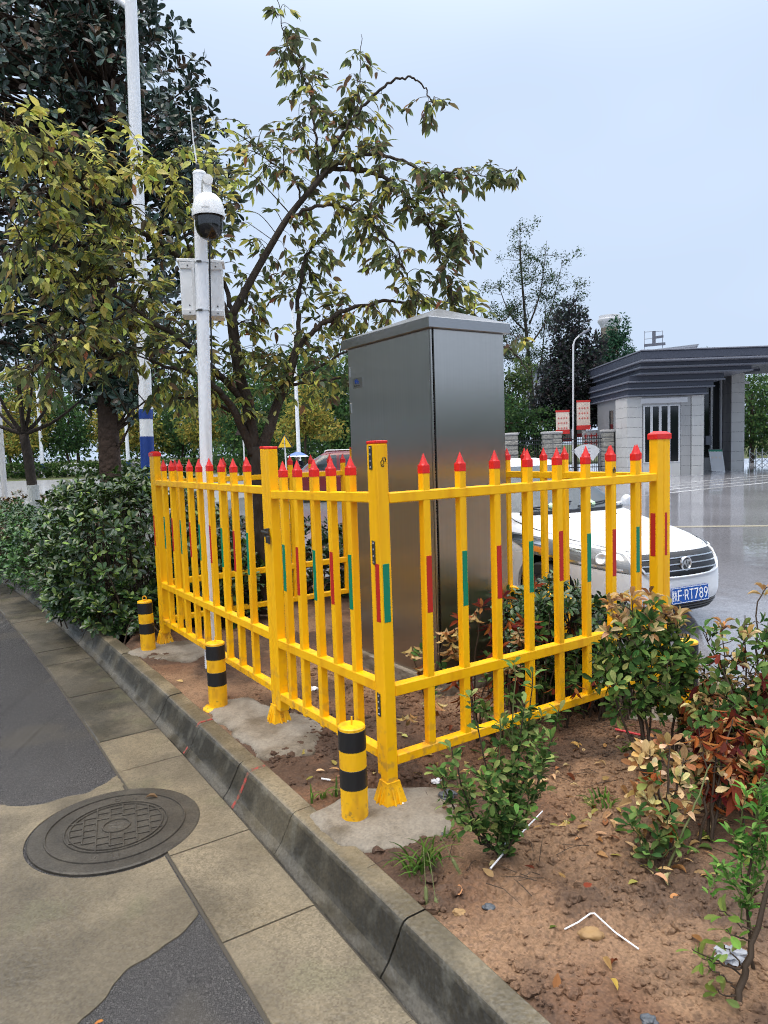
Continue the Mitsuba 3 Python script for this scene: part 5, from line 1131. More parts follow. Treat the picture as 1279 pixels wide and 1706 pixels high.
roof_letter('dense rooftop character beside the curved lamp, half hidden by the dark evergreen', (18.15, 9.0), 62, [(-.75, .0, .85, .0, .14), (-.5, .05, -.5, .75, .13), (-.15, .05, -.15, .75, .11), (.2, .05, .2, .75, .11), (.55, .05, .55, .75, .13), (-.55, .75, .6, .75, .12), (-.85, 1.05, .95, 1.08, .13), (-.4, 1.5, -.15, 1.15, .14), (.45, 1.55, .2, 1.15, .14), (-.5, 1.0, -.85, .6, .12), (.4, 1.0, .9, .65, .12)],
            [(1.3, -1, 1.3, 1.5), (2.1, -1, 2.1, 1.4), (2.9, -1, 2.9, 1.4), (1.0, 1.2, 3.4, 1.3), (1.0, .5, 3.4, .6)])
ch = thing('chimney', 'pale round chimney with a flared cap behind the small conifer', 'chimney')
obj('shaft', tube([(22.3, 70, 6), (22.3, 70, 12.6)], [.95, .80], 24), 'concrete_pad', ch, smooth=40)
obj('flare', lathe([(.80, 0), (.92, .3), (1.12, .6), (1.12, .8), (1.0, .85), (1.0, 1.15), (.0001, 1.16)], (22.3, 70, 12.55), 24), 'white_frame', ch, smooth=35)
bl = thing('far_building', 'pale blue grey building just right of the steel cabinet behind the trees', 'building')
obj('wall', box((9.5, 88, -.2), (14.6, 96, 13.3), 0), 'hazy_grey', bl)
for r_ in range(6): obj('floor_band', box((9.4, 87.9, 2 + r_ * 2.0), (14.7, 88, 2.4 + r_ * 2.0), 0), 'white_frame', bl)

# stone pillars, railing, banners, scroll shaped sign
bsdf('rough_stone', base_color=lambda p, n, uv: mix((.36, .35, .32), (.20, .195, .18), fbm(p.x * 6, p.y * 6 + p.z * 5, 0, 4)), roughness=.8, bump=(lambda p, n, uv: fbm(p.x * 12, p.y * 12, p.z * 12, 3), .05, 6e-3))
sr = np.random.default_rng(77)
for lab_, x0, x1 in (('split stone pillar against the gatehouse wall', 11.30, 11.86), ('split stone pillar in the middle of the railing', 8.25, 9.20), ('split stone pillar beside the right edge of the steel cabinet', 6.30, 6.95)):
    k = thing('stone_pillar', lab_, 'pillar'); n = 2 if x1 - x0 > .8 else 1
    obj('core', box((x0 + .05, 36.58, G0), (x1 - .05, 37.1, 2.1)), 'tile_joint', k)
    for r_ in range(9):
        for c_ in range(n):
            w = (x1 - x0) / n; e = sr.uniform(0, .06)
            obj('stone', box((x0 + c_ * w + .012, 36.55 - e, G0 + r_ * .25 + .012), (x0 + (c_ + 1) * w - .012, 37.1, G0 + (r_ + 1) * .25 - .012), .035), 'rough_stone', k)
    obj('capstone', box((x0 - .03, 36.5, 2.09), (x1 + .03, 37.15, 2.22), .04), 'grey_tile_dark', k)
bsdf('iron', base_color=(.012, .014, .016), roughness=.5)
rl = thing('iron_railing', 'black iron railing between the stone pillars', 'railing')
m = M()
for a, b in ((6.96, 8.24), (9.22, 11.29)):
    for x in np.arange(a + .06, b, .115): m.add(*box((x - .011, 36.78, .05), (x + .011, 36.80, 1.98)))
obj('bar', m, 'iron', rl, kind='stuff')
for a, b in ((6.96, 8.24), (9.22, 11.29)):
    for z in (.32, 1.58, 1.76): obj('rail', box((a, 36.765, z), (b, 36.815, z + .045)), 'iron', rl)
    obj('plinth', box((a, 36.7, G0), (b, 36.9, .10), .01), 'rough_stone', rl)
bsdf('banner_red', base_color=(.62, .035, .03), roughness=.6); bsdf('banner_pale', base_color=(.72, .60, .52), roughness=.6)
bp = thing('banner_pole', 'slim pole carrying two pale banners with red ends beside the gatehouse', 'pole')
obj('pole', tube([(10.38, 39, G0), (10.46, 39, 6.9)], .05, 10), 'white_frame', bp)
obj('lamp_arm', tube(smooth_path([(10.46, 39, 6.7), (10.55, 39, 7.1), (10.85, 39, 7.35)], 4), .04, 7), 'white_frame', bp); obj('lamp_head', box((-.18, -.12, -.06), (.45, .12, .06), .04, (np.array([10.95, 39, 7.42]), unit(np.array([.8, 0, .45])), Y, unit(np.array([-.45, 0, .8])))), 'slate_light', bp)
def banner(x, z, h, y=39.0, w=.72):
    b = obj('banner', box((x - w / 2, y, z - h / 2), (x + w / 2, y + .04, z + h / 2)), 'banner_pale', bp)
    obj('red_end', box((x - w / 2 - .01, y - .01, z - h / 2 - .02), (x + w / 2 + .01, y + .05, z - h / 2 + .22)), 'banner_red', b); obj('red_end', box((x - w / 2 - .01, y - .01, z + h / 2 - .09), (x + w / 2 + .01, y + .05, z + h / 2 + .02)), 'banner_red', b)
    m = M()
    for r_ in range(3):
        for c_ in range(4):
            xx, zz = x - w / 2 + .09 + c_ * .145, z + h / 2 - .42 - r_ * .27
            m.add(*box((xx, y - .012, zz), (xx + .10, y - .004, zz + .025))); m.add(*box((xx + .04, y - .012, zz - .05), (xx + .06, y - .004, zz + .07)))
    obj('small_print', m, 'banner_red', b, kind='stuff')
banner(10.98, 3.1, 1.55); banner(9.85, 2.75, 1.25)
b2 = thing('banner_pole', 'second banner pole farther back with red and white banners', 'pole')
obj('pole', tube([(11.55, 43, G0), (11.55, 43, 4)], .05, 10), 'white_frame', b2)
for x, z, h in ((11.95, 2.55, 1.2), (11.1, 2.2, 1.0)):
    q = obj('banner', box((x - .3, 43, z - h / 2), (x + .3, 43.04, z + h / 2)), 'banner_pale', b2); obj('red_end', box((x - .31, 42.99, z - h / 2), (x + .31, 43.05, z - h / 2 + .2)), 'banner_red', q)
rb = thing('notice_board', 'white board with red characters behind the railing', 'board')
obj('board', box((11.45, 41, .8), (12.5, 41.05, 2.3)), 'white_frame', rb)
m = M()
for r_ in range(3):
    for c_ in range(3): m.add(*box((11.55 + c_ * .3, 40.985, 1.95 - r_ * .4), (11.8 + c_ * .3, 40.995, 2.02 - r_ * .4))); m.add(*box((11.64 + c_ * .3, 40.985, 1.83 - r_ * .4), (11.70 + c_ * .3, 40.995, 2.12 - r_ * .4)))
obj('lettering', m, 'banner_red', rb, kind='stuff')
sc_ = thing('scroll_sign', 'white fan shaped sign with scrolled ends in front of the railing', 'sign')
q = np.linspace(math.radians(150), math.radians(30), 15)
out = [(1.0 * .78 * math.cos(a), .62 * math.sin(a) - .1) for a in q]; inn = [(.34 * math.cos(a), .26 * math.sin(a) - .42) for a in q[::-1]]
sf = (np.array([10.28, 36.0, .98]), X, Z, -Y)
obj('panel', prism(sg.Polygon(out + inn).buffer(.01), 0, .05, sf), 'white_frame', sc_)
for a in (q[0], q[-1]):
    c = np.array([.78 * math.cos(a), .62 * math.sin(a) - .1])
    t = np.linspace(0, 5, 14); obj('scroll', tube(frame_pts(sf, np.stack([c[0] + (.10 - .014 * t) * np.cos(t) * np.sign(math.cos(a)), c[1] - .02 + (.10 - .014 * t) * np.sin(t), .06 + 0 * t], 1)), .018, 6), 'slate_light', sc_)
m = M()
for r_ in range(4):
    for c_ in range(2): m.add(*box((-.16 + c_ * .2 + r_ * .01, .30 - r_ * .14, .05), (-.02 + c_ * .2, .32 - r_ * .14, .056), 0, sf))
obj('lettering', m, 'letter_grey', sc_, kind='stuff'); obj('post', tube([(10.28, 36.05, G0), (10.28, 36.05, .8)], .04, 8), 'iron', sc_)
# folding gate and the standing board
fg = thing('folding_gate', 'low folding steel lattice gate right of the gatehouse pillar', 'gate')
for x in np.arange(19.65, 24.5, .34):
    obj('post', tube([(x, 38.3, G0), (x, 38.3, .92), (x + .05, 38.3, .98)], .028, 7), 'bright_steel', fg)
    m = M()
    for z0 in (-.05, .25, .55):
        m.add(*tube([(x, 38.27, z0), (x + .34, 38.27, z0 + .3)], .014, 5)); m.add(*tube([(x, 38.33, z0 + .3), (x + .34, 38.33, z0)], .014, 5))
    obj('lattice', m, 'bright_steel', fg, kind='stuff')
nb = thing('standing_board', 'white standing board with a green top leaning at the gatehouse pillar', 'board')
nf = (np.array([17.80, 37.9, G0 + .02]), unit(np.array([1.0, 0, -.03])), Y * .97 + Z * -.0, unit(np.array([-.09, .12, 1.0])))
obj('panel', box((-.36, 0, 0), (.36, .03, 1.16), .008, nf), 'white_frame', nb)
obj('frame', box((-.38, .005, -.02), (.38, .025, 1.185), .005, nf), 'tile_joint', nb); obj('green_top', box((-.36, -.006, 1.06), (.36, .0, 1.16), 0, nf), 'green_strip', nb)
m, m2 = M(), M()
for r_ in range(3):
    for c_ in range(3):
        x, z = -.22 + c_ * .2, .70 - r_ * .25
        (m if r_ == 0 else m2).add(*box((x - .05, -.006, z), (x + .05, -.001, z + .09), 0, nf)); m2.add(*box((x - .06, -.006, z - .05), (x + .06, -.001, z - .035), 0, nf))
obj('red_picture', m, 'banner_pale', nb, kind='stuff'); obj('grey_print', m2, 'grey_enamel', nb, kind='stuff')
# road paint and a cream strip
zb = thing('road_markings', kind='structure')
for i in range(4):
    a = np.array([8.2 + i * .9, 22.6 + i * 1.75]); d = np.array([.82, .572]); n = np.array([-.572, .82]) * .11
    obj('stripe', flat([tuple(a - n), tuple(a + d * 13 - n), tuple(a + d * 13 + n), tuple(a + n)], ZR + .009), 'road_paint', zb)
bsdf('cream_tone', base_color=(.30, .27, .21), roughness=.2)
obj('edge_line', flat([(5.2, 14.3), (5.2, 14.06), (9.5, 13.2), (9.5, 13.45)], ZR + .009), 'cream_tone', zb)  # flat cream strip lying on the forecourt
for y in (40.0, 50.0): obj('lane_line', flat([(-60, y), (-4, y - 1.5), (-4, y - 1.35), (-60, y + .15)], ZR + .013), 'road_paint', zb)

# ------------------------------------------------------------------ cars
bsdf('car_white', base_color=(.62, .635, .66), roughness=.22, specular=.5, clearcoat=1.0, clearcoat_gloss=.96)
bsdf('car_red', base_color=(.16, .010, .014), roughness=.22, specular=.5, clearcoat=1.0, clearcoat_gloss=.96)
bsdf('car_glass', base_color=(.030, .040, .044), roughness=.03, specular=.9)
bsdf('chrome', base_color=(.75, .75, .76), metallic=1.0, roughness=.10)
bsdf('lamp_lens', base_color=(.17, .18, .19), metallic=.35, roughness=.22, clearcoat=1.0, clearcoat_gloss=.98)
bsdf('tyre', base_color=(.016, .016, .016), roughness=.75)
bsdf('amber', base_color=(.65, .22, .02), roughness=.15)
bsdf('plate_blue', base_color=(.010, .075, .33), roughness=.35, specular=.5)
bsdf('plate_white', base_color=(.78, .80, .82), roughness=.4)
bsdf('mint_ball', base_color=(.60, .80, .55), roughness=.5)
def interp(z, zs, vs):
    from scipy.interpolate import PchipInterpolator
    return PchipInterpolator(zs, vs)(z)
class Body:
    """A car body as a stack of plan outlines over height."""
    def __init__(self, table, nf, nr=5.0):
        t = np.array(table, float); self.z, self.xf, self.xr, self.w = t.T[:4]
        self.nf = nf; self.nr = nr
    def par(self, z): return interp(z, self.z, self.xf), interp(z, self.z, self.xr), interp(z, self.z, self.w)
    def S(self, th, z):
        """Point on the body at plan angle th (0 = nose, positive = left side) and height z."""
        th, z = np.broadcast_arrays(np.asarray(th, float), np.asarray(z, float))
        xf, xr, w = self.par(z); c, s = np.cos(th), np.sin(th)
        n = np.where(c > 0, interp(z, *self.nf), self.nr); xm = (xf + xr) / 2; a = (xf - xr) / 2
        return np.stack([xm + a * np.sign(c) * np.abs(c) ** (2 / n), w * np.sign(s) * np.abs(s) ** (2 / n), z], -1)
    def N(self, th, z):
        e = 1e-3; a = self.S(np.asarray(th) + e, z) - self.S(np.asarray(th) - e, z); b = self.S(th, np.asarray(z) + e) - self.S(th, np.asarray(z) - e)
        return unit(np.cross(a, b))
    def th_of_y(self, y, z):
        """Front angle where the outline reaches y."""
        xf, xr, w = self.par(z); n = interp(z, *self.nf); return np.sign(y) * np.arcsin(np.clip(np.abs(y) / w, 0, 1) ** (n / 2))
    def mesh(self, nz=80, nt=160, cap=True):
        zs = np.unique(np.r_[np.linspace(self.z[0], self.z[-1], nz), self.z]); q = np.linspace(-np.pi, np.pi, nt, endpoint=False)
        q = q - .38 * np.sin(2 * q) * .5
        V = self.S(q[None, :], zs[:, None]).reshape(-1, 3); n, m = len(zs), nt
        i, j = np.meshgrid(np.arange(n - 1), np.arange(m), indexing='ij')
        f = np.stack([i * m + j, i * m + (j + 1) % m, (i + 1) * m + (j + 1) % m, (i + 1) * m + j], -1).reshape(-1, 4)
        k = len(V); V = np.vstack([V, V[:m].mean(0), V[-m:].mean(0) + [0, 0, .006]]); a = np.arange(m)
        F = np.vstack([f[:, [0, 1, 2]], f[:, [0, 2, 3]], np.stack([np.full(m, k), (a + 1) % m, a], 1), np.stack([np.full(m, k + 1), (n - 1) * m + a, (n - 1) * m + (a + 1) % m], 1)])
        return trimesh.Trimesh(V, F, process=False)
    def patch(self, f, nu=24, nv=12, off=.006, th=None):
        """A skin off metres proud of the body: f(u, v) -> (th, z) over the unit square, closed at the back."""
        u, v = np.meshgrid(np.linspace(0, 1, nu), np.linspace(0, 1, nv), indexing='ij'); T_, z = f(u, v)
        P = self.S(T_, z); N = self.N(T_, z)
        A, B = (P + N * off).reshape(-1, 3), (P - N * .004).reshape(-1, 3); k = len(A)
        i, j = np.meshgrid(np.arange(nu - 1), np.arange(nv - 1), indexing='ij')
        q = np.stack([i * nv + j, (i + 1) * nv + j, (i + 1) * nv + j + 1, i * nv + j + 1], -1).reshape(-1, 4)
        b = np.r_[np.arange(nu) * nv, (nu - 1) * nv + np.arange(1, nv), np.arange(nu - 2, -1, -1) * nv + nv - 1, np.arange(nv - 2, 0, -1)]
        s = np.stack([b, np.roll(b, -1), np.roll(b, -1) + k, b + k], 1)
        Q = np.vstack([q, s]); return np.vstack([A, B]), np.vstack([Q[:, [0, 1, 2]], Q[:, [0, 2, 3]]])
    def line(self, pts, r=.004, off=.0):
        """A thin seam along (y or th, z) points of the body."""
        P = np.array([self.S(t, z) + self.N(t, z) * off for t, z in pts]); return tube(P, r, 6)
def put(Vf, fr):
    V, F = Vf; return frame_pts(fr, V), F
def wheel(parent, fr, x, y, r=.315, wdt=.20, sd=1):
    c = frame_pts(fr, [(x, y, r)])[0]; ax = fr[2] * sd; h = wdt / 2
    k = obj('wheel', lathe([(r - .10, -h), (r - .02, -h), (r, -h + .03), (r, h - .03), (r - .02, h), (r - .10, h), (r - .11, h - .02), (r - .11, -h)], c, 40, ax), 'tyre', parent, smooth=40)
    obj('rim', lathe([(.0001, h - .03), (.05, h - .025), (.055, h - .05), (r - .13, h - .06), (r - .115, h - .02), (r - .10, h - .005), (r - .105, h - .03), (.0001, h - .12)], c, 40, ax), 'dark_steel', k, smooth=40)
    m = M(); a = np.cross(ax, [0, 0, 1.0]); a /= np.linalg.norm(a); b = np.cross(ax, a)
    for q in range(7):
        t = q * 2 * np.pi / 7; d = a * math.cos(t) + b * math.sin(t); s = np.cross(ax, d)
        P = np.array([c + d * rr + s * w * sg_ + ax * (h - .022 + z) for rr, w in ((.03, .022), (r - .115, .030)) for sg_ in (-1, 1) for z in (0, -.03)])
        hull = ConvexHull(P); m.add(P, hull.simplices)
    obj('spoke', m, 'bright_steel', k, label='spokes of the wheel rim')
CAR_NF = ([.15, .60, .80, .92, 1.02, 1.5], [3.4, 3.4, 3.3, 3.4, 5.0, 6.0])
SEDAN = Body([(.17, 2.06, -2.15, .78), (.24, 2.20, -2.24, .83), (.40, 2.27, -2.28, .865), (.56, 2.26, -2.28, .878), (.70, 2.20, -2.26, .882), (.77, 2.10, -2.25, .875), (.83, 1.93, -2.23, .862), (.90, 1.60, -2.20, .835), (.97, 1.18, -2.14, .805), (1.02, .93, -2.05, .785), (1.07, .82, -1.80, .765), (1.20, .58, -1.50, .715), (1.36, .26, -1.14, .645), (1.48, -.04, -.80, .590), (1.535, -.24, -.60, .525), (1.555, -.36, -.50, .42)], CAR_NF)
def sedan():
    f = np.array([.42, -.907, 0]); f /= np.linalg.norm(f); l = np.array([-f[1], f[0], 0])
    nose = np.array([2.585, 6.05, ZR + .004]); fr = (nose - f * 2.27, f, l, Z)
    k = thing('white_sedan', 'white sedan parked nose forward right of the fence with a blue number plate', 'car')
    body = SEDAN.mesh(90, 220)
    import manifold3d as m3
    mf = m3.Manifold(m3.Mesh(np.asarray(body.vertices, np.float32), np.asarray(body.faces, np.uint32)))
    if mf.num_tri() == 0: mf = m3.Manifold(m3.Mesh(np.asarray(body.vertices, np.float32), np.asarray(body.faces[:, ::-1], np.uint32)))
    for x in (1.36, -1.28):
        for s in (-1, 1): mf = mf - m3.Manifold.cylinder(.5, .372, .372, 56).rotate((90, 0, 0)).translate((x, s * .88 + .25, .335))
    V, F, _ = meshkit.arrays(mf)
    obj('body', put((V, F), fr), 'car_white', k, smooth=35)
    for x in (1.36, -1.28):
        for s in (-1, 1):
            obj('wheel_arch', put(lathe([(.366, -.12), (.366, .105), (.0001, .105), (.0001, .1), (.360, .1), (.360, -.12)], (x, s * .70, .335), 40, (0, -s, 0)), fr), 'dark_gap', k)
            wheel(k, fr, x, s * .765, sd=s)
    B = SEDAN; ty = B.th_of_y
    # windscreen, side windows, rear window
    def wind(u, v):
        z = 1.035 + v * (1.47 - 1.035); xf, xr, w = B.par(z); y = (u * 2 - 1) * (w - .085); return ty(y, z), z
    wsx = obj('windscreen', put(B.patch(wind, 30, 14, .004), fr), 'car_glass', k)
    for i in range(2):
        P = [B.S(ty(y, 1.05 + .015 * j), 1.05 + .015 * j) + np.array([.012, 0, .018]) for j, y in enumerate(([-.62, -.45, -.25, -.02], [.0, .2, .4, .58])[i])]
        obj('wiper', put(tube(P, .009, 6), fr), 'black_plastic', wsx)
    P = [B.S(ty(y, 1.022), 1.022) + np.array([.012, 0, .008]) for y in np.linspace(-.66, .66, 14)]; obj('cowl', put(tube(P, .022, 6), fr), 'black_plastic', k)
    for s in (-1, 1):
        def side(u, v, x0, x1):
            z = 1.06 + v * (1.44 - 1.06); xf, xr, w = B.par(z); a, b = x0 - v * .42 * (x0 > .3) , x1 + v * .30 * (x1 < -.9)
            x = a + (b - a) * u; xm, aa = (xf + xr) / 2, (xf - xr) / 2; cc_ = np.clip((x - xm) / aa, -.98, .98); n = np.where(cc_ > 0, interp(z, *B.nf), B.nr)
            th = np.arccos(np.sign(cc_) * np.abs(cc_) ** (n / 2)); return s * th, z
        for x0, x1 in ((.55, -.30), (-.38, -1.20)): obj('side_window', put(B.patch(lambda u, v: side(u, v, x0, x1), 16, 8, .004), fr), 'car_glass', k)
        c = np.array([.62, s * .90, 1.06]); mm = M().add(*lathe([(.0001, -.04), (.04, -.035), (.062, -.008), (.066, .022), (.0001, .028)], c, 20, (-.9, s * .15, .1)))
        mm.add(*tube([c, [.55, s * .76, 1.02]], .018, 8)); obj('door_mirror', put(mm.get(), fr), 'car_white', k, smooth=40)
        # headlight
        def lamp(u, v):
            # u: inner front corner to outer tail, v: bottom to top
            z0 = .595 + .105 * u ** 1.1; z1 = .748 + .145 * u ** .9 - .05 * (u > .92) * (u - .92) / .08
            z = z0 + v * (z1 - z0); t0 = np.abs(ty(.50, z)); t1 = np.abs(ty(.845, z)) * 1.0 + .03
            return s * (t0 + (t1 - t0) * u), z
        hl = obj('headlight', put(B.patch(lamp, 26, 10, .008), fr), 'lamp_lens', k)
        for u_ in (.28, .62):
            t_, z_ = lamp(np.array(u_), np.array(.5)); p = B.S(t_, z_); n_ = B.N(t_, z_)
            obj('reflector', put(lathe([(.052, .006), (.056, .011), (.048, .014), (.030, .010), (.0001, .009)], p, 24, n_), fr), 'chrome', hl, smooth=40)
        for (ua, ub, va, vb) in ((.05, .20, .62, .90), (.36, .52, .60, .95), (.10, .88, .06, .16), (.70, .95, .55, .9)):
            obj('reflector', put(B.patch(lambda u, v: lamp(ua + (ub - ua) * u, va + (vb - va) * v), 10, 5, .0115), fr), 'chrome', hl)
        def amber(u, v): t_, z_ = lamp(.80 + .15 * u, .15 + .3 * v); return t_, z_
        obj('indicator', put(B.patch(amber, 6, 4, .0105), fr), 'amber', hl)
        obj('lamp_edge', put(B.line([(lambda q: (float(q[0]), float(q[1])))(lamp(np.array(a), np.array(0.0))) for a in np.linspace(0, 1, 14)], .006), fr), 'black_plastic', hl)
        obj('lamp_edge', put(B.line([(lambda q: (float(q[0]), float(q[1])))(lamp(np.array(a), np.array(1.0))) for a in np.linspace(0, 1, 14)], .005), fr), 'black_plastic', hl)
        obj('hood_seam', put(B.line([(float(s * abs(ty(y, z))), z) for y, z in [(.44, .765), (.56, .80), (.66, .84), (.72, .90), (.735, .96), (.73, 1.0)]], .0042), fr), 'dark_gap', k)
        obj('washer_nozzle', put(lathe([(.012, 0), (.012, .008), (.0001, .012)], B.S(ty(s * .30, .985), .985) + [0, 0, -.003], 10), fr), 'black_plastic', k)
        def fog(u, v): z = .25 + .12 * v + .05 * u; return s * (np.abs(ty(.54, z)) + (np.abs(ty(.80, z)) - np.abs(ty(.54, z))) * u), z
        obj('fog_recess', put(B.patch(fog, 12, 8, .004), fr), 'black_plastic', k)
        # wheel arch lip is part of the body; a door seam line
        for x in (.52, -.34, -1.25):
            pts = []
            for z in np.linspace(.30, 1.03, 12):
                xf, xr, w = B.par(z); cc_ = (x - (xf + xr) / 2) / ((xf - xr) / 2); n = float(interp(z, *B.nf)) if cc_ > 0 else B.nr; pts.append((float(s * np.arccos(np.sign(cc_) * abs(cc_) ** (n / 2))), z))
            obj('door_seam', put(B.line(pts, .0035), fr), 'dark_gap', k)
    # grille with three bars, chrome surround and the round two-bird emblem
    def grille(u, v):
        y = (u * 2 - 1); z0 = .548 + .055 * np.abs(y) ** 4; z = z0 + v * (.742 - z0); return ty(y * (.475 - .07 * (1 - v)), z), z
    gk = obj('grille', put(B.patch(grille, 40, 12, .003), fr), 'black_plastic', k)
    for z in (.600, .648, .696): obj('grille_bar', put(B.line([(float(ty(y, z)), z) for y in np.linspace(-.425, .425, 25)], .0065, .008), fr), 'chrome', gk)
    pts = [(float(ty(y, z)), z) for y, z in [(-.47, .745), (-.465, .69), (-.45, .63), (-.41, .575), (-.33, .553), (-.17, .545), (0, .542), (.17, .545), (.33, .553), (.41, .575), (.45, .63), (.465, .69), (.47, .745)]]
    obj('grille_surround', put(B.line(smooth_path(np.array(pts), 3), .011, .006), fr), 'chrome', gk)
    ec = B.S(0., .652) + [.022, 0, 0]; ef = (ec, np.array([0, 1.0, 0]), Z, X)
    em = obj('emblem', put(lathe([(.046, 0), (.050, .008), (.058, .010), (.064, .004), (.064, -.010), (.046, -.010)], ec, 36, X), fr), 'chrome', gk, smooth=30)
    obj('emblem_back', put(lathe([(.0001, -.002), (.05, -.002), (.05, -.008), (.0001, -.008)], ec, 30, X), fr), 'dark_steel', em)
    birdA = [(-.10, .62), (-.40, .52), (-.64, .26), (-.72, -.10), (-.70, -.30), (-.55, -.08), (-.36, -.06), (-.22, -.20), (-.10, -.48), (.02, -.56), (-.02, -.20), (-.14, .10), (-.20, .32), (-.05, .44)]
    birdB = [(-.05, .70), (.28, .66), (.58, .46), (.72, .18), (.72, .02), (.60, .26), (.44, .34), (.34, .26), (.34, .0), (.42, -.34), (.34, -.70), (.14, -.66), (.24, -.40), (.18, -.10), (.04, .20), (.08, .44)]
    m = M()
    for bird in (birdA, birdB):
        V, F = prism(sg.Polygon([(x * .056, y * .056) for x, y in bird]).buffer(0), -.003, .007, ef); m.add(V, F)
    obj('emblem_bird', put(m.get(), fr), 'chrome', em)
    def intake(u, v): z = .215 + v * .10; return ty((u * 2 - 1) * .50, z), z
    obj('lower_intake', put(B.patch(intake, 30, 6, .004), fr), 'black_plastic', k)
    def crease(u, v): z = .505 + v * .012; return ty((u * 2 - 1) * .80, z), z
    for z in (.235, .262, .289): obj('intake_bar', put(B.line([(float(ty(y, z)), z) for y in np.linspace(-.48, .48, 21)], .005, .008), fr), 'dark_steel', k)
    # number plate
    pf0 = (np.array([2.30, 0, .395]), np.array([0, 1.0, 0]), unit(np.array([-.06, 0, 1.0])), unit(np.array([1.0, 0, .06])))
    def pfr(V): return frame_pts(fr, frame_pts(pf0, V))
    pk = obj('number_plate', (lambda q: (pfr(q[0]), q[1]))(prism(sg.box(-.22, -.07, .22, .07).buffer(-.012).buffer(.012), -.004, .0, None)), 'plate_blue', k, label='blue number plate with white characters')
    rim = sg.box(-.216, -.066, .216, .066).buffer(-.01).buffer(.01); obj('rim_line', (lambda q: (pfr(q[0]), q[1]))(prism(rim.difference(rim.buffer(-.004)), 0, .0015, None)), 'plate_white', pk)
    def glyph(chs, x0, w=.045, h=.090):
        t = meshkit.text_mesh(chs, .09, .0022); V = np.array(t.vertices); lo, hi = V.min(0), V.max(0)
        V = (V - lo) / (hi - lo) * [w, h, .0022] + [x0 - .22, -h / 2, 0]; obj('character', (pfr(V), t.faces), 'plate_white', pk)
    for chs, x0 in (('F', .0725), ('R', .1515), ('T', .2085), ('7', .2655), ('8', .3225), ('9', .3795)): glyph(chs, x0)
    m = M()
    for (a, b), (c_, d) in [((.0, .085), (.0, .0)), ((.0, .085), (.014, .085)), ((.014, .085), (.007, .055)), ((.007, .055), (.015, .035)), ((.015, .035), (.006, .028)), ((.020, .070), (.045, .070)), ((.024, .060), (.028, .048)), ((.041, .060), (.037, .048)), ((.018, .042), (.046, .042)), ((.0325, .088), (.0325, .042)), ((.0325, .042), (.019, .0)), ((.0325, .042), (.046, .0))]:
        d0 = np.array([c_ - a, d - b]); n = np.array([-d0[1], d0[0]]) / np.linalg.norm(d0) * .0026
        V, F = prism([(a + n[0], b + n[1]), (c_ + n[0], d + n[1]), (c_ - n[0], d - n[1]), (a - n[0], b - n[1])], 0, .0022, None); m.add(V + [.0155 - .22, -.045, 0], F)
    V, F = m.get(); obj('character', (pfr(V), F), 'plate_white', pk)
    V, F = lathe([(.006, 0), (.006, .0022), (.0001, .0022)], (.1345 - .22, .0, 0), 14); obj('dot', (pfr(V), F), 'plate_white', pk)
    for sx in (-.12, .12):
        for sy in (-.052, .056): V, F = lathe([(.006, 0), (.006, .004), (.0001, .005)], (sx, sy, 0), 10); obj('screw', (pfr(V), F), 'bright_steel', pk)
    for y in (-.30, .22): obj('dashboard_ball', put((lambda q: q)(lathe([(.0001, -.04), (.03, -.03), (.045, 0), (.04, .02), (.0001, .045)], B.S(ty(y, 1.075), 1.075) + [.004, 0, 0], 16)), fr), 'mint_ball', k)
sedan()

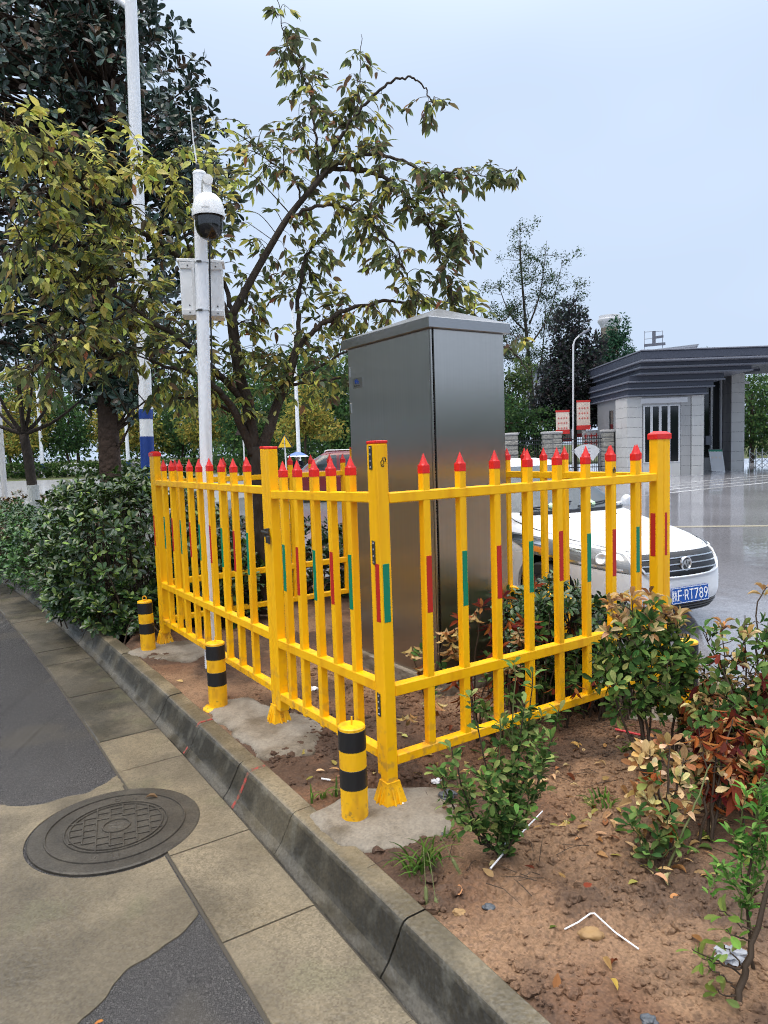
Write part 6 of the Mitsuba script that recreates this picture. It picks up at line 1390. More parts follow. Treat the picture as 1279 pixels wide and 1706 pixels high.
SUV = Body([(.22, 2.0, -2.05, .78), (.30, 2.12, -2.15, .86), (.60, 2.2, -2.2, .89), (.85, 2.12, -2.2, .89), (.95, 1.85, -2.18, .87), (1.02, 1.2, -2.16, .84), (1.08, .95, -2.14, .81), (1.30, .64, -2.10, .77), (1.56, .24, -2.02, .70), (1.68, .02, -1.95, .62), (1.715, -.1, -1.85, .5)], CAR_NF, 7)
HATCH = Body([(.20, 1.9, -1.9, .78), (.50, 2.1, -2.05, .86), (.75, 2.05, -2.05, .86), (.88, 1.5, -2.0, .82), (.98, .9, -1.9, .78), (1.2, .5, -1.5, .70), (1.40, .1, -1.0, .6), (1.45, -.1, -.8, .5)], CAR_NF)
def small_car(label, B, mat, x, y, yaw, roofbar=False, group=None):
    f = np.array([math.cos(yaw), math.sin(yaw), 0]); l = np.array([-f[1], f[0], 0]); fr = (np.array([x, y, ZR + .01]), f, l, Z)
    k = thing('parked_car', label, 'car', group)
    m = B.mesh(40, 90); obj('body', put((np.array(m.vertices), np.array(m.faces)), fr), mat, k, smooth=35)
    zt = B.z[-1]
    def wind(u, v): z = 1.10 + v * (zt - .12 - 1.10); xf, xr, w = B.par(z); return B.th_of_y((u * 2 - 1) * (w - .06), z), z
    obj('windscreen', put(B.patch(wind, 14, 7, .006), fr), 'car_glass', k)
    for s in (-1, 1):
        for x0, x1 in ((.55, -.40), (-.50, -1.30), (-1.38, -1.85))[:3 if B is SUV else 2]:
            def side(u, v):
                z = 1.10 + v * (zt - .12 - 1.10); xf, xr, w = B.par(z); a = x0 - v * .40 * (x0 > .3); xx = a + (x1 - a) * u
                cc_ = np.clip((xx - (xf + xr) / 2) / ((xf - xr) / 2), -.97, .97); n = np.where(cc_ > 0, interp(z, *B.nf), B.nr); return s * np.arccos(np.sign(cc_) * np.abs(cc_) ** (n / 2)), z
            obj('side_window', put(B.patch(side, 10, 6, .006), fr), 'car_glass', k)
        for xx in (1.3, -1.3): wheel(k, fr, xx, s * .80, .33, .2, s)
        if roofbar: obj('roof_rail', put(tube([(.0, s * .60, zt + .01), (-.1, s * .60, zt + .05), (-1.7, s * .60, zt + .05), (-1.8, s * .60, zt + .0)], .025, 6), fr), 'bright_steel', k)
        def lamp(u, v): z = .72 + .12 * v; a, b = np.abs(B.th_of_y(.5, z)), np.abs(B.th_of_y(.83, z)); return s * (a + (b - a) * u), z
        obj('headlight', put(B.patch(lamp, 8, 5, .01), fr), 'lamp_lens', k)
    return k
small_car('dark red car with pale roof rails, half hidden by the cabinet', SUV, 'car_red', -2.0, 25.2, math.radians(183), True)
bsdf('car_grey', base_color=(.10, .10, .11), roughness=.25, clearcoat=1.0); bsdf('car_silver', base_color=(.45, .46, .48), roughness=.25, clearcoat=1.0)
for i, (px_, m_, lb) in enumerate([(-33.0, 'car_white', 'white car parked far off, just left of the evergreen trunk'), (-38.2, 'car_grey', 'dark car parked far off near the young tree'), (-43.5, 'car_silver', 'silver car parked far off at the left edge'), (-27.6, 'car_grey', 'grey car parked far off, right beside the evergreen trunk'), (-22.8, 'car_white', 'white car parked far off behind the fence end')]):
    small_car(lb, HATCH, m_, px_, 78.0, math.radians(180 * (i % 2)), False, 'cars parked beyond the far hedge')

# ------------------------------------------------------------------ person under an umbrella
def person():
    import manifold3d as m3
    k = thing('person', 'person in dark top and blue trousers standing under a blue and white umbrella', 'person')
    o = np.array([-3.42, 29.0, ZR])
    def blob(bones, ref=.03):
        parts = []
        for (a, ra), (b, rb) in bones:
            parts.append(m3.Manifold.batch_hull([m3.Manifold.sphere(ra, 14).translate(tuple(a)), m3.Manifold.sphere(rb, 14).translate(tuple(b))]))
        mm = m3.Manifold.batch_boolean(parts, m3.OpType.Add).refine_to_length(ref)
        V, F, _ = meshkit.arrays(mm); t = trimesh.Trimesh(V, F); trimesh.smoothing.filter_taubin(t, iterations=12); return np.array(t.vertices) + o, np.array(t.faces)
    J = dict(hl=(-.09, 0, .86), hr=(.09, 0, .86), kl=(-.10, -.03, .47), kr=(.11, .0, .47), al=(-.11, .02, .08), ar=(.13, .03, .08), tl=(-.12, -.13, .04), tr=(.15, -.12, .04), p=(0, 0, .92), ch=(0, .01, 1.24), nk=(0, .0, 1.40), sl=(-.17, .01, 1.32), sr=(.17, .01, 1.32), el=(-.22, -.02, 1.07), er=(.23, -.04, 1.10), wl=(-.20, -.16, .88), wr=(.10, -.20, 1.20), hd=(0, -.02, 1.50))
    g = lambda a, ra, b, rb: ((J[a], ra), (J[b], rb))
    skin = blob([g('nk', .05, 'hd', .055), ((0, -.02, 1.52), .085), ((0, -.035, 1.47), .07)] if False else [g('nk', .05, 'hd', .06), (((0, -.015, 1.52), .088), ((0, -.04, 1.46), .060)), (((0, -.115, 1.50), .016), ((0, -.10, 1.52), .014)), (((-.09, 0, 1.50), .018), ((.09, 0, 1.50), .018)), g('p', .12, 'ch', .13), g('ch', .12, 'nk', .055), g('sl', .055, 'el', .042), g('sr', .055, 'er', .042), g('el', .04, 'wl', .028), g('er', .04, 'wr', .028), g('sl', .06, 'sr', .06), g('hl', .085, 'kl', .055), g('hr', .085, 'kr', .055), g('kl', .053, 'al', .036), g('kr', .053, 'ar', .036), g('p', .12, 'hl', .09), g('p', .12, 'hr', .09), g('al', .04, 'tl', .032), g('ar', .04, 'tr', .032)]
                + [((J[w], .026), (np.array(J[w]) + d, .030)) for w, d in (('wl', (0, -.03, -.06)), ('wr', (-.01, -.05, .03)))]
                + [((np.array(J['wl']) + (q * .014, -.035, -.07), .009), (np.array(J['wl']) + (q * .016, -.05, -.13 - .01 * (q == 0)), .007)) for q in (-1.5, -.5, .5, 1.5)] + [((np.array(J['wl']) + (.02, -.04, -.04), .010), (np.array(J['wl']) + (.04, -.06, -.08), .008))]
                + [((np.array(J['wr']) + (.0, -.05, .02 + q * .016), .009), (np.array(J['wr']) + (-.05, -.055, .02 + q * .016), .008)) for q in (-1.5, -.5, .5, 1.5)] + [((np.array(J['wr']) + (-.01, -.04, .05), .010), (np.array(J['wr']) + (-.04, -.07, .06), .008))], .025)
    bsdf('skin', base_color=(.42, .25, .17), roughness=.5); bsdf('dark_cloth', base_color=(.022, .022, .028), roughness=.8); bsdf('denim', base_color=(.045, .09, .22), roughness=.8); bsdf('umbrella_blue', base_color=(.10, .18, .48), roughness=.5); bsdf('umbrella_pale', base_color=(.62, .66, .74), roughness=.5)
    obj('figure', skin, 'skin', k, smooth=True)
    obj('jacket', blob([g('p', .135, 'ch', .148), g('ch', .138, 'nk', .066), g('sl', .075, 'sr', .075), g('sl', .070, 'el', .056), g('sr', .070, 'er', .056), g('el', .054, 'wl', .040), g('er', .054, 'wr', .040)]), 'dark_cloth', k, smooth=True)
    obj('trousers', blob([g('p', .128, 'hl', .105), g('p', .128, 'hr', .105), g('hl', .10, 'kl', .070), g('hr', .10, 'kr', .070), g('kl', .068, 'al', .052), g('kr', .068, 'ar', .052)]), 'denim', k, smooth=True)
    obj('hair', blob([(((0, .01, 1.55), .086), ((0, .03, 1.49), .080))]), 'dark_cloth', k, smooth=True)
    for s in ('l', 'r'): obj('shoe', blob([g('a' + s, .046, 't' + s, .040)], .02), 'black_plastic', k, smooth=True)
    u = thing('umbrella', 'open blue umbrella with a pale rim held over the person', 'umbrella')
    top = o + [.04, -.25, 1.76]; m, m2 = M(), M(); n = 8
    def canopy(r0, r1, st):
        V, F = [], []; rs = np.linspace(r0, r1, st); K = 48
        for r_ in rs:
            for q in range(K):
                t = q / K * n; sag = .03 * (r_ / .45) ** 2 * math.sin(math.pi * (t % 1)); a = q / K * 2 * math.pi; V.append(top + [r_ * math.cos(a) * (1 - sag), r_ * math.sin(a) * (1 - sag), -.20 * (r_ / .44) ** 1.8 + sag * .5])
        for i in range(st - 1):
            for q in range(K): F.append([i * K + q, i * K + (q + 1) % K, (i + 1) * K + (q + 1) % K, (i + 1) * K + q])
        return np.array(V), np.array(F)
    obj('canopy', canopy(.004, .38, 10), 'umbrella_blue', u, smooth=True); obj('rim', canopy(.38, .445, 3), 'umbrella_pale', u, smooth=True)
    obj('shaft', tube([top + [0, 0, .04], o + np.array(J['wr']) + [-.03, -.06, -.03]], .008, 7), 'bright_steel', u)
    m = M()
    for q in range(n):
        a = q * 2 * math.pi / n; m.add(*tube([top + [r_ * math.cos(a), r_ * math.sin(a), -.20 * (r_ / .44) ** 1.8 - .006] for r_ in (.01, .15, .3, .44)], .004, 4))
    obj('rib', m, 'bright_steel', u, kind='stuff')
person()

# ------------------------------------------------------------------ shrubs of the near bed
TAN = [(.52, .36, .17), (.44, .27, .11), (.60, .46, .24), (.28, .14, .06)]
GRN2 = [(.045, .095, .028), (.080, .150, .040), (.135, .220, .062), (.24, .28, .09)]
RED = [(.16, .035, .018), (.24, .065, .020), (.10, .022, .020), (.30, .11, .035)]
def gz(x, y): return ground_z(x, y)
class Shrub:
    def __init__(self, name, label, cat, seed, group=None):
        self.r = np.random.default_rng(seed); self.k = thing(name, label, cat, group); self.lv = Leaves(); self.st = 0; self.tips = []
    def stem(self, P, r0=.006, r1=.002, mat='twig'):
        P = np.array(P, float); Q = smooth_path(P, 5); Q[1:-1] += self.r.normal(0, .004, Q[1:-1].shape)
        obj('stem', tube(Q, np.linspace(r0, r1, len(Q)), 7), mat, self.k, smooth=True); return Q
    def whorl(self, p, up, n, size, cols, kind='oval', spread=(.35, 1.0), w=None):
        rosette(self.lv, self.r, kind, np.asarray(p, float), up, n, size, cols, w or [1] * len(cols), spread, .22)
    def along(self, Q, n, size, cols, kind='oval', t0=.25, w=None, up=.45):
        r = self.r; t = r.uniform(t0, 1, n); i = (t * (len(Q) - 1)).astype(int); P = Q[i] + r.normal(0, .004, (n, 3)); a = r.uniform(0, 6.28, n)
        D = np.stack([np.cos(a), np.sin(a), np.full(n, up)], 1) + r.normal(0, .25, (n, 3))
        self.lv.add(kind, P, D, np.array([0, 0, 1.0]) + r.normal(0, .4, (n, 3)), size * r.uniform(.6, 1.1, n), palette(r, n, cols, w or [1] * len(cols), .22))
    def done(self, singles=120, bs='leaf_dry'): self.lv.build(self.k, bs, singles)

# young green shrub in front of the panel
s = Shrub('green_shrub', 'upright green leafy shrub growing in front of the near fence panel', 'shrub', 201)
b = np.array([.40, 2.56, 0]); b[2] = gz(b[0], b[1]) - .02
for e, n in [((.30, 2.62, .62), 22), ((.47, 2.63, .74), 34), ((.55, 2.68, .68), 26), ((.40, 2.55, .55), 24), ((.22, 2.55, .45), 18), ((.60, 2.60, .45), 20), ((.34, 2.50, .36), 20), ((.52, 2.52, .40), 18), ((.66, 2.72, .52), 14), ((.17, 2.62, .33), 12), ((.44, 2.45, .24), 14), ((.28, 2.48, .20), 12), ((.50, 2.60, .58), 22)]:
    e = np.array(e); mid = b + (e - b) * [.55, .5, .45] + s.r.normal(0, .015, 3); Q = s.stem([b + s.r.normal(0, .012, 3) * [1, 1, 0], mid, e], .0055, .0018, 'twig' if s.r.uniform() < .6 else 'twig_green')
    s.along(Q, n * 2, .046, GRN2, 'oval', .22, [.30, .34, .24, .12]); s.whorl(e, [0, 0, 1], 7, .046, GRN2[1:])
    for _ in range(4):
        a = Q[int(s.r.uniform(.35, .85) * (len(Q) - 1))]; c = a + np.array([s.r.normal(0, .055), s.r.normal(0, .04), s.r.uniform(.03, .11)]); q = s.stem([a, (a + c) / 2 + [0, 0, .01], c], .0025, .0012, 'twig_green'); s.along(q, 8, .042, GRN2, 'oval', .2, [.3, .3, .25, .15]); s.whorl(c, c - a, 5, .042, GRN2[1:])
s.done(220)
# the half dead shrub by the right end post: tan tips, green middle, bare stems
s = Shrub('withered_shrub', 'half withered shrub with tan dried tips and green leaves before the right end post', 'shrub', 202)
for b0, tops in [((1.14, 3.10), [(1.03, 3.25, .80), (1.13, 3.25, .83), (1.21, 3.22, .82), (.98, 3.2, .66), (1.08, 3.18, .60), (1.18, 3.14, .56)]), ((1.31, 3.15), [(1.28, 3.25, .77), (1.35, 3.27, .70), (1.27, 3.2, .62), (1.38, 3.22, .55)])]:
    b = np.array([*b0, gz(*b0) - .02])
    for e in tops:
        e = np.array(e); Q = s.stem([b + s.r.normal(0, .02, 3) * [1, 1, 0], b + (e - b) * [.35, .35, .45] + s.r.normal(0, .02, 3), e], .008, .0025)
        dead = e[2] > .68
        for _ in range(16):
            a = Q[int(s.r.uniform(.60, 1.0) * (len(Q) - 1))]; c = a + np.array([s.r.normal(0, .06), s.r.normal(0, .05), s.r.uniform(-.05, .07)]); s.stem([a, (a + c) / 2 + [0, 0, .01], c], .0028, .0014)
            top = c[2] > .70
            s.whorl(c, (c - a) + [0, 0, .02], s.r.integers(6, 10), .055, TAN if top and s.r.uniform() < .78 else GRN2, 'curl' if top else 'oval', (.3, 1.0), [.4, .3, .25, .1] if top else [.2, .35, .3, .15])
        s.whorl(e, [0, 0, 1], 9, .058, TAN if dead else GRN2, 'curl' if dead else 'oval')
        s.along(Q, 8, .05, GRN2 + TAN[:2], 'oval', .5)
s.done(260)
# the larger one at the right edge: green, dark red and tan mixed
s = Shrub('mixed_shrub', 'wide shrub of green, dark red and tan leaves at the right edge', 'shrub', 203)
for b0, tops in [((1.44, 2.98), [(1.46, 3.25, .66), (1.56, 3.28, .68), (1.50, 3.15, .46), (1.42, 3.05, .40)]), ((1.60, 3.06), [(1.68, 3.3, .72), (1.62, 3.2, .56), (1.60, 3.1, .42), (1.72, 3.15, .50), (1.54, 3.1, .34)]), ((1.76, 3.18), [(1.78, 3.3, .66), (1.82, 3.25, .56), (1.88, 3.3, .70), (1.80, 3.15, .42), (1.98, 3.3, .6)]), ((1.52, 2.80), [(1.46, 2.86, .34), (1.60, 2.85, .40), (1.66, 2.9, .46)])]:
    b = np.array([*b0, gz(*b0) - .02])
    for e in tops:
        e = np.array(e); Q = s.stem([b + s.r.normal(0, .03, 3) * [1, 1, 0], b + (e - b) * [.3, .3, .5] + s.r.normal(0, .03, 3), e], .007, .002)
        for _ in range(19):
            a = Q[int(s.r.uniform(.35, 1.0) * (len(Q) - 1))]; c = a + np.array([s.r.normal(0, .07), s.r.normal(0, .06), s.r.uniform(-.04, .08)]); s.stem([a, (a + c) / 2 + [0, 0, .01], c], .0026, .0013)
            q = s.r.uniform()
            if q < .42 + .2 * (c[2] > .5): s.whorl(c, (c - a) + [0, 0, .03], s.r.integers(5, 9), .055, GRN2, 'oval', (.3, 1.0), [.25, .35, .3, .1])
            elif q < .75: s.whorl(c, [s.r.normal(0, .3), s.r.normal(0, .3), -.8], s.r.integers(5, 8), .075, RED, 'long', (.15, .6))
            else: s.whorl(c, [0, 0, .2], s.r.integers(4, 8), .055, TAN, 'curl', (.3, 1.1))
for b0, tops in [((1.34, 2.84), [(1.30, 2.95, .36), (1.38, 2.96, .44), (1.46, 2.95, .30), (1.34, 2.86, .22)]), ((1.40, 3.10), [(1.38, 3.2, .46), (1.46, 3.22, .52), (1.42, 3.12, .34)]), ((1.55, 2.66), [(1.46, 2.70, .26), (1.56, 2.72, .34), (1.62, 2.74, .24), (1.48, 2.62, .16)])]:
    b = np.array([*b0, gz(*b0) - .02])
    for e in tops:
        e = np.array(e); Q = s.stem([b + s.r.normal(0, .02, 3) * [1, 1, 0], b + (e - b) * [.3, .3, .5] + s.r.normal(0, .02, 3), e], .005, .0018)
        for _ in range(12):
            a = Q[int(s.r.uniform(.4, 1.0) * (len(Q) - 1))]; c = a + np.array([s.r.normal(0, .06), s.r.normal(0, .05), s.r.uniform(-.05, .07)]); s.stem([a, c], .002, .0012)
            q = s.r.uniform()
            if q < .34: s.whorl(c, (c - a) + [0, 0, .03], s.r.integers(5, 9), .050, GRN2, 'oval', (.3, 1.0), [.25, .35, .3, .1])
            elif q < .74: s.whorl(c, [s.r.normal(0, .3), s.r.normal(0, .3), -.8], s.r.integers(5, 8), .072, RED, 'long', (.15, .6))
            else: s.whorl(c, [0, 0, .2], s.r.integers(4, 8), .05, TAN, 'curl', (.3, 1.1))
b = np.array([1.70, 3.20, .40]); Q = s.stem([b, [1.72, 3.28, .62], [1.78, 3.35, .80], [1.86, 3.36, .86]], .005, .002); s.whorl(Q[-5], [0, 0, 1], 9, .055, TAN, 'curl')
s.done(300)
# low tan and red clumps in front of it
s = Shrub('dying_shrub', 'low dying shrub with broad tan leaves and hanging rust red ones on dark stems', 'shrub', 204)
for b0, tops in [((1.02, 2.56), [(.94, 2.64, .32), (1.00, 2.68, .36), (1.08, 2.70, .37), (1.14, 2.70, .31), (.97, 2.60, .24)]), ((1.20, 2.60), [(1.22, 2.72, .36), (1.30, 2.76, .37), (1.38, 2.80, .42), (1.28, 2.70, .26), (1.42, 2.8, .34)])]:
    b = np.array([*b0, gz(*b0) - .02])
    for e in tops:
        e = np.array(e); Q = s.stem([b + s.r.normal(0, .012, 3) * [1, 1, 0], b + (e - b) * [.4, .4, .6], e], .007, .0022); red = e[0] > 1.2
        s.whorl(e, [s.r.normal(0, .2), -.3, -.6 if red else .6], 8, .075 if red else .060, RED if red else TAN, 'long' if red else 'oval', (.3, 1.2))
        for _ in range(5):
            a = Q[int(s.r.uniform(.45, 1.0) * (len(Q) - 1))]; c = a + np.array([s.r.normal(0, .05), s.r.normal(0, .04), s.r.uniform(-.04, .04)]); s.stem([a, c], .002, .0012)
            if s.r.uniform() < (.6 if red else .15): s.whorl(c, [s.r.normal(0, .3), -.2, -.7], 6, .070, RED, 'long', (.2, .8))
            else: s.whorl(c, [0, -.2, .4], 6, .058, TAN if s.r.uniform() < .75 else GRN2, 'oval' if s.r.uniform() < .6 else 'curl', (.3, 1.1))
s.stem([(.98, 2.45, .02), (1.09, 2.52, .17), (1.20, 2.60, .33)], .005, .0025, 'twig_green')
s.done(200)
s = Shrub('rust_sprig', 'bunch of long rust red leaves hanging at the right edge above the soil', 'plant', 205)
b = np.array([1.31, 2.56, gz(1.31, 2.56) - .02]); Q = s.stem([b, b + [.0, .02, .15], b + [-.03, .0, .27]], .006, .002)
s.whorl(Q[-1], [-.03, -.1, -1], 9, .12, RED[:2], 'long', (.05, .3)); s.whorl(Q[-3], [.2, -.2, .3], 4, .06, TAN, 'oval'); s.done(20)
s = Shrub('small_sprig', 'low sprig of dark green leaves in the middle of the bare soil', 'plant', 206)
b = np.array([.93, 2.50, gz(.93, 2.50) - .01])
for e in [(-.07, .0, .16), (.03, -.02, .13), (.08, .0, .19), (-.02, -.05, .08), (.11, -.03, .10), (-.04, .02, .2)]: Q = s.stem([b, b + np.array(e) * .6, b + e], .004, .0015, 'twig_green'); s.whorl(Q[-1], np.array(e) + [0, 0, .05], 8, .055, GRN2[:3], 'oval', (.5, 1.1)); s.along(Q, 5, .05, GRN2, 'oval', .3)
s.done(60)
# right foreground plant, close to the camera
s = Shrub('green_plant', 'bright green leafy plant on a dark woody stem at the bottom right corner', 'plant', 207)
b = np.array([.915, 1.82, gz(.915, 1.82) - .03])
main = s.stem([b, b + [.035, .03, .10], b + [.09, .06, .20], b + [.15, .10, .36]], .011, .006)
b2 = np.array([1.03, 1.95, gz(1.03, 1.95) - .02]); m2_ = s.stem([b2, b2 + [-.02, .0, .2], b2 + [.0, .01, .42]], .006, .003)
GL = [(.06, .16, .03), (.10, .24, .045), (.16, .29, .07)]
for e, n in [((1.07, 1.98, .63), 30), ((1.00, 1.95, .56), 28), ((1.03, 1.94, .50), 24), ((.95, 1.93, .44), 22), ((1.10, 2.0, .57), 22), ((.92, 1.92, .36), 20), ((1.06, 1.95, .42), 20), ((1.12, 1.98, .48), 20), ((.97, 1.94, .30), 18), ((1.05, 1.96, .34), 18), ((.90, 1.95, .26), 14), ((1.0, 1.93, .24), 14)]:
    e = np.array(e); a = m2_[int(s.r.uniform(.3, 1) * (len(m2_) - 1))]; Q = s.stem([a, (a + e) / 2 + s.r.normal(0, .015, 3), e], .003, .0013, 'twig_green')
    s.along(Q, n, .040, GL, 'long', .1, None, .7); s.whorl(e, [0, 0, 1], 7, .040, GL[1:], 'long')
for a, e in [(main[3], (-.07, .03, .05)), (main[5], (-.05, .02, .06)), (main[8], (-.06, .02, .03)), (main[5], (-.10, .05, .0)), (main[2], (-.06, .0, .03)), (main[9], (-.09, .03, .06)), (main[4], (-.12, .06, .04))]:
    c = a + np.array(e); s.stem([a, (a + c) / 2, c], .003, .0015); s.whorl(c, np.array(e) + [0, 0, .05], 5, .050, [(.13, .21, .04), (.20, .25, .07)], 'oval', (.6, 1.2))
s.done(200)
# plants inside the fence in front of the cabinet
s = Shrub('withered_plant', 'withered plant with hanging tan and rusty leaves against the cabinet inside the fence', 'plant', 208)
for (bx0, by0), tops in {(.22, 3.55): [(.12, 3.56, .52), (.20, 3.6, .40), (.30, 3.62, .58)], (.45, 3.62): [(.38, 3.66, .66), (.50, 3.70, .72), (.58, 3.66, .50)], (.66, 3.72): [(.62, 3.76, .76), (.74, 3.80, .60), (.80, 3.86, .78)]}.items():
    b = np.array([bx0, by0, gz(bx0, by0) - .02])
    for e in tops:
        e = np.array(e); Q = s.stem([b, b + (e - b) * [.4, .4, .55] + s.r.normal(0, .02, 3), e], .006, .002)
        red = e[0] > .33
        for _ in range(5):
            a = Q[int(s.r.uniform(.4, 1) * (len(Q) - 1))]; c = a + np.array([s.r.normal(0, .06), s.r.normal(0, .03), s.r.uniform(-.03, .05)]); s.stem([a, c], .002, .0012)
            if red and s.r.uniform() < .6: s.whorl(c, [s.r.normal(0, .3), -.3, -.7], 7, .085, RED, 'long', (.2, .8))
            elif s.r.uniform() < .5: s.whorl(c, [0, -.3, -.6], 8, .065, TAN, 'curl', (.2, .9))
            else: s.whorl(c, [0, -.2, .6], 7, .05, GRN2[:2], 'oval')
        s.whorl(e, [0, -.2, .4 if red else -.6], 8, .07, RED if red else TAN, 'long' if red else 'curl', (.3, 1.0))
s.done(220)
s = Shrub('leafy_shrub', 'dark green shrub with some red leaves in the fence behind the upright green shrub', 'shrub', 209)
for (bx0, by0), tops in {(.82, 3.82): [(.78, 3.86, .55), (.90, 3.90, .62), (1.0, 3.92, .50)], (1.10, 4.02): [(1.06, 4.0, .55), (1.2, 4.04, .5)], (.55, 3.6): [(.5, 3.55, .34), (.62, 3.6, .38)], (.95, 3.75): [(.9, 3.7, .36), (1.02, 3.78, .40)]}.items():
    b = np.array([bx0, by0, gz(bx0, by0) - .02])
    for e in tops:
        e = np.array(e); Q = s.stem([b, b + (e - b) * [.4, .4, .55] + s.r.normal(0, .02, 3), e], .006, .002)
        for _ in range(7):
            a = Q[int(s.r.uniform(.3, 1) * (len(Q) - 1))]; c = a + s.r.normal(0, .06, 3); s.stem([a, c], .002, .0012)
            if s.r.uniform() < .72: s.whorl(c, (c - a) + [0, 0, .03], 8, .05, GRN2[:3], 'oval')
            else: s.whorl(c, [0, -.3, -.5], 6, .07, RED, 'long', (.2, .8))
s.done(120)

# grass tuft with bristly heads at the kerb, and small weeds
def grass(label, x, y, n, h, seed, heads=()):
    r = np.random.default_rng(seed); k = thing('grass_tuft', label, 'grass'); z = gz(x, y)
    bsdf_ = 'leaf'
    for i in range(n):
        a = r.uniform(0, 6.28); L = h * r.uniform(.6, 1.1); b = np.array([x + r.normal(0, .03), y + r.normal(0, .025), z - .01]); out = np.array([math.cos(a), math.sin(a), 0])
        t = np.linspace(0, 1, 6); P = b + out * (t ** 1.6)[:, None] * L * .75 + np.array([0, 0, 1.0]) * (t - .55 * t ** 2.4)[:, None] * L * .9; w = .0055 * np.sqrt(1 - t * .98); sd = np.cross(out, [0, 0, 1.0])
        V = np.concatenate([np.stack([P[j] - sd * w[j], P[j] + [0, 0, -.001], P[j] + sd * w[j]]) for j in range(6)]); F = [[3 * j + q, 3 * j + q + 1, 3 * j + q + 4, 3 * j + q + 3] for j in range(5) for q in (0, 1)]
        obj('blade', (V, np.vstack([np.array(F)[:, [0, 1, 2]], np.array(F)[:, [0, 2, 3]]])), 'leaf', k, color=np.tile(palette(r, 1, [(.09, .17, .03), (.14, .22, .05), (.06, .12, .025)], [1, 1, 1]), (len(V), 1)))
    for hx, hy, hh in heads:
        b = np.array([x, y, z]); e = np.array([hx, hy, hh]); mid = (b + e) / 2 + [0, 0, .10]; Q = smooth_path([b, mid, e], 6); obj('stalk', tube(Q, .0013, 5), 'twig_green', k)
        d = unit(Q[-1] - Q[-3]); m = M(); bb = []
        obj('seed_head', tube([e - d * .0, e + d * .01, e + d * .04, e + d * .055], [.003, .0065, .006, .001], 8), 'twig_green', k)
        m = M()
        for q in range(90):
            p = e + d * r.uniform(0, .055); dd = unit(r.normal(size=3) + d * .8); m.add(*tube([p, p + dd * .012], [.0005, .0002], 3, False))
        obj('bristle', m, 'twig_green', k, kind='stuff')
grass('bright green grass tuft with hanging seed heads at the edge of the kerb', .10, 2.52, 34, .17, 301, [(.10, 2.34, .05), (.13, 2.30, .035), (.20, 2.42, .10)])
grass('thin grass blades at the foot of the nearest bollard', -.29, 3.08, 14, .13, 302)
grass('small pale weed beside the corner footing', .22, 2.70, 8, .10, 303)
grass('fine green weeds on the soil behind the upright green shrub', .88, 2.95, 26, .09, 304)
grass('low weeds on the soil near the red stick', 1.18, 3.45, 22, .08, 305)

# ------------------------------------------------------------------ fallen leaves, clods, stones, litter
lr = np.random.default_rng(401)
spots = []
for cx, cy, sx, sy, n in [(.80, 2.80, .13, .12, 26), (1.0, 2.64, .16, .10, 34), (.98, 2.42, .12, .07, 12), (1.25, 2.75, .16, .16, 50), (1.15, 3.2, .3, .2, 34), (.6, 3.1, .25, .2, 24), (.55, 3.5, .35, .2, 34), (.40, 2.4, .20, .10, 5), (-.2, 3.3, .12, .15, 8), (.72, 2.02, .2, .12, 6), (1.7, 2.7, .2, .25, 20), (.1, 3.4, .25, .2, 14), (-.75, 4.6, .5, .4, 10)]:
    for _ in range(n): spots.append((lr.normal(cx, sx), lr.normal(cy, sy)))
nl = 0
for x, y in spots:
    o_ = edge_drop(np.array([x]), np.array([y]))[0]
    if o_ < .19: continue
    a = lr.uniform(0, 6.28); D = np.array([[math.cos(a), math.sin(a), lr.normal(0, .12)]]); N_ = np.array([[lr.normal(0, .3), lr.normal(0, .3), 1.0]])
    kind = ['oval', 'curl', 'long'][lr.choice(3, p=[.5, .3, .2])]
    c = palette(lr, 1, TAN + [(.42, .36, .10), (.20, .06, .03), (.09, .13, .03)], [.3, .25, .2, .1, .1, .06, .05], .2)
    V, F, cc_ = stamp(kind, np.array([[x, y, gz(x, y) + .010]]), D, N_, np.array([lr.uniform(.035, .06)]), c)
    obj('fallen_leaf', (V, F), 'leaf_dry', None, color=cc_, label='dry fallen leaf lying on the bare soil', cat='leaf', group='fallen leaves on the soil'); nl += 1
# crumbs and clods of soil
def lump(r, c, s, flat_=.65, sub=1, rough=.55):
    t = trimesh.creation.icosphere(sub, 1.0); V = np.array(t.vertices); V *= (1 + rough * (meshkit.fbm(V * 1.7 + r.uniform(0, 90), 2) - .5) * 2)[:, None]
    return V * s * np.array([1, r.uniform(.7, 1), flat_ * r.uniform(.8, 1.1)]) + c, np.array(t.faces)
m = M()
for _ in range(24000):
    x, y = lr.uniform(-.9, 2.6), lr.uniform(1.5, 5.0)
    if edge_drop(np.array([x]), np.array([y]))[0] < .2 or (x - C0[0]) * U[0] + (y - C0[1]) * U[1] > 2.35: continue
    dens = meshkit.fbm(np.array([[x * 2.2, y * 2.2, 3.0]]), 2)[0]
    if lr.uniform() > np.clip((dens - .36) * 4, .10, 1): continue
    if any(math.hypot(x - a, y - b) < rr_ * .9 for a, b, rr_ in PADS): continue
    s_ = min(.026, .0035 + lr.exponential(.0045)); m.add(*lump(lr, np.array([x, y, gz(x, y) + s_ * .1]), s_, .7, 1 if s_ > .010 else 0, .55))
obj('soil_clods', m, 'soil', None, smooth=False, kind='stuff', label='crumbled reddish brown clods scattered over the planting bed', cat='soil')
bsdf('stone_blue', base_color=lambda p, n, uv: mix((.10, .115, .13), (.05, .055, .065), fbm(p.x * 30, p.y * 30, p.z * 30, 3)), roughness=.45, specular=.5)
bsdf('stone_ochre', base_color=lambda p, n, uv: mix((.36, .22, .09), (.22, .13, .06), fbm(p.x * 30, p.y * 30, p.z * 30, 3)), roughness=.7)
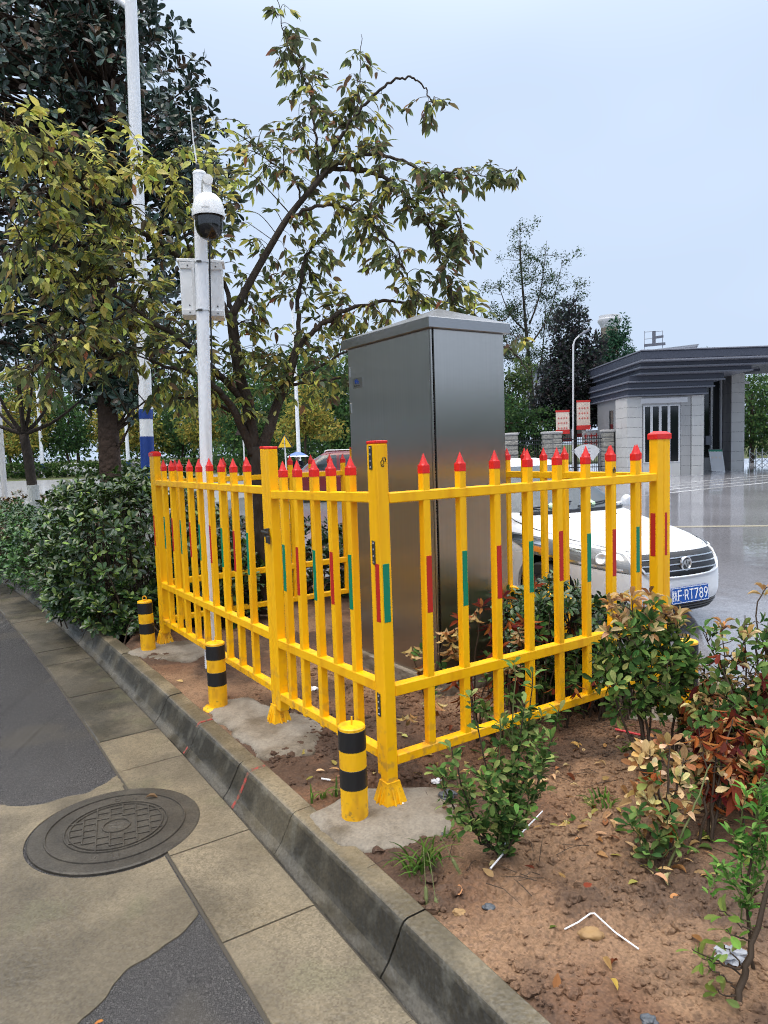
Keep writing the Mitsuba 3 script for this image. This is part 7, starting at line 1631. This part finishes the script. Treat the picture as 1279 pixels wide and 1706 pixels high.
bsdf('stone_pale', base_color=lambda p, n, uv: mix((.42, .36, .27), (.28, .22, .15), fbm(p.x * 30, p.y * 30, p.z * 30, 3)), roughness=.7)
for lab_, x, y, s_, m_ in [('smooth dark grey pebble on the soil right of the grass tuft', .31, 2.28, .020, 'stone_blue'), ('blue grey stone beside the corner footing', .24, 3.02, .038, 'stone_blue'), ('small ochre stone just behind the kerb', .205, 2.25, .022, 'stone_ochre'), ('yellowish sandy clod behind the bent white strip', .60, 2.11, .036, 'stone_ochre'), ('small black stone at the edge of the corner footing', .19, 2.74, .016, 'stone_blue'), ('rounded brown clod at the bottom right among the leaves', 1.20, 2.32, .045, 'soil'), ('grey stone among the soil at the bottom', .66, 1.78, .022, 'stone_blue')]:
    obj('stone', lump(lr, np.array([x, y, gz(x, y) + s_ * .05]), s_, .6, 3, .5), m_, None, smooth=True, label=lab_, cat='stone')
bsdf('litter_white', base_color=(.74, .74, .76), roughness=.55); bsdf('litter_film', base_color=(.34, .35, .38), roughness=.2, specular=.6); bsdf('red_plastic', base_color=(.62, .03, .04), roughness=.4)
def P3(x, y, dz=.012): return np.array([x, y, gz(x, y) + dz])
k = thing('white_straw', 'long straight pale straw leaning beside the upright green shrub', 'straw'); obj('tube', tube([P3(.34, 2.45, .012), P3(.46, 2.62, .04), P3(.61, 2.82, .05)], [.0036, .0034, .0026], 7), 'litter_white', k)
obj('paper_scrap', (np.array([P3(.40, 2.53, .03), P3(.43, 2.56, .03), P3(.43, 2.57, .06), P3(.41, 2.55, .055)]), np.array([[0, 1, 2], [0, 2, 3]])), 'litter_white', k)
k = thing('white_straw', 'bent white plastic strip lying on the bare soil', 'straw'); obj('strip', tube([P3(.53, 2.15, .010), P3(.58, 2.172, .018), P3(.622, 2.185, .026), P3(.634, 2.180, .026), P3(.68, 2.115, .020), P3(.73, 2.05, .010)], .0026, 6), 'litter_white', k)
k = thing('cigarette_end', 'white cigarette end behind the kerb left of the nearest bollard', 'cigarette'); obj('paper', tube([P3(-.335, 3.235, .012), P3(-.29, 3.215, .012)], .0042, 9), 'litter_white', k); obj('filter', tube([P3(-.29, 3.215, .012), P3(-.272, 3.207, .012)], .0043, 9), 'stone_ochre', k)
k = thing('red_stick', 'thin red plastic stick on the soil in front of the right end post', 'stick'); obj('stick', tube([P3(1.17, 3.62, .03), P3(1.30, 3.55, .02)], .006, 7), 'red_plastic', k)
r = np.random.default_rng(402)
def crumple(label, x, y, s_, m_, seed):
    r = np.random.default_rng(seed); t = trimesh.creation.icosphere(2, 1.0); V = np.array(t.vertices); V *= (.6 + .8 * r.uniform(size=len(V)))[:, None]; obj('crumpled_wrapper', (V * s_ * [1, .8, .5] + P3(x, y, s_ * .3), t.faces), m_, None, label=label, cat='litter')
crumple('crumpled clear plastic wrapper under the bottom right plant', .98, 1.99, .040, 'litter_film', 5)
crumple('small white scrap behind the corner post', .20, 3.16, .022, 'litter_white', 6)
crumple('white scrap on the bare soil behind the gate', -.50, 4.55, .03, 'litter_white', 7)
crumple('bluish scrap under the mixed shrub at the right edge', 1.52, 2.55, .03, 'litter_film', 8)
m = M()
for _ in range(170):
    x, y = lr.uniform(.0, 2.2), lr.uniform(2.3, 3.9)
    if edge_drop(np.array([x]), np.array([y]))[0] < .25: continue
    a = lr.uniform(0, 6.28); L = lr.uniform(.05, .18); m.add(*tube([P3(x, y, .012), P3(x + math.cos(a) * L / 2, y + math.sin(a) * L / 2, .02), P3(x + math.cos(a) * L, y + math.sin(a) * L, .014)], [.0018, .0015, .0008], 4))
obj('dead_twigs', m, 'twig', None, kind='stuff', label='thin dead twigs lying about on the soil', cat='twigs')
# bits on the road: an orange leaf, a dead leaf on the cover, grit in the joint
V, F, c_ = stamp('oval', np.array([[-.93, 2.02, ZR + .01]]), np.array([[.8, .5, .1]]), np.array([[.1, .1, 1.0]]), np.array([.03]), np.array([(.50, .20, .05)])); obj('fallen_leaf', (V, F), 'leaf_dry', None, color=c_, label='small orange leaf alone on the dark asphalt patch', cat='leaf')
V, F, c_ = stamp('curl', np.array([[-1.24, 3.44, ZR + .018]]), np.array([[.9, .2, .1]]), np.array([[.1, .1, 1.0]]), np.array([.06]), np.array([(.22, .14, .08)])); obj('fallen_leaf', (V, F), 'leaf_dry', None, color=c_, label='curled brown leaf lying on the manhole cover', cat='leaf')
